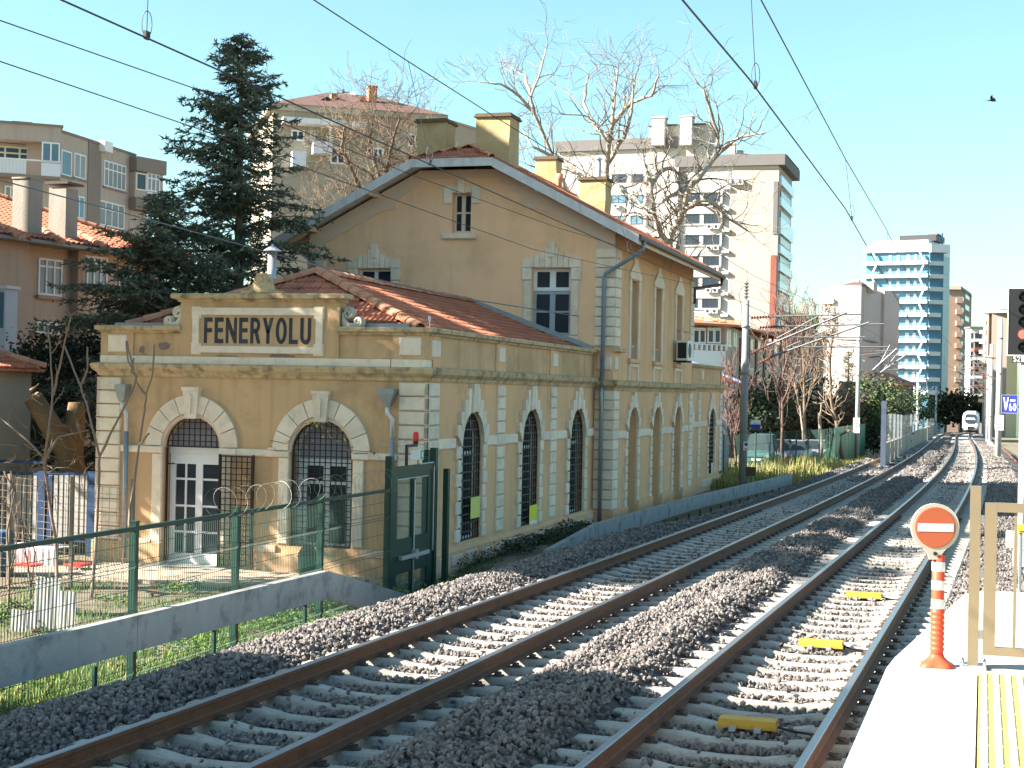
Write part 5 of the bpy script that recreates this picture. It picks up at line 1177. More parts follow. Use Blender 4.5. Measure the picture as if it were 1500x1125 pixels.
lcon = [lc[0]-e*14, lc[0], lc[1], lc[2], Vector((-5.45, 60, zc1-.1)), Vector((-4.7, 95, tz(95)+5.1)), Vector((-5.6, 170, tz(170)+5.2)), Vector((-6.3, 235, tz(235)+5.2))]
lmes = [Vector((-6.0, -8, 7.0)), at(460, 0, y=12.7), at(598, 90, y=15.85), at(720, 168, y=19.5), Vector((-5.8, 40, 5.75)), Vector((-5.3, 60, zc1+1.0)), Vector((-4.7, 95, tz(95)+6.3)), Vector((-5.6, 170, tz(170)+6.3)), Vector((-6.3, 235, tz(235)+6.3))]
catenary('overhead_line', 'contact and carrier wires crossing before the station roof above the farther track', lcon, lmes, [(zat(lmes, y), zat(lcon, y)) for y in (9.9, 15.85, 25.5, 36, 47, 75, 88)])
for i, (pl, lab, end) in enumerate((((( 0, 30), (300, 135), (600, 255), (815, 333)), 'upper of two thin feeder wires crossing the white sky at left', (mx, 60, 7.0)), (((0, 90), (300, 192), (480, 258), (780, 365)), 'lower of two thin feeder wires crossing the white sky at left', (mx, 60, 6.5)))):
    X0, X1 = -8.6, mx
    pts = [at(px, py, x=X0-.02*k) for k, (px, py) in enumerate(pl)]; e = (pts[1]-pts[0]).normalized(); pts = [pts[0]-e*10]+pts+[Vector(end), Vector((m2x, 95, 7.2-.5*i))]
    t = thing('feeder_wire', pts[0], lab, 'wire', 'thin feeder wires at left'); mb = MB(); mb.tube(pts, .0065, 5); mb.build('strand', WIRE, t)
pts = [at(0, 264, y=24), at(230, 325, y=28), at(460, 388, y=33), at(660, 434, y=38), at(840, 462, y=42.3), at(1010, 487, y=54)]
t = thing('cable', pts[0], 'slack grey cable running low past the station upper window', 'cable'); mb = MB(); mb.tube(pts, .014, 5); mb.build('strand', M('grey_cable', (.16, .16, .17), .6), t)
# ---- bird
bp2 = dep(1453, 147.5, 42)
bird = thing('bird', bp2, 'small black bird gliding in the clear sky', 'bird')
mb = MB(); f3 = Vector((.9, .3, -.05)).normalized(); side = Vector((-.3, .9, .1)).normalized()
def wing(sgn_, lift):
    a = bp2+f3*.05; return [a, a+side*sgn_*.06+Vector((0, 0, lift*.35))+f3*.02, a+side*sgn_*.13+f3*-.02+Vector((0, 0, lift)), a+side*sgn_*.09-f3*.07+Vector((0, 0, lift*.6)), a-f3*.09]
mb.tube([bp2+f3*.13, bp2+f3*.10, bp2+f3*.03, bp2-f3*.07, bp2-f3*.14], [.004, .018, .026, .016, .008], 7)
for sgn_, lf in ((1, .10), (-1, .16)):
    wv = wing(sgn_, lf); mb.prism([p-f3*.0 + Vector((-.06 if sgn_ < 0 else .06, 0, 0))*(1 if i in (1, 2, 3) else 0) for i, p in enumerate(wv)], (0, 0, .006))
mb.prism([bp2-f3*.12, bp2-f3*.2+side*.03, bp2-f3*.2-side*.03], (0, 0, .004))
mb.build('bird_body', BLACK, bird)
# ---- train
TY = 292; tc = Vector((tcx(TY, 1)-.1, TY, tz(TY)))
tr_ = thing('train', tc, 'white commuter train with dark windscreen approaching on the near track', 'train')
TW = M('white_train_paint', (.50, .50, .52), .35, .05, 1)
def sect(y, hw, z0, z1, r):
    return [(tc.x+x*hw, tc.y+y, tc.z+z) for x, z in ((-.75, z0), (.75, z0), (1, z0+.5), (1, z1-1.2), (.88, z1-.45), (.55, z1-.08), (-.55, z1-.08), (-.88, z1-.45), (-1, z1-1.2), (-1, z0+.5))]
ss = [sect(-.0, 1.1, .55, 2.7, 0), sect(.35, 1.32, .45, 3.2, 0), sect(1.2, 1.45, .4, 3.75, 0), sect(2.0, 1.5, .4, 3.95, 0), sect(20, 1.5, .4, 3.95, 0)]
mb = MB(); n = 10; mb.add([p for s_ in ss for p in s_], [(i*n+j, i*n+(j+1) % n, (i+1)*n+(j+1) % n, (i+1)*n+j) for i in range(4) for j in range(n)]+[tuple(range(n))[::-1], tuple(4*n+j for j in range(n))]); mb.build('body', TW, tr_)
mb = MB(); X, Y_, Z = tc
mb.add([(X-.75, Y_-.02, Z+1.95), (X+.75, Y_-.02, Z+1.95), (X+1.0, Y_+.25, Z+2.3), (X+.95, Y_+.9, Z+3.3), (X+.6, Y_+1.0, Z+3.5), (X-.6, Y_+1.0, Z+3.5), (X-.95, Y_+.9, Z+3.3), (X-1.0, Y_+.25, Z+2.3)], [tuple(range(8))])
mb.add([(X-.75, Y_-.15, Z+1.75), (X+.75, Y_-.15, Z+1.75), (X+1.05, Y_-.06, Z+2.15), (X+.98, Y_+.2, Z+3.2), (X+.6, Y_+.26, Z+3.42), (X-.6, Y_+.26, Z+3.42), (X-.98, Y_+.2, Z+3.2), (X-1.05, Y_-.06, Z+2.15)], [tuple(range(8))]); mb.build('windscreen', GLA, tr_)
LAMP = emis('headlamp', (1, .72, .35), 3.0)
for s in (-1, 1): mb = MB(); mb.lathe((X+s*.95, Y_+.08, Z+1.5), [(.22, 0), (.16, .1)], 10, (0, -1, 0)); mb.build('headlamp', LAMP if s > 0 else M('unlit_headlamp', (.35, .3, .25), .3), tr_)
mb = MB(); mb.box(X-.55, X+.55, Y_-.25, Y_+.1, Z+.6, Z+1.15); mb.build('coupler', BLACK, tr_); mb = MB(); mb.box(X-1.2, X+1.2, Y_+.5, Y_+19, Z+.05, Z+.5); mb.build('underframe', BLACK, tr_)
for k in range(4): mb = MB(); mb.box(X-1.508, X-1.49, Y_+3+4*k, Y_+6+4*k, Z+1.8, Z+2.8); mb.build('side_window', GLA, tr_)
# ================================================================== buildings around
class Fac:
    """a facade from plan point A to B (left to right as seen); u metres along, z absolute, o outwards"""
    def __init__(s, A, B):
        s.A = Vector((A[0], A[1], 0)); d = Vector((B[0]-A[0], B[1]-A[1], 0)); s.L = d.length; s.d = d.normalized(); s.nn = Vector((s.d.y, -s.d.x, 0)); s.k = 'x'
    def P(s, u, z, o=0.): return s.A+s.d*u+s.nn*o+Vector((0, 0, z))
    def n(s): return s.nn
    def box(s, mb, u0, u1, z0, z1, o0, o1): return mb.obox(s.P(u0, z0, o1), s.d*(u1-u0), -s.nn*(o1-o0), (0, 0, z1-z0))
    def poly(s, mb, pts, o0, o1): return mb.prism([s.P(u, z, o0) for u, z in pts], s.nn*(o1-o0))
    def u(s, px, py=500):
        """metres along the facade at photo column px"""
        d = ray(px, py); # intersect plan line
        den = d.x*s.d.y-d.y*s.d.x; t = (s.A.x*s.d.y-s.A.y*s.d.x)/den
        p = Vector((d.x*t, d.y*t, 0)); return (p-s.A).dot(s.d)
    def z(s, px, py):
        d = ray(px, py); den = d.x*s.d.y-d.y*s.d.x; t = (s.A.x*s.d.y-s.A.y*s.d.x)/den; return CH+d.z*t
def fpx(px0, d0, px1, d1, py=560):
    a, b = dep(px0, py, d0), dep(px1, py, d1); return Fac(a, b)
def bodybox(root, fc, z0, z1, depth, mat, name='wall', u0=0, u1=None):
    mb = MB(); fc.box(mb, u0, fc.L if u1 is None else u1, z0, z1, -depth, 0); return mb.build(name, mat, root)
WC = {}
def fwin(root, fc, u0, u1, z0, z1, fm, gl, mull=(1, 0), fr=.07, o=.03, name='window', transom=None):
    """window > frame bars, with its pane a sub-part"""
    mb = MB()
    for q in ((u0, u1, z0, z0+fr), (u0, u1, z1-fr, z1), (u0, u0+fr, z0+fr, z1-fr), (u1-fr, u1, z0+fr, z1-fr)): fc.box(mb, *q, -.02, o)
    for k in range(1, mull[0]): c = u0+(u1-u0)*k/mull[0]; fc.box(mb, c-fr*.5, c+fr*.5, z0+fr, z1-fr, -.02, o-.004)
    for k in range(1, mull[1]): c = z0+(z1-z0)*k/mull[1]; fc.box(mb, u0+fr, u1-fr, c-fr*.45, c+fr*.45, -.02, o-.008)
    if transom: c = z0+(z1-z0)*transom; fc.box(mb, u0+fr, u1-fr, c-fr*.45, c+fr*.45, -.02, o-.008)
    wn = mb.build(name, fm, root); mb = MB(); fc.box(mb, u0+fr*.5, u1-fr*.5, z0+fr*.5, z1-fr*.5, -.03, .008); mb.build('pane', gl, wn); return wn
def fbox(root, fc, name, u0, u1, z0, z1, o0, o1, mat, parent=None): mb = MB(); fc.box(mb, u0, u1, z0, z1, o0, o1); return mb.build(name, mat, parent or root)
def wpx(root, fc, x0, x1, y0, y1, fm, gl, **k):
    xm = (x0+x1)/2; return fwin(root, fc, fc.u(x0), fc.u(x1), fc.z(xm, y1), fc.z(xm, y0), fm, gl, **k)
BASE = -4.
TAUPE = M('taupe_render', (.40, .325, .275), .9, .08, .6, .2, 30, streak=((.22, .18, .15), .4)); TAUP2 = M('dark_taupe_render', (.225, .18, .155), .9, .1, .6, streak=((.16, .13, .11), .4))
TANW = M('tan_render', (.46, .34, .25), .9, .09, .5, .2, 30, streak=((.28, .185, .12), .35)); TAND = M('dark_tan_render', (.38, .255, .175), .9, .09, .6)
GLC = glass('curtained_glass', (.22, .24, .25), .2); GLD = glass('window_glass', (.03, .042, .055), .12); GLS = glass('blue_window_glass', (.10, .19, .25), .06)
CHG = M('grey_render_chimney', (.30, .27, .23), .95, .15, 1.2, .5, 12, streak=((.18, .16, .14), .4))
DARKM = M('dark_metal', (.04, .04, .045), .5, .2, 3)
WHITEB = M('white_balcony_panel', (.62, .64, .68), .5, .06, 2)
# ---- left apartment block, three storeys showing
f1 = fpx(82, 103, 190, 113); b1 = thing('apartment_building', (*f1.P(0, BASE)[:2], BASE), 'taupe flat roofed apartment block behind the tan tiled house at left', 'building')
zt = f1.z(85, 189)
bodybox(b1, f1, BASE, zt-.15, 11, TAUPE); fbox(b1, f1, 'roof_edge', -.1, f1.L+.1, zt-.149, zt, -11.1, .12, TAUP2)
fbox(b1, f1, 'wall_stripe', f1.u(123), f1.u(142), BASE, zt-.16, -.01, .05, TAUP2)
for x0, x1, y0, y1, m_, g_ in ((84, 99, 219, 256, (1, 0), GLS), (103, 120, 224, 260, (2, 0), GLC), (147, 179, 237, 275, (5, 0), GLC), (97, 119, 285, 318, (3, 0), GLS), (141, 178, 296, 332, (4, 0), GLC)):
    wpx(b1, f1, x0, x1, y0, y1, WFR, g_, mull=m_, fr=.09, transom=.68 if x0 > 140 else None); fbox(b1, f1, 'sill', f1.u(x0)-.15, f1.u(x1)+.15, f1.z((x0+x1)/2, y1)-.16, f1.z((x0+x1)/2, y1)-.02, 0, .12, TAUP2)
f1b = fpx(190, 112.0, 234, 114.5)                      # projecting bay at the far end
fbox(b1, f1b, 'bay_top', 0, f1b.L, f1b.z(210, 252)-.0, f1b.z(210, 231), -4, .25, TAUP2); fbox(b1, f1b, 'bay_base', 0, f1b.L, f1b.z(210, 308), f1b.z(210, 292), -4, .25, TAUP2); fbox(b1, f1b, 'bay_wall', .1, f1b.L-.1, f1b.z(210, 291), f1b.z(210, 253), -4, 0, TAUPE)
fbox(b1, f1b, 'bay_wall', .1, f1b.L*.6, BASE, f1b.z(210, 309), -4, -.5, TAUPE)
wpx(b1, f1b, 194, 209, 253, 278, WFR, GLD, fr=.08, o=.06); wpx(b1, f1b, 210, 229, 253, 280, WFR, GLC, mull=(3, 0), fr=.1, o=.06, transom=.7); fbox(b1, f1b, 'bay_panel', f1b.u(210), f1b.u(229), f1b.z(220, 291), f1b.z(220, 281), 0, .06, WHITEB)
mb = MB(); mb.tube([f1.P(f1.L-.3, BASE, .1), f1.P(f1.L-.3, f1.z(188, 240), .1), f1.P(f1.L-.3, f1.z(188, 236), .3)], .07, 6); mb.build('downpipe', ZINC, b1)
f1c = fpx(-40, 101, 82, 102.9)                         # front with loggia and white balcony
fbox(b1, f1c, 'front_wall', 0, f1c.L, BASE, f1c.z(40, 207), -9, -1.6, TAUPE); zt3 = f1c.z(80, 186)
fbox(b1, f1c, 'loggia_top', 0, f1c.L, f1c.z(40, 206), zt3, -9, 0, TAUPE); fbox(b1, f1c, 'roof_edge', -.1, f1c.L+.12, zt3, zt3+.15, -9.1, .12, TAUP2)
fbox(b1, f1c, 'balcony_floor', 0, f1c.L, f1c.z(40, 260), f1c.z(40, 256), -1.6, .05, TAUP2)
fbox(b1, f1c, 'balcony_panel', 0, f1c.L-2.2, f1c.z(40, 255), f1c.z(40, 235), -.05, .0, WHITEB)
mb = MB(); u = .1
while u < f1c.L-2.2: f1c.box(mb, u, u+.06, f1c.z(40, 254.5), f1c.z(40, 235.5), 0, .03); u += .22
o = mb.build('balcony_bars', WFR, b1); o['kind'] = 'stuff'
fbox(b1, f1c, 'balcony_rail', 0, f1c.L, f1c.z(40, 235), f1c.z(40, 233), -.08, .05, WFR)
wpx(b1, f1c, 55, 82, 208, 238, WFR, GLS, mull=(2, 0), fr=.1, o=.05); fbox(b1, f1c, 'balcony_panel', f1c.u(55), f1c.L, f1c.z(70, 258), f1c.z(70, 239), -.04, .03, WHITEB)
fin = Fac(f1c.P(0, 0, -1.58), f1c.P(f1c.L, 0, -1.58)); wpx(b1, fin, -20, 44, 214, 234, M('cream_frame', (.55, .55, .42), .6), GLD, mull=(3, 2), fr=.12); wpx(b1, fin, 2, 20, 272, 298, WFR, GLC, mull=(2, 0), fr=.1); wpx(b1, fin, 54, 72, 270, 300, WFR, GLS, mull=(2, 0), fr=.1)
fbox(b1, f1c, 'lower_balcony_rail', f1c.u(-30), f1c.u(56), f1c.z(40, 306), f1c.z(40, 297), -.06, 0, WFR)
for x0, x1, y0, y1, cap in ((19, 41, 170, 186, 1), (62, 77, 180, 190, 1)):
    u0, u1 = f1c.u(x0), f1c.u(x1); c = fbox(b1, f1c, 'chimney', u0, u1, zt3, f1c.z((x0+x1)/2, y0), -5, -3.6, TAUP2); fbox(b1, f1c, 'chimney_cap', u0-.2, u1+.2, f1c.z((x0+x1)/2, y0)+.02, f1c.z((x0+x1)/2, y0)+.2, -5.2, -3.4, DARKM, c)
fbox(b1, f1, 'outdoor_unit', f1.u(138), f1.u(150), f1.z(145, 221), f1.z(145, 206), .02, .5, WFR)
mb = MB(); mb.add([f1c.P(-3, f1c.z(0, 184), -6), f1c.P(f1c.u(24), f1c.z(24, 184), -6), f1c.P(f1c.u(10), f1c.z(10, 174), -8), f1c.P(-3, f1c.z(0, 173), -8)], [(0, 1, 2, 3)]); mb.build('roof_tiles', TILE, b1)
# ---- tan house with tiled roof
f2 = fpx(-45, 50.5, 228, 59.3); hz_ = f2.z(110, 368)
b2 = thing('house', (*f2.P(0, -1.3)[:2], -1.3), 'tan two storey house with red tiled roof and two thick grey chimneys', 'house')
bodybox(b2, f2, -1.6, hz_, 9, TANW)
for x0, x1, o in ((-20, 28, .35), (101, 112, .35), (112, 160, .30), (160, 171, .02), (200, 228, .12)): fbox(b2, f2, 'wall_bay', f2.u(x0), f2.u(x1), -1.6, hz_-.002, .0, o, TAND if x1-x0 < 14 or o == .12 else TANW)
f2b = Fac(f2.P(0, 0, .3), f2.P(f2.L, 0, .3))
for fc, x0, x1, y0, y1, m_ in ((f2, 53, 88, 379, 433, (3, 0)), (f2b, 115, 154, 375, 421, (4, 0)), (f2, 171, 198, 394, 443, (3, 0)), (f2, 52, 86, 471, 489, (3, 0))):
    wpx(b2, fc, x0, x1, y0, y1, WFR, GLC if x0 != 52 else GLD, mull=m_, fr=.07, o=.05, transom=.78); xm = (x0+x1)/2; fbox(b2, fc, 'sill', fc.u(x0)-.08, fc.u(x1)+.08, fc.z(xm, y1)-.13, fc.z(xm, y1)-.01, 0, .14, TAND if x0 < 100 else WFR)
mb = MB(); mb.tube([f2.P(f2.u(201), -1.3, .2), f2.P(f2.u(201), f2.z(201, 432), .2)], .05, 6); mb.build('downpipe', ZINC, b2)
fbox(b2, f2, 'eave', -.8, f2.L+.8, hz_, hz_+.12, -9.8, .95, M('grey_eave', (.27, .26, .24), .8, .15, 2))
rz0 = hz_+.14; rdp, rh = 5.2, 2.3
A_, B_ = f2.P(-.8, rz0, .98), f2.P(f2.L+.8, rz0, .98); C_, D_ = f2.P(f2.L-4.4, rz0+rh, -rdp), f2.P(-.8, rz0+rh, -rdp); E_, F_ = f2.P(f2.L+.8, rz0, -11), f2.P(-.8, rz0, -11)
mb = MB(); mb.add([A_, B_, C_, D_, E_, F_], [(0, 1, 2, 3), (1, 4, 2), (4, 5, 3, 2)]); mb.build('roof', TILE, b2)
dv = (D_-A_); dvn = dv.normalized(); dl = dv.length; nn_ = f2.d.cross(dvn); mb = MB()
for j in range(int(dl/.36)):
    for i in range(int((f2.L+1.6)/.26)):
        u, v = (i+.5)*.26, j*.36
        if u > f2.L+1.6-5.2*(v+.2)/dl: continue
        p = A_+f2.d*u+dvn*v+nn_*.03; w_ = f2.d*.12; h = dvn*.37
        mb.add([p-w_, p+nn_*.05, p+w_, p-w_+h-nn_*.02, p+h+nn_*.03, p+w_+h-nn_*.02], [(0, 1, 4, 3), (1, 2, 5, 4)])
o = mb.build('roof_tiles', TILE, b2); o['kind'] = 'stuff'
ridge_tiles(B_+Vector((0, 0, .06)), C_+Vector((0, 0, .06)), .14, .42, parent=b2); ridge_tiles(C_+Vector((0, 0, .06)), D_+Vector((0, 0, .06)), .13, .42, parent=b2)
for x0, y0, x1, y1 in ((40, 355, 4, 335), (165, 371, 96, 334), (98, 362, 62, 340)):
    def onroof(px, py):
        d = ray(px, py); n_ = nn_; t = (A_-CAM).dot(n_)/d.dot(n_); return CAM+d*t
    ridge_tiles(onroof(x0, y0), onroof(x1, y1), .15, .40, lift=.03, parent=b2)
for x0, x1, y0, y1, cap in ((19, 44, 262, 334, 0), (72, 97, 275, 340, 1)):
    p, q = onroof(x0, y1), onroof(x1, y1); s_ = (q.y/at(x1, y1, y=q.y).y); p0, p1 = at(x0, y0, y=p.y), at(x1, y0, y=p.y)
    mb = MB(); mb.box(p0.x, p1.x, p.y, p.y+.75, min(p.z, q.z)-.5, p0.z); c = mb.build('chimney', CHG, b2)
    mb = MB(); (mb.box(p0.x-.03, p1.x+.03, p.y-.04, p.y+.79, p0.z, p0.z+.06) if not cap else mb.box(p0.x-.1, p1.x+.14, p.y-.12, p.y+.9, p0.z+.12, p0.z+.2)); mb.build('chimney_cap', CHG if not cap else DARKM, c)
# small shed roof lower left and blue roofed lean-to
s1 = thing('shed', dep(20, 600, 36), 'small shed with red tiled roof below the tan house at the left edge', 'shed')
fs_ = fpx(-60, 34, 46, 37.5); bodybox(s1, fs_, -1.3, fs_.z(20, 545), 3.5, M('pale_green_wall', (.28, .29, .24), .9, .15, 1)); zs0 = fs_.z(20, 544)
mb = MB(); pa, pb = fs_.P(-.2, zs0, .3), fs_.P(fs_.L+.1, zs0, .3); pc, pd = fs_.P(fs_.L-1.2, zs0+.75, -1.8), fs_.P(-.2, zs0+.75, -1.8); mb.prism([pa, pb, pc, pd], (0, 0, .06)); mb.prism([pb, fs_.P(fs_.L+.1, zs0, -3.8), pc], (0, 0, .05)); mb.build('roof', TILE, s1)
dvn2 = (pd-pa).normalized(); nn2 = fs_.d.cross(dvn2)
for j in range(6):
    for i in range(int((fs_.L)/.27)):
        u, v = (i+.5)*.27, j*.34
        if u > fs_.L+.3-1.3*(v+.2)/1.95 or v > 1.75: continue
        p = pa+fs_.d*u+dvn2*v+nn2*.07; o = link('roof_tile', TM, s1, p); o.rotation_euler = Matrix((fs_.d, dvn2, nn2)).transposed().to_euler()
ridge_tiles(pc+Vector((0, 0, .1)), pd+Vector((0, 0, .1)), .12, .4, parent=s1); ridge_tiles(pb+Vector((0, 0, .1)), pc+Vector((0, 0, .1)), .12, .4, parent=s1)
p = dep(2, 500, 46); t = thing('glazed_booth', (p.x, p.y, -1.2), 'narrow white and blue glazed booth at the very left edge', 'booth'); a, b = at(-14, 418, y=p.y), at(7, 500, y=p.y)
mb = MB(); mb.box(a.x, b.x, p.y, p.y+.6, -1.2, a.z-.1); mb.build('body', WHITEB, t); mb = MB(); mb.box(a.x-.05, b.x+.06, p.y-.05, p.y+.65, a.z-.1, a.z); mb.build('roof', WFR, t); mb = MB(); mb.box(a.x+.05, b.x-.06, p.y-.012, p.y-.001, b.z+.4, a.z-.2); mb.build('pane', GLS, t)
# ---- beige block with mansard behind the conifer
BEI = M('beige_render', (.33, .29, .225), .9, .08, .4); BRR = M('brown_roof_metal', (.13, .072, .058), .7, .12, 1.5)
f3_ = fpx(392, 128, 640, 132); b3 = thing('apartment_building', (*f3_.P(0, BASE)[:2], BASE), 'beige apartment block with brown hipped roof, dormer and orange chimneys behind bare tree', 'building')
ze = f3_.z(500, 168); bodybox(b3, f3_, BASE, ze, 16, BEI); fbox(b3, f3_, 'cornice', -.4, f3_.L+.4, ze, ze+.5, -16.4, .5, BEI)
f3s = fpx(640, 132.2, 700, 138); fbox(b3, f3s, 'side_wall', 0, f3s.L, BASE, f3s.z(670, 182), -9, 0, BEI); fbox(b3, f3s, 'side_parapet', -.1, f3s.L+.1, f3s.z(670, 182)+.001, f3s.z(670, 179), -14.1, .12, BEI)
fbox(b3, f3s, 'side_recess', f3s.u(640), f3s.u(655), BASE, f3s.z(650, 199), .0, .02, M('grey_blue_panel', (.20, .24, .26), .7, .1))
zr3 = CH+(f3_.z(530, 141)-CH)*1.055; mb = MB(); a, b = f3_.P(-.3, ze+.5, .6), f3_.P(f3_.L+.4, ze+.5, .6); c, d = f3_.P(f3_.u(560), zr3, -6.5), f3_.P(f3_.u(490), zr3, -6.5); e, g = f3_.P(f3_.L+.4, ze+.5, -15), f3_.P(-.3, ze+.5, -15)
mb.add([a, b, c, d, e, g], [(0, 1, 2, 3), (1, 4, 2), (0, 3, 5), (4, 5, 3, 2)]); mb.build('roof', BRR, b3)
fm_ = Fac(f3_.P(0, 0, -3), f3_.P(f3_.L, 0, -3))
def chm(x0, x1, y0, y1, mat): return fbox(b3, fm_, 'chimney', fm_.u(x0), fm_.u(x1), fm_.z(x0, y1), fm_.z(x0, y0), -1, 0, mat)
ORC = M('orange_brick_chimney', (.42, .16, .09), .85, .12, 4); c = chm(533, 545, 127, 152, ORC); fbox(b3, fm_, 'chimney_cap', fm_.u(532), fm_.u(546), fm_.z(540, 127)+.01, fm_.z(540, 125), -1.1, .1, ORC, c); chm(478, 486, 136, 147, ORC)
mb = MB(); fm_.poly(mb, [(fm_.u(514), fm_.z(520, 152)), (fm_.u(534), fm_.z(530, 152)), (fm_.u(524), fm_.z(524, 141))], -2, .2); mb.build('small_gable', ORC, b3)
dm = fbox(b3, fm_, 'dormer', fm_.u(462), fm_.u(477), fm_.z(470, 160), fm_.z(470, 148), -3, .6, M('dormer_slate', (.12, .11, .12), .7)); wpx(b3, Fac(fm_.P(0, 0, .62), fm_.P(fm_.L, 0, .62)), 464, 475, 151, 158, WFR, GLD, fr=.1)
mb = MB(); fm_.poly(mb, [(fm_.u(461), fm_.z(470, 148)), (fm_.u(478), fm_.z(470, 148)), (fm_.u(470), fm_.z(470, 143))], -3, .8); mb.build('dormer_roof', DARKM, b3)
for x0, x1 in ((445, 462), (476, 488)):
    pass
fbox(b3, f3_, 'awning', f3_.u(405), f3_.u(525), f3_.z(465, 186), f3_.z(465, 178), .0, 1.4, WFR); 
for x0, x1, y0, y1 in ((420, 440, 190, 206), (448, 456, 190, 206), (478, 500, 215, 240), (592, 612, 196, 215), (592, 612, 232, 250), (540, 556, 216, 236)): wpx(b3, f3_, x0, x1, y0, y1, WFR, GLD, mull=(2, 0), fr=.14)
fbox(b3, f3_, 'balcony_panel', f3_.u(450), f3_.u(478), f3_.z(465, 228), f3_.z(465, 210), 0, 1.2, WHITEB); fbox(b3, f3_, 'balcony_post', f3_.u(473), f3_.u(476), f3_.z(465, 210), f3_.z(465, 188), .9, 1.2, WFR); fbox(b3, f3_, 'balcony_panel', f3_.u(420), f3_.u(440), f3_.z(430, 246), f3_.z(430, 224), 0, 1.2, WHITEB)
for px, y0 in ((506, 118), (517, 126), (554, 132), (571, 139), (493, 135)):
    mb = MB(); p = fm_.P(fm_.u(px), 0, -4); zz = fm_.z(px, y0); mb.tube([(p.x, p.y, zr3-1.5), (p.x, p.y, zz)], .06, 4); mb.tube([(p.x-.5, p.y, zz-.3), (p.x+.5, p.y, zz-.3)], .04, 4); mb.build('antenna', DARKM, b3)
for px, y0 in ((517, 131), (549, 136)):
    p = fm_.P(fm_.u(px), 0, -3.5); zz = fm_.z(px, y0); mb = MB(); mb.lathe((p.x, p.y, zz), [(.0, -.18), (.35, -.1), (.55, 0), (.55, .02)], 12, (-.4, -.8, .4)); mb.build('satellite_dish', GRY, b3)
# ---- white apartment block on the right
WHB = M('white_render', (.44, .42, .40), .9, .06, .3, .1, 20); GRB = M('grey_roof_band', (.135, .125, .12), .8, .08, .6); BRS = M('brick_red_strip', (.22, .075, .05), .85, .1, 2)
f4 = fpx(812, 214, 986, 208); f4r = fpx(985, 202, 1134, 198)
b4 = thing('apartment_building', (*f4r.P(0, BASE)[:2], BASE), 'tall white apartment block with grey roof band and black windows behind bare plane tree', 'building')
zl_, zr_ = f4.z(985, 217), f4r.z(1100, 243)
bodybox(b4, f4, BASE, zl_, 16, WHB); bodybox(b4, f4r, BASE, zr_, 14, WHB, 'front_wall')
fbox(b4, f4, 'roof_band', -.3, f4.L, zl_, f4.z(985, 201), -16.3, .5, GRB); fbox(b4, f4r, 'roof_band', -.2, f4r.L+.9, zr_, f4r.z(1100, 227), -15.2, .5, GRB)
fp_ = Fac(f4r.P(0, 0, -6), f4r.P(f4r.L, 0, -6)); fbox(b4, fp_, 'penthouse', fp_.u(945), fp_.u(1032), zr_, fp_.z(990, 184), -6, 0, GRY); fbox(b4, fp_, 'penthouse_roof', fp_.u(943), fp_.u(1030), fp_.z(990, 184)+.01, fp_.z(990, 182), -6.2, .3, GRB)
for x0, x1, y0 in ((952, 970, 176), (993, 1010, 174)): c = fbox(b4, fp_, 'chimney', fp_.u(x0), fp_.u(x1), fp_.z(x0, 215), fp_.z(x0, y0), -.5, 1.4, WHB); fbox(b4, fp_, 'chimney_cap', fp_.u(x0)-.15, fp_.u(x1)+.15, fp_.z(x0, y0)+.01, fp_.z(x0, y0)+.2, -.6, 1.5, WHB, c)
mb = MB(); zz = f4r.z(1100, 227); a, b = f4r.P(f4r.u(1032), zz+.02, -.5), f4r.P(f4r.L+1, zz+.02, -.5); mb.add([a, b, f4r.P(f4r.L+1, zz+.02, -14), f4r.P(f4r.u(1032), zz+.02, -14), f4r.P(f4r.u(1060), zz+1.4, -7), f4r.P(f4r.u(1110), zz+1.0, -7)], [(0, 1, 5, 4), (1, 2, 5), (2, 3, 4, 5), (3, 0, 4)]); mb.build('roof', GRB, b4)
fbox(b4, fp_, 'roof_vent', fp_.u(1061), fp_.u(1071), zz, fp_.z(1066, 209), -1, 0, GRY); fbox(b4, fp_, 'roof_light', fp_.u(1074), fp_.u(1082), zz, fp_.z(1078, 220), -1, 0, DARKM)
def acu(root, fc, x0, x1, y0, y1):
    u0, u1, z0, z1 = fc.u(x0), fc.u(x1), fc.z(x0, y1), fc.z(x0, y0); mb = MB(); fc.box(mb, u0, u1, z0, z1, .15, .6); a = mb.build('outdoor_unit', WFR, root)
    mb = MB(); c = fc.P((u0+u1)/2-.05, (z0+z1)/2, .605); mb.lathe(c, [((z1-z0)*.4, 0), ((z1-z0)*.4, .02), (.02, .02)], 10, fc.nn); mb.build('fan', DARKM, a)
rows = [(283, 296), (314, 327.5), (345, 358.5), (376, 389), (407, 420.5), (438, 451), (469, 482)]
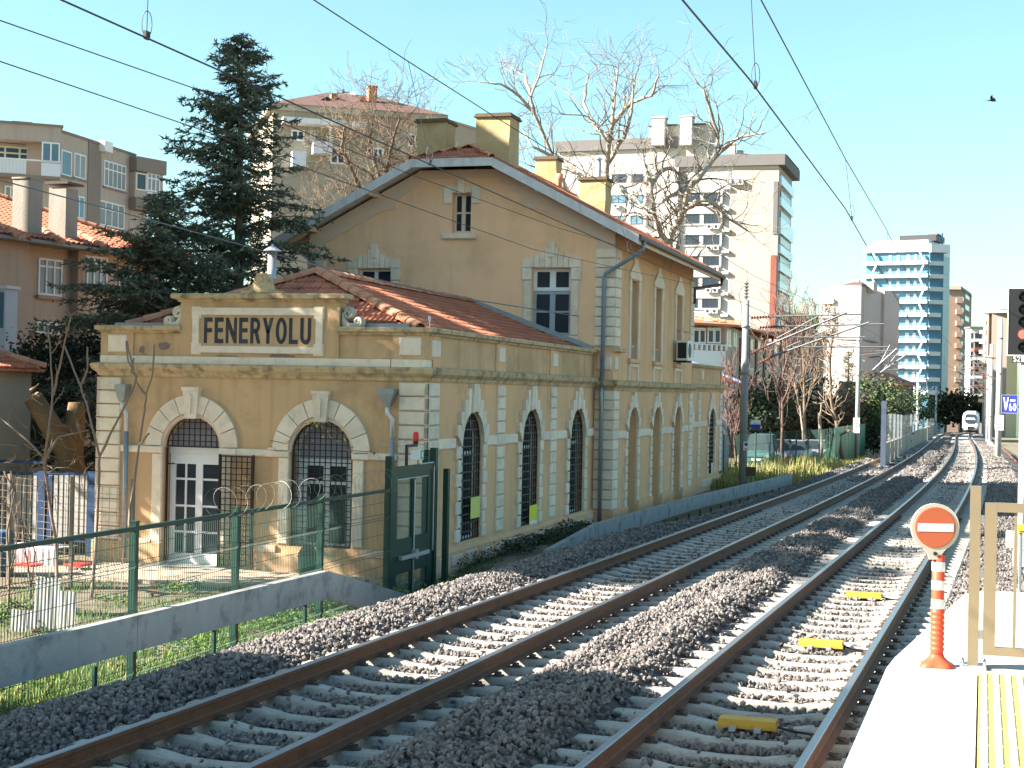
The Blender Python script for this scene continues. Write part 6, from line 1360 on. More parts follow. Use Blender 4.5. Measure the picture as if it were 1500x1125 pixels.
for k, (y0, y1) in enumerate(rows):
    wpx(b4, f4r, 1027, 1051, y0, y1, DARKM, GLD, mull=(2, 0), fr=.10); wpx(b4, f4r, 1001, 1021, y0, y1, DARKM, GLD, mull=(2, 0), fr=.10)
    mb = MB(); 
    for q in ((f4r.u(999), f4r.u(1054), f4r.z(1027, y0-2), f4r.z(1027, y0-1)), (f4r.u(999), f4r.u(1054), f4r.z(1027, y1+2.5), f4r.z(1027, y1+1))): f4r.box(mb, *q, 0, .15)
    mb.build('window_band', WHB, b4); fbox(b4, f4r, 'window_pier', f4r.u(1052.5), f4r.u(1055), f4r.z(1027, y1+1), f4r.z(1027, y0-3), .0, .45, WHB)
    acu(b4, f4r, 1033, 1041, y1+2, y1+8); acu(b4, f4r, 1043, 1051, y1+2, y1+8)
    wpx(b4, f4r, 1069.5, 1075.5, y0-1, y0+3.8, DARKM, GLD, fr=.1); fbox(b4, f4r, 'ledge', f4r.u(1055.5), f4r.u(1066), f4r.z(1060, y0-5), f4r.z(1060, y0-9), 0, .5, WHB)
wpx(b4, f4r, 1066, 1087, 249, 262, DARKM, GLD, mull=(2, 0), fr=.10); acu(b4, f4r, 1066, 1075, 264, 271); acu(b4, f4r, 1077, 1085, 264, 271)
fbox(b4, f4r, 'floor_joint', f4r.u(1060), f4r.L-1, zr_-11.5, zr_-11.4, 0, .03, WHB)
for y0, y1 in ((255, 268), (286, 298), (316, 329), (345, 358)):
    wpx(b4, f4, 891, 913, y0, y1, DARKM, GLS if y0 > 280 else GLD, mull=(2, 0), fr=.12); wpx(b4, f4, 920, 938, y0, y1, DARKM, GLS if y0 > 280 else GLD, mull=(2, 0), fr=.12); fbox(b4, f4, 'window_pier', f4.u(940), f4.u(944), f4.z(930, y1+3), f4.z(930, y0-4), 0, .6, WHB); acu(b4, f4, 896, 904, y1+1.5, y1+7)
for x0, x1 in ((985, 990),): fbox(b4, f4r, 'pilaster', f4r.u(x0), f4r.u(x1), BASE, zr_, 0, .5, WHB)
f4s = fpx(1134, 198, 1153, 212); fbox(b4, f4s, 'side_wall', 0, f4s.L, BASE, f4s.z(1140, 246), -6, .1, TAUPE)
fbox(b4, f4r, 'corner_strip', f4r.L-.75, f4r.L+.02, BASE, f4r.z(1131, 374), -.2, .12, BRS); fbox(b4, f4r, 'corner_strip', f4r.L-.55, f4r.L+.02, f4r.z(1131, 343), f4r.z(1131, 266), -.2, .12, GRB)
GLR = M('pale_balcony_glass', (.50, .58, .64), .12, .06, 1)
for y0, y1 in ((260, 273), (292, 304), (322, 345), (362, 374), (388, 400), (415, 428), (443, 455), (470, 480)): fbox(b4, f4s, 'balcony_front', .3, f4s.L, f4s.z(1143, y1), f4s.z(1143, y0), .1, .45, GLR)
for y0, y1 in ((280, 290), (310, 320), (347, 358), (376, 386), (402, 413), (430, 441), (457, 468)): fbox(b4, f4s, 'balcony_window', 2, f4s.L-1, f4s.z(1143, y1), f4s.z(1143, y0), .1, .2, GLD)
# ---- veranda house
f5 = fpx(1002, 98, 1062, 100); b5 = thing('house', (*f5.P(0, BASE)[:2], -2.), 'house with orange tiled roof and white glazed veranda right of the station', 'house'); ze5 = f5.z(1030, 474)
WHV = M('white_veranda_paint', (.66, .68, .70), .5, .05, 2)
bodybox(b5, f5, -2.4, f5.z(1030, 513), 12, WHV); fbox(b5, f5, 'veranda_back', .3, f5.L-.3, f5.z(1030, 512.5), ze5, -11, -.8, TANW)
for k, x0 in enumerate((1003, 1015, 1024, 1036, 1046)): wpx(b5, f5, x0, x0+9.5, 480, 503, WHV, GLD, fr=.09, mull=(1, 0), transom=.85)
fbox(b5, f5, 'veranda_rail', 0, f5.L, f5.z(1030, 505), f5.z(1030, 503.5), -.1, .1, WHV); u = .1
while u < f5.L: fbox(b5, f5, 'baluster', u, u+.16, f5.z(1030, 512.5), f5.z(1030, 505), -.1, .06, WHV); u += .42
f5s = fpx(1062, 100, 1160, 150); fbox(b5, f5s, 'side_wall', 0, f5s.L, -3., f5s.z(1100, 490), -9, 0, TANW)
for x0, x1 in ((1064, 1071), (1074, 1080)): wpx(b5, f5s, x0, x1, 482, 508, WHV, GLC, fr=.1, mull=(2, 0))
for x0 in (1087, 1099, 1110, 1122, 1134, 1146):
    for y0 in (494, 540, 585): wpx(b5, f5s, x0, x0+5, y0+(x0-1087)*.25*(1 if y0 < 530 else -.1), y0+18+(x0-1087)*.12*(1 if y0 < 530 else -.2), WFR, GLD, fr=.1)
    fbox(b5, f5s, 'brown_panel', f5s.u(x0-4), f5s.u(x0-1.5), -2, f5s.z(x0, 496), 0, .1, BRS)
mb = MB(); a, b = f5.P(-6, ze5, .8), f5.P(f5.L+.5, ze5, .8); c = f5s.P(f5s.L, f5s.z(1160, 500), .8); pk = f5.P(f5.u(1002)-1, f5.z(1004, 450), -5); pk2 = f5s.P(f5s.L*.8, f5s.z(1135, 486), -5)
mb.add([a, b, c, pk, pk2, a+Vector((0, 0, -.15)), b+Vector((0, 0, -.15)), c+Vector((0, 0, -.15))], [(0, 1, 3), (1, 2, 4, 3), (0, 5, 6, 1), (1, 6, 7, 2)]); mb.build('roof', M('orange_tile_roof', (.42, .15, .075), .85, .15, 5), b5)
ridge_tiles(b+Vector((0, 0, .05)), pk+Vector((0, 0, .05)), .16, .5, parent=b5)
fbox(b5, f5, 'water_box', f5.u(1060), f5.u(1067), ze5+.3, f5.z(1063, 466), -2, -1, WHV)
# red corrugated shed
f6 = fpx(1000, 74, 1070, 79); b6 = thing('shed', (*f6.P(0, -1.5)[:2], -1.5), 'shed with dark red corrugated roof between the station end and the mast', 'shed'); DRR = M('dark_red_sheet', (.15, .028, .028), .55, .12, 4)
bodybox(b6, f6, -2, f6.z(1040, 558), 5, M('grey_shed_wall', (.33, .33, .34), .85, .1, 1)); mb = MB(); N = 44
A0, A1 = f6.P(0, f6.z(1040, 553), .6), f6.P(f6.L, f6.z(1070, 562), .6); B0, B1 = f6.P(0, f6.z(1010, 514), -4.6), f6.P(f6.L+1.4, f6.z(1080, 515), -4.6); v = []
for i in range(N+1):
    t = i/N; v += [A0.lerp(A1, t)+Vector((0, 0, .05*(i % 2))), B0.lerp(B1, t)+Vector((0, 0, .05*(i % 2)))]
mb.add(v, [(2*i, 2*i+2, 2*i+3, 2*i+1) for i in range(N)]); mb.build('roof', DRR, b6); mb = MB(); mb.tube([A1+Vector((.05, 0, .05)), B1+Vector((.05, 0, .05))], .09, 5); mb.build('blue_verge', M('blue_grey_verge', (.12, .17, .30), .5), b6)
# ---- blocks further along
def block_house(name, x0, x1, d0, d1, ytop, lab, wall_, cols, rws, fm, gl, depth=14, base=BASE-2, roofm=None, ww=None, par=.4, mull=(2, 0), fr=.15):
    fc = fpx(x0, d0, x1, d1); xm = (x0+x1)/2; t = thing(name, (*fc.P(0, base)[:2], base), lab, 'building'); zt_ = fc.z(xm, ytop); bodybox(t, fc, base, zt_, depth, wall_)
    if roofm: fbox(t, fc, 'roof_edge', -.3, fc.L+.3, zt_, zt_+par, -depth-.3, .3, roofm)
    for cx, w_ in cols:
        for y0, y1 in rws: wpx(t, fc, cx-w_/2, cx+w_/2, y0, y1, fm, gl, mull=mull, fr=fr)
    return t, fc
BRG = M('brown_grey_render', (.26, .20, .165), .9, .1, .5); PINK = M('pinkish_render', (.36, .31, .28), .9, .05, .3); PINK2 = M('grey_pink_render', (.42, .355, .33), .9, .05, .3)
t, fc = block_house('apartment_building', 1146, 1206, 168, 178, 489, 'brown flat block with roof terrace between white tower and beige rounded block', BRG, [(1168, 9), (1186, 9)], [(498, 510), (524, 536), (548, 560), (574, 586)], WFR, GLD)
fbox(t, fc, 'eave_slab', -.6, fc.L+.6, fc.z(1176, 489), fc.z(1176, 486), -14, .8, BRR)
for k in range(6): p = fc.P(fc.L*(.2+.13*k), fc.z(1176, 486), -.5); mb = MB(); mb.lathe(p, [(.3, 0), (.35, .3), (.1, .5), (.55, .9), (.5, 1.5+.3*(k % 3)), (.1, 1.9)], 7); mb.build('roof_planter', M('terrace_plant', (.06, .10, .05), .9), t)
# beige rounded block
f7 = fpx(1199, 300, 1262, 296); b7 = thing('apartment_building', (*f7.P(0, BASE)[:2], BASE-2), 'beige rounded apartment block with plain grey side and balconies below', 'building'); zt7 = f7.z(1230, 423); z6 = f7.z(1230, 497)
fbox(b7, f7, 'upper_wall', 0, f7.u(1240), z6, zt7, -12, 0, PINK); p = f7.P(f7.u(1244), z6, -2.0); mb = MB(); mb.lathe((p.x, p.y, z6), [(2.25, 0), (2.25, f7.z(1244, 419)-z6)], 24); mb.build('round_stair_tower', PINK, b7, smooth=False)
fbox(b7, f7, 'lower_wall', -3.5, f7.L-1, BASE-2, z6-.2, -14, -.6, PINK2); fbox(b7, f7, 'terrace_slab', -3.5, f7.L-.5, z6-.19, z6, -14, .5, BRR)
f7s = fpx(1259, 296, 1311, 330); fbox(b7, f7s, 'side_wall', 0, f7s.L, BASE-2, f7s.z(1280, 424), -6.5, 0, PINK2); fbox(b7, f7s, 'dark_strip', f7s.u(1298), f7s.u(1306), BASE, f7s.z(1300, 437), -.2, .05, BRG); fbox(b7, f7s, 'side_bay', f7s.u(1290), f7s.L, BASE, f7s.z(1300, 428), -2, .6, PINK2)
for y0 in (437, 455, 473, 491): wpx(b7, f7s, 1293, 1296, y0, y0+4, DARKM, GLD, fr=.2)
mb = MB(); zz = f7.z(1244, 418.5); a = f7.P(f7.u(1228), zz, .3); b = f7.P(f7.u(1262), zz, .3); mb.add([a, b, f7.P(f7.u(1262), zz, -8), f7.P(f7.u(1228), zz, -8), f7.P(f7.u(1240), f7.z(1240, 411), -4), f7.P(f7.u(1252), f7.z(1252, 411), -4)], [(0, 1, 5, 4), (1, 2, 5), (2, 3, 4, 5), (3, 0, 4)]); mb.build('roof', BRR, b7)
fbox(b7, f7, 'roof_box', f7.u(1229), f7.u(1240), zz, f7.z(1235, 406), -9, -8, PINK); fbox(b7, f7, 'roof_box', f7.u(1258), f7.u(1268), zz-1, f7.z(1262, 410), -8, -5, PINK2)
for y0, y1 in ((432, 445), (450, 466), (470, 486)): fbox(b7, f7, 'balcony', f7.u(1203), f7.u(1222), f7.z(1210, y1), f7.z(1210, y1-7), -.3, 1.1, WFR); wpx(b7, f7, 1204, 1214, y0, y1-7, WFR, GLC, fr=.2)
wpx(b7, f7, 1226, 1237, 433, 440, WFR, GLC, fr=.2)
for y0, y1 in ((500, 508), (519, 529), (539, 549), (560, 568)):
    f7l = Fac(f7.P(0, 0, -.58), f7.P(f7.L, 0, -.58))
    for x0 in (1193, 1214, 1226, 1238, 1248): wpx(b7, f7l, x0, x0+9, y0, y1, WFR, GLD, mull=(3, 0), fr=.16)
    fbox(b7, f7l, 'balcony', f7.u(1192), f7.u(1204), f7.z(1200, y1+8), f7.z(1200, y1+1), 0, 1.4, WFR); fbox(b7, f7l, 'balcony', f7.u(1226), f7.u(1250), f7.z(1240, y1+8), f7.z(1240, y1+2), 0, 1.0, PINK)
# blue glass tower
TWH = M('white_tower_panel', (.50, .54, .58), .4, .04, 1); TGL = glass('teal_tower_glass', (.085, .20, .29), .3); TGD = glass('deep_teal_glass', (.05, .13, .20), .3)
f8 = fpx(1266, 380, 1360, 372); b8 = thing('tower_building', (*f8.P(0, BASE)[:2], BASE-3), 'tall blue glass tower with white balcony bands and zigzag braces', 'tower'); zt8 = f8.z(1310, 370)
bodybox(b8, f8, BASE-3, zt8, 18, TGL, 'glass_wall'); f8s = fpx(1359, 371.5, 1379, 372); fbox(b8, f8s, 'corner_glass', 0, f8s.L, BASE-3, f8s.z(1370, 370), -18, 0, TGD)
zr8 = f8.z(1310, 367); fbox(b8, f8, 'crown_band', -.5, f8.L, zt8, f8.z(1310, 359), -18, .8, TWH); fbox(b8, f8, 'crown_floor', 1, f8.L-1, f8.z(1310, 358.8), f8.z(1310, 352), -15, -1, TWH); fbox(b8, f8, 'roof_plant', f8.u(1308), f8.u(1362), f8.z(1310, 351.8), f8.z(1310, 343), -12, -4, DARKM); fbox(b8, f8, 'roof_plant', f8.u(1348), f8.u(1362), f8.z(1355, 342.9), f8.z(1355, 339), -9, -5, GRB)
mb = MB(); p = f8.P(f8.u(1368), 0, -6); mb.tube([(p.x, p.y, f8.z(1368, 356)), (p.x, p.y, f8.z(1368, 338))], .25, 5); mb.build('mast', TGD, b8)
fbox(b8, f8s, 'corner_crown', -.2, f8s.L+1.2, f8s.z(1370, 370), f8s.z(1370, 358), -18, 1., TWH)
y = 384; k = 0
while y < 575:
    u0 = f8.u(1266 if y < 450 else 1262); fbox(b8, f8, 'balcony_band', u0-.4, f8.L-.3, f8.z(1310, y+4.6), f8.z(1310, y-.6), -.2, 1.6, TWH); fbox(b8, f8s, 'corner_band', -.1, f8s.L+(.9 if y < 450 else -.6), f8s.z(1370, y+5), f8s.z(1370, y-1), -.3, .5, M('grey_band', (.40, .45, .47), .5) if k == 0 else bpy.data.materials['grey_band'])
    for x0, x1 in ((1300, 1304), (1312, 1316), (1326, 1331), (1337, 1341)): fbox(b8, f8, 'white_window', f8.u(x0), f8.u(x1), f8.z(1310, y-1), f8.z(1310, y-10), 0, .12, TWH)
    s = 1 if k % 2 else -1
    for c in (1281, 1350):
        mb = MB(); f8.poly(mb, [(f8.u(c-3*s-1.2), f8.z(c, y-1)), (f8.u(c-3*s+1.2), f8.z(c, y-1)), (f8.u(c+3*s+1.2), f8.z(c, y-14.5)), (f8.u(c+3*s-1.2), f8.z(c, y-14.5))], .9, 1.4); mb.build('zigzag_brace', TWH, b8)
    y += 18.9; k += 1
# brown block
BRB = M('brown_block_render', (.36, .25, .19), .9, .06, .4)
f9 = fpx(1381, 410, 1405, 410); b9 = thing('apartment_building', (*f9.P(0, BASE)[:2], BASE-3), 'brown apartment block with red roof right of the blue tower', 'building'); bodybox(b9, f9, BASE-3, f9.z(1393, 424), 20, BRB)
f9s = fpx(1405, 410, 1421, 440); fbox(b9, f9s, 'side_wall', 0, f9s.L, BASE-3, f9s.z(1412, 422), -4, 0, BRG)
mb = MB(); zz = f9.z(1393, 424); mb.add([f9.P(-1, zz, .5), f9.P(f9.L, zz, .5), f9s.P(f9s.L, zz, .5), f9.P(1, f9.z(1385, 412), -8), f9.P(f9.L, zz+.5, -9)], [(0, 1, 4, 3), (1, 2, 4)]); mb.build('roof', BRR, b9)
for k in range(9):
    y = 430+16.5*k; wpx(b9, f9s, 1407, 1411, y+3, y+11, DARKM, GLD, fr=.2); wpx(b9, f9s, 1413, 1419, y, y+8, WFR, GLS, fr=.2)
    if k > 0: wpx(b9, f9, 1382, 1385, y-3, y+5, DARKM, GLD, fr=.2)
    fbox(b9, f9, 'balcony_edge', f9.u(1399), f9.L+.3, f9.z(1400, y+14), f9.z(1400, y+7), 0, 1.0, BRB)
# white balcony block and yellow block
t, fc = block_house('apartment_building', 1421, 1444, 340, 340, 481, 'white apartment block with red balcony panels beside the yellow block', M('white_far_render', (.48, .47, .455), .9, .06), [], [], WFR, GLD, 4, roofm=GRB)
for k in range(8):
    y = 488+13.5*k; wpx(t, fc, 1428, 1438, y, y+8, DARKM, GLD, mull=(2, 0), fr=.2); wpx(t, fc, 1422, 1425, y, y+8, DARKM, GLD, fr=.15); fbox(t, fc, 'balcony', fc.u(1425), fc.u(1441), fc.z(1430, y+12.5), fc.z(1430, y+9), 0, 1.3, BRS if k % 2 else WFR)
YBL = M('pale_yellow_render', (.58, .47, .27), .9, .05, .4)
t, fc = block_house('apartment_building', 1448, 1474, 310, 307, 459, 'pale yellow apartment block with wide roof slab behind the right hand masts', YBL, [], [], WFR, GLD, 4)
fbox(t, fc, 'roof_slab', fc.u(1438), fc.L+2, fc.z(1460, 459), fc.z(1460, 455.5), -16, 1.6, PINK); fs2 = fpx(1474, 307, 1486, 330); fbox(t, fs2, 'side_wall', 0, fs2.L, BASE-3, fs2.z(1480, 461), -3, 0, BRG)
mb = MB(); mb.add([fc.P(0, fc.z(1460, 455), 1), fc.P(fc.L+3, fc.z(1460, 455), 1), fc.P(fc.L+3, fc.z(1480, 446), -7), fc.P(fc.L*.4, fc.z(1480, 449), -7)], [(0, 1, 2, 3)]); mb.build('roof', BRR, t)
for k in range(9):
    y = 462+14.3*k; wpx(t, fc, 1454, 1468, y, y+6, WFR, GLD, mull=(4, 0), fr=.2); fbox(t, fc, 'balcony', fc.u(1440), fc.u(1449), fc.z(1445, y+13), fc.z(1445, y+8), -.5, 1.4, YBL)
fbox(t, fc, 'pilaster', fc.u(1449), fc.u(1452.5), BASE, fc.z(1450, 460), 0, 1.2, BRG); fbox(t, fc, 'left_wing', fc.u(1438), 0, BASE-3, fc.z(1445, 470), -10, -.6, PINK)
t, fc = block_house('house', 1306, 1338, 200, 204, 560, 'low building with red tiled roof under the blue tower', BRG, [], [], WFR, GLD, 8)
mb = MB(); zz = fc.z(1320, 560); mb.add([fc.P(-1, zz-.4, .8), fc.P(fc.L+1, zz-.4, .8), fc.P(fc.L-.5, zz+1.3, -3.5), fc.P(1, zz+1.3, -3.5)], [(0, 1, 2, 3)]); mb.build('roof', M('red_far_roof', (.38, .12, .07), .85), t)
# off to the left of the frame: the block and trees that shade the near track
bx = thing('apartment_building', (-27, 4, -1.3), 'plain grey apartment block beyond the left edge of the view', 'building')
mb = MB(); mb.box(-40, -19.6, -16, 5.4, -1.4, 11.6); mb.build('wall', TAUPE, bx); mb = MB(); mb.box(-40.2, -19.4, -16.2, 5.7, 11.6, 12.0); mb.build('roof_edge', TAUP2, bx)
by = thing('apartment_building', (-38, 34, -1.3), 'unseen taupe apartment block added beyond the left edge to shade the gable', 'building')
mb = MB(); mb.box(-44, -31.6, 28, 38.6, -1.4, 21.2); mb.build('wall', TAUPE, by); mb = MB(); mb.box(-44.2, -31.4, 27.8, 38.8, 21.2, 21.6); mb.build('roof_edge', TAUP2, by)  # block added out of view so the gable lies in even shade
# concrete wall with clear panels and hoarding by the line
cw = thing('line_wall', dep(1296, 690, 80), 'long concrete wall topped with clear panels left of the far track', 'wall')
pw = [(1297, 691, 78), (1320, 674, 100), (1345, 655, 135), (1368, 640, 185)]
PNL = M('clear_panel', (.35, .38, .38), .15, .1, 1); PNL.node_tree.nodes['Principled BSDF'].inputs['Alpha'].default_value = .22
for (x0, y0, d0), (x1, y1, d1) in zip(pw, pw[1:]):
    a, b = dep(x0, y0, d0), dep(x1, y1, d1)
    for k in range(4):
        p, q = a.lerp(b, k/4), a.lerp(b, (k+1)/4-.02); e = Vector((-.25, 0, 0)); mb = MB(); mb.prism([p, q, q+Vector((0, 0, 1.45)), p+Vector((0, 0, 1.45))], e); mb.build('wall_unit', M('stained_wall', (.33, .29, .24), .9, .2, 1, stain=((.2, .16, .12), .5, .6)) if 'stained_wall' not in bpy.data.materials else bpy.data.materials['stained_wall'], cw)
        mb = MB(); mb.prism([p+Vector((0, 0, 1.46)), q+Vector((0, 0, 1.46)), q+Vector((0, 0, 2.9 if d0 < 130 else 2.3)), p+Vector((0, 0, 2.9 if d0 < 130 else 2.3))], (-.03, 0, 0)); mb.build('panel', PNL, cw)
        mb = MB(); mb.box(p.x-.1, p.x+.02, p.y-.04, p.y+.04, p.z+1.45, p.z+(2.95 if d0 < 130 else 2.35)); mb.build('post', ZINC, cw)
p = dep(1297, 691, 78); mb = MB(); mb.box(p.x-.25, p.x-.0, p.y-.2, p.y-.02, p.z-.3, p.z+3.6); mb.build('end_post', M('dark_blue_post', (.06, .08, .12), .6), cw)
ho = thing('hoarding', dep(1245, 680, 92), 'green sheet hoarding standing beyond the tall grass', 'fence'); fh = fpx(1224, 88, 1268, 104)
HGR = M('green_sheet', (.02, .14, .09), .5, .2, 2)
k = 0; u = 0
while u < fh.L-.3: fbox(ho, fh, 'sheet', u, u+1.0, -1.6, .9, -.04+.012*(k % 2), .012*(k % 2), HGR); u += 1.02; k += 1
ff = thing('green_fence', dep(1160, 690, 72), 'dark green mesh fence before the parked cars', 'fence'); fg = fpx(1062, 66, 1224, 86)
u = 0
while u < fg.L: mb = MB(); mb.tube([fg.P(u, -1.4), fg.P(u, .95)], .04, 5); mb.build('post', GREENW, ff); u += 2.6
mb = MB(); u = 0
while u < fg.L: mb.tube([fg.P(u, -1.3), fg.P(u, .9)], .006, 3, cap=False); u += .12
for z in (-1.2, -.8, -.4, 0, .4, .88): mb.tube([fg.P(0, z), fg.P(fg.L, z)], .008, 3)
mb.build('wire_panel', GREENW, ff)
# ================================================================== trees and plants
rnd = random.Random(11)
BARK = M('brown_bark', (.16, .115, .08), .95, .25, 6, .6, 30); BARKP = M('plane_bark', (.36, .31, .25), .9, .25, 2.2, .4, 20, stain=((.20, .15, .10), .7, 1.6)); TWIG = M('tan_twig', (.20, .145, .10), .9, .2, 5); TWIGR = M('reddish_twig', (.115, .068, .056), .9, .2, 5); TWIGP = M('pale_twig', (.205, .165, .13), .9, .2, 4)
NEED = M('conifer_needle', (.080, .102, .070), .9, .3, 1.6, rnd=.0, fine=.25); NEEDL = M('conifer_tip', (.18, .195, .12), .9, .25, 2); 
def leafm(name, c, v=.3): return M(name, c, .8, v, 3.5, fine=.2)
LEAFD = leafm('dark_leaf', (.030, .045, .022)); LEAFM = leafm('mid_leaf', (.055, .085, .030)); LEAFB = leafm('bright_weed_leaf', (.10, .19, .035)); LEAFY = leafm('yellow_leaf', (.52, .42, .04)); BROWNL = leafm('brown_leaf', (.11, .070, .042))
GRASSM = leafm('grass_blade', (.12, .21, .04)); GRASSY = leafm('dry_grass_blade', (.36, .33, .11)); GRASSD = leafm('dark_grass_blade', (.075, .11, .035))  # bank grass is a darker green
def rv(s=1.): return Vector((rnd.uniform(-s, s), rnd.uniform(-s, s), rnd.uniform(-s, s)))
def grow(mb, p, d, r, ln, lev, twist=.35, up=.1, split=(2, 3), rmin=.006, n=None, lf=.72, rf=.62):
    k = 4 if lev > 1 else 3; pts = [p]; rs = [r]; q = p; dd = d.normalized()
    for i in range(k):
        dd = (dd+rv(twist)+Vector((0, 0, up))).normalized(); q = q+dd*(ln/k); pts.append(q); rs.append(max(rmin, r*(1-(1-rf*1.05)*(i+1)/k)))
    mb.tube(pts, rs, n or (6 if r > .08 else 4 if r > .02 else 3), cap=False)
    if lev <= 0: return
    for j in range(rnd.randint(*split)):
        i = k if j == 0 else rnd.randint(max(1, k-2), k)
        nd = (dd+rv(.85)).normalized(); grow(mb, pts[i], nd, rs[i]*(.85 if j == 0 else .62), ln*lf*rnd.uniform(.75, 1.15), lev-1, twist, up, split, rmin, None, lf, rf)
def limbs(name, lab, cat, pls, Y, mat, r0, lev, ln, twmat=None, grp=None, twist=.42, tip=True, every=1, dj=1.0, up=.05, side=2, base=None, rm=.008):
    """a bare tree: main limbs follow the photograph's columns and rows at distance Y, finer branches grow from them"""
    b = at(*pls[0][0], y=Y); t = thing(name, (b.x, Y, base if base is not None else gz(b.x, Y)), lab, cat, grp)
    mt_, mb_ = MB(), MB()
    for i, pl in enumerate(pls):
        pts = []
        for j, q in enumerate(pl):
            yy = Y+(dj*math.sin(1.7*i+1.1*j) if j else (0 if i == 0 else dj*math.sin(1.7*i)))
            pts.append(at(q[0], q[1], y=yy))
        if i == 0 and base is not None: pts.insert(0, Vector((pts[0].x, pts[0].y, base)))
        ri = r0 if i == 0 else r0*.72; rs = [max(rm*2, ri*(1-.72*j/(len(pts)-1))) for j in range(len(pts))]
        fine_, fr_ = [], []                         # wobble between the given points
        for j in range(len(pts)-1):
            for s in range(3): fine_.append(pts[j].lerp(pts[j+1], s/3)+(rv(rs[j]*.5) if s else Vector())); fr_.append(rs[j]+(rs[j+1]-rs[j])*s/3)
        fine_.append(pts[-1]); fr_.append(rs[-1]); mt_.tube(fine_, fr_, 7, cap=True)
        L = (pts[-1]-pts[0]).length
        if lev >= 0:
            for j in range(2 if i == 0 else 1, len(fine_), every):
                for s in range(side if j < len(fine_)-1 else 3):
                    d = (fine_[min(j+1, len(fine_)-1)]-fine_[j-1]).normalized(); dn = (d*.5+rv(.9)+Vector((0, 0, .25))).normalized(); grow(mb_, fine_[j], dn, max(rm*1.6, fr_[j]*.40), ln*rnd.uniform(.6, 1.2), lev, twist, up, (2, 3), rm)
    mt_.build('trunk', mat, t, smooth=True)
    if mb_.v: mb_.build('crown', twmat or mat, t)
    return t
G = 'bare plane trees behind the station'
limbs('plane_tree', 'bare pale plane tree behind the station roof, its two limbs crossing the white tower', 'tree', [[(990, 420), (980, 357), (992, 328), (1004, 304), (1009, 276), (1030, 252), (1047, 228), (1052, 201), (1043, 168), (1030, 130)], [(980, 357), (969, 345), (958, 314), (953, 271), (946, 242), (934, 228)], [(1004, 304), (1030, 292), (1050, 300), (1062, 318), (1095, 338)], [(953, 271), (970, 250), (985, 246), (1000, 262)], [(1030, 252), (1055, 222), (1085, 200), (1120, 195)], [(1009, 276), (985, 286), (965, 300)]], 74, BARKP, .22, 2, 1.5, TWIGP, G, twist=.38, side=1, base=-1.5)
limbs('plane_tree', 'bare plane tree rising behind the rear chimney with the tallest twig crown', 'tree', [[(892, 350), (884, 304), (889, 242), (893, 206), (897, 182), (900, 140), (905, 100)], [(889, 242), (915, 200), (925, 165), (930, 120)], [(884, 304), (868, 270), (850, 255), (828, 240)], [(893, 206), (870, 180), (855, 150), (862, 110)], [(897, 182), (925, 150), (955, 140), (965, 110)], [(900, 270), (930, 290), (955, 320)]], 72, BARKP, .19, 2, 1.6, TWIGP, G, twist=.38, side=1, base=-1.5)
limbs('plane_tree', 'bare tree leaning left above the chimneys against blue sky', 'tree', [[(850, 330), (833, 283), (810, 230), (783, 167), (777, 143), (793, 100), (800, 72)], [(783, 167), (760, 140), (733, 123), (700, 120)], [(810, 230), (780, 215), (765, 190)], [(777, 143), (770, 110), (750, 100)], [(833, 283), (800, 250), (770, 240)]], 70, BARKP, .13, 2, 1.3, TWIGP, G, twist=.38, side=1, base=-1.5)
limbs('bare_tree', 'bushy tan bare tree left of the station chimneys before the beige block', 'tree', [[(560, 420), (555, 330), (560, 270), (575, 210), (585, 175)], [(555, 330), (520, 260), (500, 215), (505, 185)], [(555, 330), (590, 280), (610, 240), (615, 200)], [(555, 330), (500, 330), (470, 310)], [(560, 270), (540, 220), (545, 180)], [(555, 350), (600, 320), (620, 290)], [(555, 360), (510, 370), (480, 345)]], 66, BARK, .17, 3, 1.5, BARK, None, twist=.36, side=3, base=-1.3)
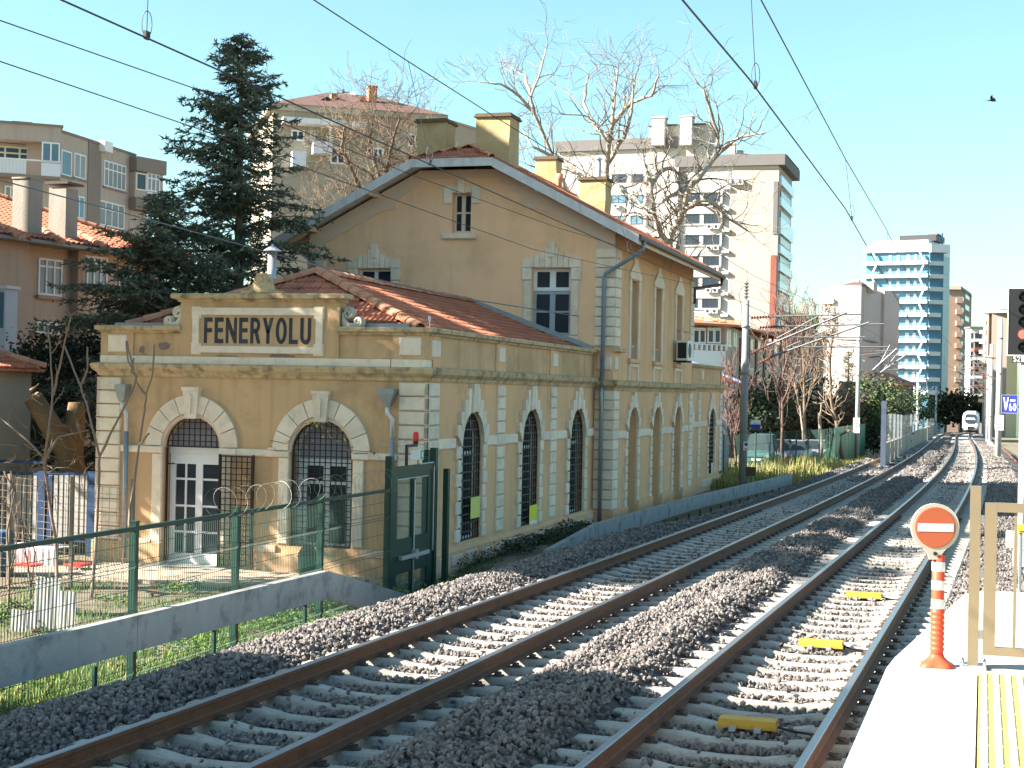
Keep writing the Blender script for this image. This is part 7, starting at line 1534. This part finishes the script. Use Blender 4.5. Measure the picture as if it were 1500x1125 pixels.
# ---- conifers
def conifer(px, ytop, Y, zb, wmax, lab, seed, droop=.35, nb=26, sp=.55, X=None, shape=.8, dens=1.0):
    r_ = random.Random(seed); top = at(px, ytop, y=Y); x = top.x; t = thing('conifer_tree', (x, Y, gz(x, Y)), lab, 'tree')
    H0 = gz(x, Y); mb = MB(); mb.tube([(x, Y, H0-.2), (x+.1, Y, zb), (x, Y, top.z-.2), (x, Y, top.z+.2)], [.28, .24, .03, .01], 8); mb.build('trunk', BARK, t, smooth=True)
    nd, br = MB(), MB(); z = zb; Ht = top.z-zb
    while z < top.z-.05:
        f = (top.z-z)/Ht; L0 = wmax*f**shape
        for k in range((6 if f > .12 else 4) if dens > .9 else 5):
            az = r_.uniform(0, 2*math.pi); L = L0*r_.uniform(.62, 1.15)+.15; el0 = .25+.35*(1-f)
            d = Vector((math.cos(az), math.sin(az), 0)); p = Vector((x, Y, z+r_.uniform(-.15, .15))); pts = [p]; n = max(3, int(L/.35))
            for i in range(n): e = el0-(droop+.55)*(i/n)**1.2+(.35 if i == n-1 else 0); p = p+(d*math.cos(e)+Vector((0, 0, math.sin(e))))*(L/n); pts.append(p)
            br.tube(pts, .03*f+.012, 4, .006, cap=False); s_ = Vector((-d.y, d.x, 0))
            for i in range(1, n+1):
                for sg in (-1, 1):
                    for rep in range(2 if dens > .9 else 1):
                        tl = (.28+.55*(1-i/n)*min(1, L/2))*r_.uniform(.7, 1.2); td = (s_*sg*r_.uniform(.6, 1)+d*r_.uniform(.2, .8)+Vector((0, 0, r_.uniform(-.55, -.02)))).normalized(); a = pts[i].lerp(pts[i-1], r_.random())
                        br.tube([a, a+td*tl], .006, 3, cap=False)
                        m_ = max(3, int(tl/.055*dens))
                        for q in range(m_):
                            c = a+td*(tl*(q+.5)/m_); u_ = Vector((r_.uniform(-1, 1), r_.uniform(-1, 1), r_.uniform(-.5, .9))).normalized(); w_ = td.cross(u_)
                            if w_.length < .1: continue
                            w_ = w_.normalized()*.028; e2 = (td*.6+u_).normalized()*r_.uniform(.12, .22)
                            nd.cur = 1 if r_.random() < (.45 if i > n-2 else .18) else 0
                            nd.add([c-w_, c+w_, c+e2], [(0, 1, 2)])
        z += sp*(.45+.55*f)*r_.uniform(.8, 1.2)
    br.build('branches', BARK, t); nd.build('crown', [NEED, NEEDL], t); return t
conifer(354, 58, 40, 1.0, 4.2, 'tall dark conifer with drooping branches rising behind the name panel', 5, nb=26, sp=.46, shape=.66, dens=1.25)
conifer(238, 292, 37, -.8, 4.6, 'low spreading dark conifer between tan house and station', 8, sp=.42, shape=.55, dens=1.0)
conifer(1243, 516, 135, -1.5, 2.6, 'small dark conifer beyond the mast, before the beige block', 9, sp=.6, shape=.9, dens=.55)
# ---- leafy shrubs and crowns
def cloud(mb, c, rad, n, size, clumps=12, r_=rnd, flat=.7):
    cs = []
    for _ in range(clumps):
        v = Vector((r_.gauss(0, 1), r_.gauss(0, 1), r_.gauss(0, 1))).normalized()*r_.uniform(.35, .95); cs.append((Vector((v.x*rad[0], v.y*rad[1], v.z*rad[2])), r_.uniform(.22, .42)))
    for _ in range(n):
        cc, k = r_.choice(cs); o = Vector((r_.gauss(0, k*rad[0]*.6), r_.gauss(0, k*rad[1]*.6), r_.gauss(0, k*rad[2]*.6))); p = Vector(c)+cc+o
        a = Vector((r_.uniform(-1, 1), r_.uniform(-1, 1), r_.uniform(-.6, .8))).normalized(); b = a.cross(Vector((r_.uniform(-1, 1), r_.uniform(-1, 1), r_.uniform(-1, 1)))).normalized()*size*.5*r_.uniform(.7, 1.3); a = a*size*r_.uniform(.7, 1.3)
        mb.add([p-a*.5, p+b*.6, p+a*.5, p-b*.6], [(0, 1, 2, 3)])
def shrub(name, c, rad, n, size, mat, lab, trunk=None, cat='shrub', grp=None, clumps=14):
    t = thing(name, (c[0], c[1], gz(c[0], c[1])), lab, cat, grp); mb = MB(); cloud(mb, c, rad, n, size, clumps); mb.build('crown' if trunk else 'foliage', mat, t)
    mb = MB(); g_ = gz(c[0], c[1]); r0 = trunk or .05; mb.tube([(c[0], c[1], g_-.1), (c[0]+.1, c[1], (g_+c[2])/2), (c[0], c[1], c[2])], [r0, r0*.8, r0*.5], 7)
    for k in range(5): a = 1.3*k; mb.tube([(c[0], c[1], (g_+c[2])/2), (c[0]+rad[0]*.6*math.cos(a), c[1]+rad[1]*.6*math.sin(a), c[2]+rad[2]*.3)], [r0*.5, r0*.15], 5)
    mb.build('trunk' if trunk else 'stem', BARK, t); return t
def pc(px, py, Y): return at(px, py, y=Y)
for x_, y_, z_, rd, n_, lab in ((-24.5, 17.3, 11.6, (2.6, 2.0, 2.5), 9000, 'dark evergreen tree just beyond the left edge, nearest of four'), (-24.6, 21.0, 10.2, (2.8, 2.3, 4.4), 14000, 'dark evergreen tree just beyond the left edge, second of four'), (-25.2, 25.2, 10.4, (2.9, 2.4, 5.2), 15000, 'dark evergreen tree just beyond the left edge, third of four'), (-27.6, 29.6, 10.9, (2.9, 2.2, 5.4), 14000, 'dark evergreen tree just beyond the left edge, last of four')):
    shrub('evergreen_tree', (x_, y_, z_), rd, n_, .34, LEAFD, lab, .25, 'tree', 'evergreen trees beyond the left edge', 60)
shrub('evergreen_shrub', pc(85, 570, 38), (1.5, 1.2, 1.7), 7000, .13, LEAFD, 'big dark evergreen bush left of the station corner', None, clumps=34)
shrub('evergreen_shrub', pc(165, 520, 41), (1.0, 1.0, 1.5), 3500, .13, LEAFD, 'dark bush squeezed between conifer and station corner', None, clumps=24)
shrub('evergreen_shrub', pc(20, 640, 34), (1.1, .8, .8), 2500, .12, LEAFM, 'lower dark bush under the shed roof at the left edge', None, clumps=20)
for i, (px, py, Y, rad, n, mat, lab) in enumerate(((1115, 600, 100, (2.2, 1.5, 2.2), 2400, LEAFD, 'dark bush behind the parked cars nearest the grey mast'), (1150, 610, 104, (2.4, 1.5, 2.0), 2400, BROWNL, 'brown leafed bush above the parked cars'), (1190, 600, 108, (2.4, 1.6, 2.4), 2600, LEAFD, 'dark bush behind the leaning bare trunks'), (1225, 605, 106, (2.0, 1.5, 2.0), 2200, BROWNL, 'brown leafed bush left of the second mast'), (1280, 605, 112, (1.9, 1.5, 2.6), 3000, LEAFM, 'dense green bush right of the second mast'), (1150, 640, 108, (4, 1.2, 1.0), 2600, LEAFD, 'low dark hedge behind the parked cars'), (1235, 640, 110, (3.5, 1.2, 1.3), 2600, LEAFD, 'low dark hedge behind the green hoarding'), (1322, 590, 150, (2.6, 2, 2.0), 1800, LEAFM, 'green bush below the red roofed low building'), (1345, 600, 210, (3, 2, 3), 1600, LEAFD, 'dark tree mass over the far concrete wall'))):
    shrub('bush', pc(px, py, Y), rad, n, .26, mat, lab, None, 'shrub', 'bushes along the far left of the line', 26)
for i, (px, py, rx_) in enumerate(((1385, 606, 7), (1408, 592, 6), (1432, 604, 6))): shrub('tree', pc(px, py, 335), (rx_, 3, 3.6), 1500, .8, LEAFD, ('dark tree behind the train, left one', 'dark tree directly above the train', 'dark tree behind the train, right one')[i], .3, 'tree')
def evergrn(): pass
limbs('bare_shrub', 'reddish bare shrub between the station end and the grey mast', 'shrub', [[(1078, 690), (1076, 640), (1072, 600), (1066, 565)], [(1076, 650), (1085, 610), (1088, 575)], [(1074, 660), (1066, 625), (1062, 590)]], 68, TWIGR, .06, 2, .9, TWIGR, twist=.3, up=.3, rm=.012)
limbs('bare_tree', 'small bare tree with reddish twigs right of the grey mast', 'tree', [[(1145, 680), (1146, 600), (1148, 545), (1150, 500)], [(1146, 590), (1130, 540), (1122, 500)], [(1146, 590), (1165, 545), (1172, 505)], [(1148, 545), (1160, 500), (1155, 470)]], 84, TWIGR, .09, 2, 1.3, TWIGR, twist=.28, up=.28, rm=.015)
limbs('bare_tree', 'dark forked bare tree before the beige rounded block', 'tree', [[(1180, 650), (1178, 580), (1176, 520), (1172, 470)], [(1178, 560), (1186, 510), (1190, 480)]], 98, BARK, .11, 2, 1.3, TWIG, twist=.3, up=.2, rm=.018)
limbs('bare_tree', 'slender leaning bare tree with a bent crown left of the second mast', 'tree', [[(1234, 672), (1226, 625), (1218, 590), (1216, 530), (1219, 500), (1215, 480)], [(1219, 500), (1222, 478), (1224, 470)], [(1224, 615), (1208, 590)], [(1216, 530), (1205, 500)]], 92, BARK, .12, 1, .9, TWIG, twist=.3, rm=.02)
limbs('bare_tree', 'thin slanting pale trunk in front of the dark bushes', 'tree', [[(1177, 650), (1172, 595), (1165, 570), (1163, 540)], [(1172, 600), (1164, 560)]], 88, TWIGP, .07, 1, .7, TWIG, twist=.3, rm=.015)
limbs('bare_tree', 'short cut pale trunk standing behind the green mesh fence', 'tree', [[(1202, 668), (1201, 620), (1203, 590)], [(1201, 625), (1199, 605)]], 86, TWIGP, .13, -1, .5)
SAPB = M('sapling_bark', (.24, .165, .125), .85, .25, 8)
# ---- pruned saplings and stump in the yard
limbs('sapling', 'pruned sapling leaning at the far left, forking above the blue fence', 'sapling', [[(84, 872), (82, 800), (72, 730), (64, 678), (70, 640), (77, 575), (74, 520), (70, 478)], [(77, 580), (88, 535), (100, 480), (104, 462)], [(66, 672), (40, 645), (0, 612)], [(64, 678), (85, 640), (130, 630)]], 24.3, SAPB, .036, 0, .45, SAPB, twist=.25, dj=.3, grp='pruned saplings in the yard', side=1, every=4, rm=.006)
limbs('sapling', 'pruned sapling with a tall Y fork before the station corner', 'sapling', [[(133, 885), (140, 800), (145, 700), (146, 668), (130, 605), (118, 565), (95, 508)], [(146, 668), (170, 620), (195, 570), (200, 552), (188, 530), (185, 500)], [(118, 565), (128, 540), (128, 508)], [(200, 552), (192, 545), (196, 525)]], 24.0, SAPB, .034, -1, .4, SAPB, twist=.25, dj=.25, grp='pruned saplings in the yard')
limbs('sapling', 'slim pruned sapling in front of the station doorway wall', 'sapling', [[(190, 775), (190, 745), (200, 680), (212, 600), (214, 578), (224, 545), (226, 505)], [(214, 578), (200, 560), (190, 520), (186, 500)], [(204, 652), (218, 635)]], 23.6, SAPB, .027, -1, .4, SAPB, dj=.2, grp='pruned saplings in the yard')
limbs('sapling', 'thin crooked sapling at the very left beside the grey sheets', 'sapling', [[(12, 905), (14, 840), (10, 780), (22, 720), (16, 690)], [(14, 840), (24, 800), (26, 760)], [(22, 720), (5, 690)]], 22.5, TWIG, .025, 1, .5, TWIG, dj=.2, grp='pruned saplings in the yard', side=1, every=3, rm=.004)
limbs('sapling', 'thin twiggy shoot standing behind the tallest grey sheet', 'sapling', [[(47, 915), (45, 860), (36, 800), (30, 740), (32, 700)], [(45, 860), (52, 810), (36, 765)]], 23.4, TWIGR, .022, 0, .4, TWIGR, dj=.2, grp='pruned saplings in the yard', side=1, every=3, rm=.004)
sp_ = at(118, 700, y=30.5); st_ = thing('tree_stump', (sp_.x, 30.5, GZ), 'thick cut brown tree trunk left of the station corner', 'tree')
mb = MB(); pts = [at(118, 850, y=30.5), at(112, 720, y=30.5), at(100, 660, y=30.4), at(72, 620, y=30.2), at(48, 582, y=30.0)]; mb.tube(pts, [.34, .32, .30, .25, .21], 12); mb.tube([at(105, 680, y=30.5), at(110, 620, y=30.6), at(112, 590, y=30.6)], [.26, .22, .18], 10); mb.build('trunk', M('mossy_bark', (.155, .098, .05), .95, .35, 4, .8, 18, stain=((.08, .08, .03), .6, 2)), st_, smooth=True)
mb = MB(); mb.tube([at(48, 582, y=29.98), at(46.5, 579.5, y=29.96)], [.19, .17], 12); mb.tube([at(45, 572, y=29.9), at(57, 562, y=29.9)], [.04, .01], 5); mb.build('cut_face', M('cut_wood', (.30, .19, .10), .9, .25, 9), st_)
mb = MB()
for _ in range(46): p0 = at(rnd.uniform(15, 140), rnd.uniform(610, 715), y=29.6+rnd.random()); grow(mb, p0, rv(), .012, rnd.uniform(.4, .8), 1, .5, .05, (1, 2), .004, 3)
o = mb.build('twigs', TWIGP, st_)
# vine with a few yellow leaves over the second arch
vn = thing('vine', at(480, 640, y=28.6), 'dry vine with a few yellow leaves over the right hand arch grille', 'vine')
mb = MB(); mb.tube([at(px, py, y=28.74) for px, py in ((395, 645), (420, 650), (445, 620), (470, 622), (495, 635), (515, 660), (545, 662))], .008, 4); mb.build('stem', TWIG, vn)
for px, py in ((452, 620), (460, 618), (472, 626), (473, 640), (484, 640), (501, 630), (505, 644), (449, 655), (440, 652), (510, 660), (516, 655), (543, 661), (548, 664), (458, 645), (494, 646), (480, 632), (464, 624)):
    p = at(px, py, y=28.70); mb = MB(); a = Vector((rnd.uniform(-.03, .03), -.01, rnd.uniform(.03, .05))); b = Vector((.028, rnd.uniform(-.02, .02), 0)); mb.add([p-a, p+b, p+a, p-b], [(0, 1, 2, 3)]); mb.build('leaf', LEAFY if rnd.random() < .6 else M('ochre_leaf', (.35, .18, .06)) if 'ochre_leaf' not in bpy.data.materials else bpy.data.materials['ochre_leaf'], vn)
# ---- grass and weeds (uncountable)
def blades(name, n, fx, hmin, hmax, w, mats, lean=.35, base=None):
    mb = MB()
    for _ in range(n):
        x, y, hs = fx(); z = (base or gz)(x, y)-.02; h = rnd.uniform(hmin, hmax)*hs; a = rnd.uniform(0, 6.28); d = Vector((math.cos(a), math.sin(a), 0)); s_ = Vector((-d.y, d.x, 0))*w*rnd.uniform(.6, 1.3); p = Vector((x, y, z)); l = lean*rnd.uniform(.2, 1.2)*h
        m_ = p+d*l*.35+Vector((0, 0, h*.6)); t = p+d*l+Vector((0, 0, h)); mb.cur = rnd.choices(range(len(mats)), [3]+[1]*(len(mats)-1))[0]
        mb.add([p-s_, p+s_, m_+s_*.7, m_-s_*.7, t], [(0, 1, 2, 3), (3, 2, 4)])
    o = mb.build(name, mats); o['kind'] = 'stuff'; return o
def patch(x0, x1, y0, y1, thr=-.2, s=.7):
    def f():
        while True:
            x, y = rnd.uniform(x0, x1), rnd.uniform(y0, y1); q = fbm(x, y, s)
            if q > thr: return x, y, .6+.8*max(0, q)
    return f
blades('grass', 24000, patch(-11.6, -9.25, 13.5, 25.5, -.35), .10, .32, .006, [GRASSM, LEAFB, GRASSY])
blades('yard_grass', 6500, patch(-17, -10.6, 19, 27.6, .0), .05, .16, .007, [GRASSM, LEAFB])
blades('bank_grass', 5000, patch(-10.5, -8.7, 28.5, 42, -.1), .06, .22, .007, [GRASSD, LEAFM])
blades('tall_grass', 9000, patch(-10.9, -6.9, 66, 86, -.8), .5, 1.25, .02, [GRASSY, GRASSM, M('straw_seed_head', (.42, .30, .15), .9)], .3)
blades('tall_grass', 2500, patch(-10.6, -9.2, 62, 68, -.8), .4, 1.0, .018, [GRASSY, GRASSM], .3)
blades('verge_grass', 1500, patch(-7.6, -6.4, 88, 100, -.8), .3, .9, .02, [GRASSY, GRASSM], .3)
blades('verge_grass', 1800, patch(.75, 1.3, 40, 75, -.8), .15, .5, .015, [GRASSM, GRASSY], .3, lambda x, y: tz(y)-.7)
def weeds(name, n, fx, size, mats, hz):
    mb = MB()
    for _ in range(n):
        x, y, hs = fx(); z = gz(x, y)
        for k in range(rnd.randint(5, 9)):
            p = Vector((x+rnd.gauss(0, .06), y+rnd.gauss(0, .06), z+rnd.uniform(.01, hz)*hs)); a = Vector((rnd.uniform(-1, 1), rnd.uniform(-1, 1), rnd.uniform(-.1, .6))).normalized()*size*rnd.uniform(.6, 1.2); b = a.cross(Vector((rnd.uniform(-.4, .4), rnd.uniform(-.4, .4), 1))).normalized()*a.length*.62
            mb.cur = rnd.choices(range(len(mats)), [3]+[1]*(len(mats)-1))[0]; mb.add([p, p+a*.5+b*.6, p+a, p+a*.5-b*.6], [(0, 1, 2, 3)])
    o = mb.build(name, mats); o['kind'] = 'stuff'; return o
weeds('weeds', 900, patch(-11.4, -9.3, 21.5, 28.2, -.1, .9), .075, [LEAFB, LEAFM, GRASSM], .3)
weeds('weeds', 800, patch(-16.5, -10.8, 20, 26.5, .05, .5), .06, [LEAFB, LEAFM], .16)
weeds('weeds', 650, patch(-10.55, -9.4, 29.5, 41, -.05, .8), .075, [LEAFD, LEAFM], .35)
weeds('weeds', 300, patch(-11.4, -9.4, 13.5, 20, .1, .8), .06, [LEAFB, LEAFM], .2)
mb = MB()
for _ in range(900):                                   # dead leaves and sticks below the trough
    x, y = rnd.uniform(-11.6, -9.7), rnd.uniform(13.5, 19); p = Vector((x, y, gz(x, y)+rnd.uniform(0, .03))); a = Vector((rnd.uniform(-1, 1), rnd.uniform(-1, 1), rnd.uniform(-.2, .4))).normalized()*rnd.uniform(.03, .09); b = a.cross(Vector((0, 0, 1))).normalized()*rnd.uniform(.006, .03)
    mb.add([p-b, p+b, p+a+b*.5, p+a-b*.5], [(0, 1, 2, 3)])
o = mb.build('leaf_litter', BROWNL); o['kind'] = 'stuff'
# ================================================================== yard
PAV = M('pinkish_paving', (.42, .33, .25), .9, .12, 2, .25, 60, stain=((.25, .19, .14), .5, 1.2), rnd=.06)
yd = empty('yard_paving', (-14.5, 27.6, -1.2)); yd['kind'] = 'structure'
for i in range(11):
    for j in range(3):
        x, y = -19.2+.78*i, 26.3+.84*j; mb = MB(); mb.box(x, x+.765, y, y+.825, -1.3, -1.185+rnd.uniform(-.004, .004)); mb.build('paving_slab', PAV, yd)
def bx(name, parent, x0, x1, y0, y1, z0, z1, mat): mb = MB(); mb.box(x0, x1, y0, y1, z0, z1); return mb.build(name, mat, parent)
# green bin
p = at(450, 850, y=28.1); t = thing('rubbish_bin', (p.x, 28.1, -1.2), 'dark green bin with black liner bag below the arched grille', 'bin'); s_ = at(437, 830, y=28.1).x; r_ = p.x-s_
mb = MB(); mb.lathe((p.x, 28.1, -1.19), [(r_*.8, 0), (r_, .42), (r_*1.04, .42), (r_*1.04, .46), (r_*.9, .46)], 18); mb.build('body', M('bin_green', (.03, .12, .09), .5), t, smooth=False); mb = MB(); cloud_ = [(r_*.9, .44), (r_*.95, .5), (r_*.6, .62), (r_*.3, .66), (.02, .66)]; mb.lathe((p.x, 28.1, -1.19), cloud_, 14); mb.build('liner_bag', M('black_bag', (.02, .02, .022), .35, .3, 9, .8, 12), t, smooth=True)
# table under a patterned cloth, two red stools, barrel, grey sheets, plank
p0, p1 = at(20, 815, y=28.2), at(102, 815, y=28.2)
CLO = M('white_patterned_cloth', (.68, .64, .66), .8, .05, 2, stain=((.55, .15, .20), .8, 4))
t = thing('table', (p0.x+.4, 28.2, -1.2), 'small yard table behind the fence at the left', 'table'); zt_ = at(50, 798, y=28.2).z
bx('tabletop', t, p0.x, p1.x, 27.7, 28.5, zt_-.05, zt_-.012, BARK)
for a in (p0.x+.06, p1.x-.1):
    for b in (27.75, 28.4): bx('leg', t, a, a+.05, b, b+.05, -1.2, zt_-.05, BARK)
mb = MB(); N = 30; v = []
for i in range(N+1): x = p0.x-.03+(p1.x-p0.x+.06)*i/N; w_ = .03*math.sin(i*1.9); v += [(x, 27.66+w_*.3, zt_+.006), (x, 27.64+w_, zt_-.22), (x, 27.63+w_*1.3, zt_-.42+.03*math.sin(i*.9)), (x, 28.53, zt_+.006)]
mb.add(v, [(4*i+a, 4*i+4+a, 4*i+5+a, 4*i+1+a) for i in range(N) for a in (0, 1)]+[(4*i+3, 4*i+7, 4*i+4, 4*i) for i in range(N)]); o = mb.build('tablecloth', CLO); tag(o, 'white cloth with red pattern hanging over the yard table', 'tablecloth')
for i, (x0, x1) in enumerate(((25, 54), (101, 126))):
    a, b = at(x0, 828, y=27.4), at(x1, 822, y=27.4); t = thing('stool', ((a.x+b.x)/2, 27.4, -1.2), ('red topped stool in front of the cloth covered table', 'red topped stool right of the cloth covered table')[i], 'stool', 'red stools in the yard'); bx('seat', t, a.x, b.x, 27.2, 27.6, a.z, a.z+.05, REDP)
    for xx in (a.x+.02, b.x-.05):
        for yy in (27.22, 27.55): bx('leg', t, xx, xx+.03, yy, yy+.03, -1.2, a.z, WFR)
a = at(6, 826, y=26); t = thing('barrel', (a.x, 26, -1.2), 'blue plastic barrel at the left edge of the yard', 'barrel'); mb = MB(); mb.lathe((a.x-.12, 26, -1.22), [(.26, 0), (.29, .1), (.29, .3), (.31, .33), (.29, .36), (.29, .62), (.31, .65), (.29, .68), (.27, .86), (.2, .9)], 18); mb.build('body', M('barrel_blue', (.04, .11, .20), .5), t, smooth=True)
SHT = M('grey_corrugated_sheet', (.27, .27, .255), .7, .08, 2, stain=((.18, .17, .15), .4, 1.5))
for i, (x0, x1, y0, y1, Y, lab) in enumerate(((13, 46, 893, 936, 20.3, 'low grey corrugated sheet, left of three by the fence'), (49, 84, 845, 926, 20.6, 'tallest grey corrugated sheet, middle of three by the fence'), (85, 108, 866, 918, 20.4, 'narrow grey corrugated sheet, right of three by the fence'))):
    a, b = at(x0, y0, y=Y), at(x1, y1, y=Y); t = thing('corrugated_sheet', (a.x, Y, b.z), lab, 'sheet', 'grey sheets leaning by the fence'); mb = MB(); n = int((b.x-a.x)/.016); v = []
    for k in range(n+1): x = a.x+(b.x-a.x)*k/n; off = .012*(1 if k % 4 < 2 else 0); v += [(x, Y+off, b.z-.15), (x, Y+off+.05, a.z)]
    mb.add(v, [(2*k, 2*k+2, 2*k+3, 2*k+1) for k in range(n)]); mb.build('sheet', SHT, t)
a, b = at(213, 868, y=24.6), at(284, 878, y=25.4); t = thing('timber_trestle', (a.x, 24.6, -1.2), 'weathered timber plank propped in the weeds before the doorway', 'timber'); mb = MB(); mb.obox(a, b-a, (.0, .14, .0), (0, 0, .05)); mb.build('plank', M('old_timber', (.30, .20, .11), .9, .2, 6, .4, 40), t); mb = MB(); c = at(222, 898, y=24.6); mb.obox(a+Vector((.04, .02, 0)), (.07, 0, 0), (0, .07, 0), c-a); mb.build('prop', BARK, t)
PICK = M('shaded_picket', (.24, .235, .22), .8, .2, 6)  # picket grey darkened to carry the shade the fence stands in
# blue fence with pale pickets; rusty wire netting in front
BLF = M('blue_fence_paint', (.008, .03, .085), .5, .15, 4)
t = thing('picket_fence', at(70, 800, y=29.6), 'blue framed fence with pale pickets left of the station corner', 'fence'); yb = 29.6
def pxb(px, py): return at(px, py, y=yb)
for x0, x1 in ((55, 63), (128, 139), (70, 74)): a, b = pxb(x0, 690), pxb(x1, 810); bx('post', t, a.x, b.x, yb, yb+.08, -1.2, a.z if x0 != 70 else a.z-.1, BLF)
for x0, x1, y0 in ((-10, 55.5, 690), (62.5, 129, 690), (-10, 64, 673)): a, b = pxb(x0, y0), pxb(x1, y0+4); bx('top_rail', t, a.x, b.x, yb+.01, yb+.06, a.z-.06, a.z, BLF)
a = pxb(0, 785); bx('bottom_rail', t, pxb(-10, 700).x, pxb(128, 700).x, yb+.02, yb+.05, a.z-.05, a.z, BLF)
for k in range(18):
    x = -6+7.7*k
    if 53 < x < 64 or x > 127: continue
    a, b = pxb(x, 696), pxb(x+3.4, 790); bx('picket', t, a.x, b.x, yb+.015, yb+.045, b.z, a.z, PICK)
NET = M('rusty_netting_wire', (.30, .23, .16), .7, .2, 6, metal=.2)
t = thing('wire_netting', at(80, 860, y=25.2), 'rusty square wire netting stretched across the left of the yard', 'fence'); mb = MB(); yn = 25.2
xa, xb = at(-8, 750, y=yn).x, at(196, 750, y=yn).x; zb_, zt_ = -1.15, at(60, 700, y=yn).z; k = 0; z = zb_
while z < zt_+.02: mb.tube([(xa+(xb-xa)*q/8, yn+.05*math.sin(q), z-.15*q/8*1.0) for q in range(9)], .005, 3, cap=False); z += .13
x = xa
while x < xb: f = (x-xa)/(xb-xa); mb.tube([(x, yn, zb_-.15*f), (x, yn+.03, zt_-.15*f)], .005, 3, cap=False); x += .155
mb.build('netting', NET, t)
for x in (13, 105, 194): a = at(x, 700, y=yn); bx('post', t, a.x-.03, a.x+.03, yn, yn+.06, -1.25, zt_+.05, TWIGP)
# ---- parked cars
def car(x, y, col, lab, tall=0., flip=False):
    g_ = gz(x, y); t = thing('parked_car', (x, y, g_), lab, 'car', 'cars parked behind the mesh fence'); P_ = M('car_paint', col, .3, .05, 1, spec=.6); hw = .86; s = -1 if flip else 1
    def sec(yy, z0, z1, w0, w1): return [(x-w0, y+yy, g_+z0), (x+w0, y+yy, g_+z0), (x+w0, y+yy, g_+(z0+z1)/2), (x+w1, y+yy, g_+z1), (x-w1, y+yy, g_+z1), (x-w0, y+yy, g_+(z0+z1)/2)]
    S_ = [sec(0, .38, .70, .72, .66), sec(.12, .24, .84, hw, .78), sec(1.1, .22, .95, hw, .80), sec(3.6, .22, .98, hw, .80), sec(4.1, .26, .92, hw*.98, .76), sec(4.22, .4, .75, .74, .66)]
    mb = MB(); mb.add([p for q in S_ for p in q], [(i*6+j, i*6+(j+1) % 6, (i+1)*6+(j+1) % 6, (i+1)*6+j) for i in range(5) for j in range(6)]+[tuple(range(6))[::-1], tuple(30+j for j in range(6))]); mb.build('body', P_, t, smooth=False)
    C_ = [(1.0, .94, .79), (1.75, 1.42+tall, .60), (3.0, 1.45+tall, .60), (3.85, .97, .78)]
    mb = MB(); mb.add([q for yy, z, w_ in C_ for q in ((x-w_, y+yy, g_+z), (x+w_, y+yy, g_+z))], [(0, 1, 3, 2), (4, 5, 7, 6)]); mb.build('windscreen', GLA, t)
    mb = MB(); mb.add([q for yy, z, w_ in C_ for q in ((x-w_, y+yy, g_+z+.004), (x+w_, y+yy, g_+z+.004))], [(2, 3, 5, 4)]); mb.build('roof', P_, t)
    for s_ in (-1, 1): mb = MB(); mb.add([(x+s_*w_, y+yy, g_+z) for yy, z, w_ in C_], [(0, 1, 2, 3)]); mb.build('side_window', GLA, t)
    for s_ in (-1, 1):
        mb = MB(); mb.box(x+s_*.62-.14, x+s_*.62+.14, y-.005, y+.1, g_+.60, g_+.74); mb.build('headlight', SILV, t)
        for yy in (.85, 3.35): mb = MB(); mb.lathe((x+s_*.70, y+yy, g_+.31), [(.31, -.0), (.33, .04), (.33, .15), (.2, .18)], 14, (s_, 0, 0)); mb.build('wheel', BLACK, t)
    mb = MB(); mb.box(x-.26, x+.26, y-.012, y+.05, g_+.42, g_+.53); mb.build('number_plate', WHITE, t); mb = MB(); mb.box(x-.55, x+.55, y+.0, y+.06, g_+.56, g_+.62); mb.build('grille', BLACK, t)
for px, Y, col, lab, tall in ((1108, 83, (.05, .12, .12), 'dark teal parked van nearest the grey mast', .35), (1132, 84, (.05, .09, .20), 'blue parked car between teal van and pale car', .05), (1157, 86, (.45, .50, .58), 'pale silver parked car behind the mesh fence', 0), (1187, 90, (.30, .33, .36), 'grey parked car beside the green hoarding', 0)):
    p = at(px, 660, y=Y); car(p.x, Y, col, lab, tall)
# ---- the other line on the right
ot = empty('railway_track', (9, 120, -1.2)); ot['kind'] = 'structure'
OZ = -1.15
for dx in (0, 1.5): 
    a0, a1 = at(1480+0*dx, 668, z=OZ), at(1466, 655, z=OZ); mb = MB(); e = Vector((dx, 0, 0)); mb.tube([a0+e-(a1-a0)*.5, a0+e, a1+e], .07, 4); mb.build('rail', RUST, ot)
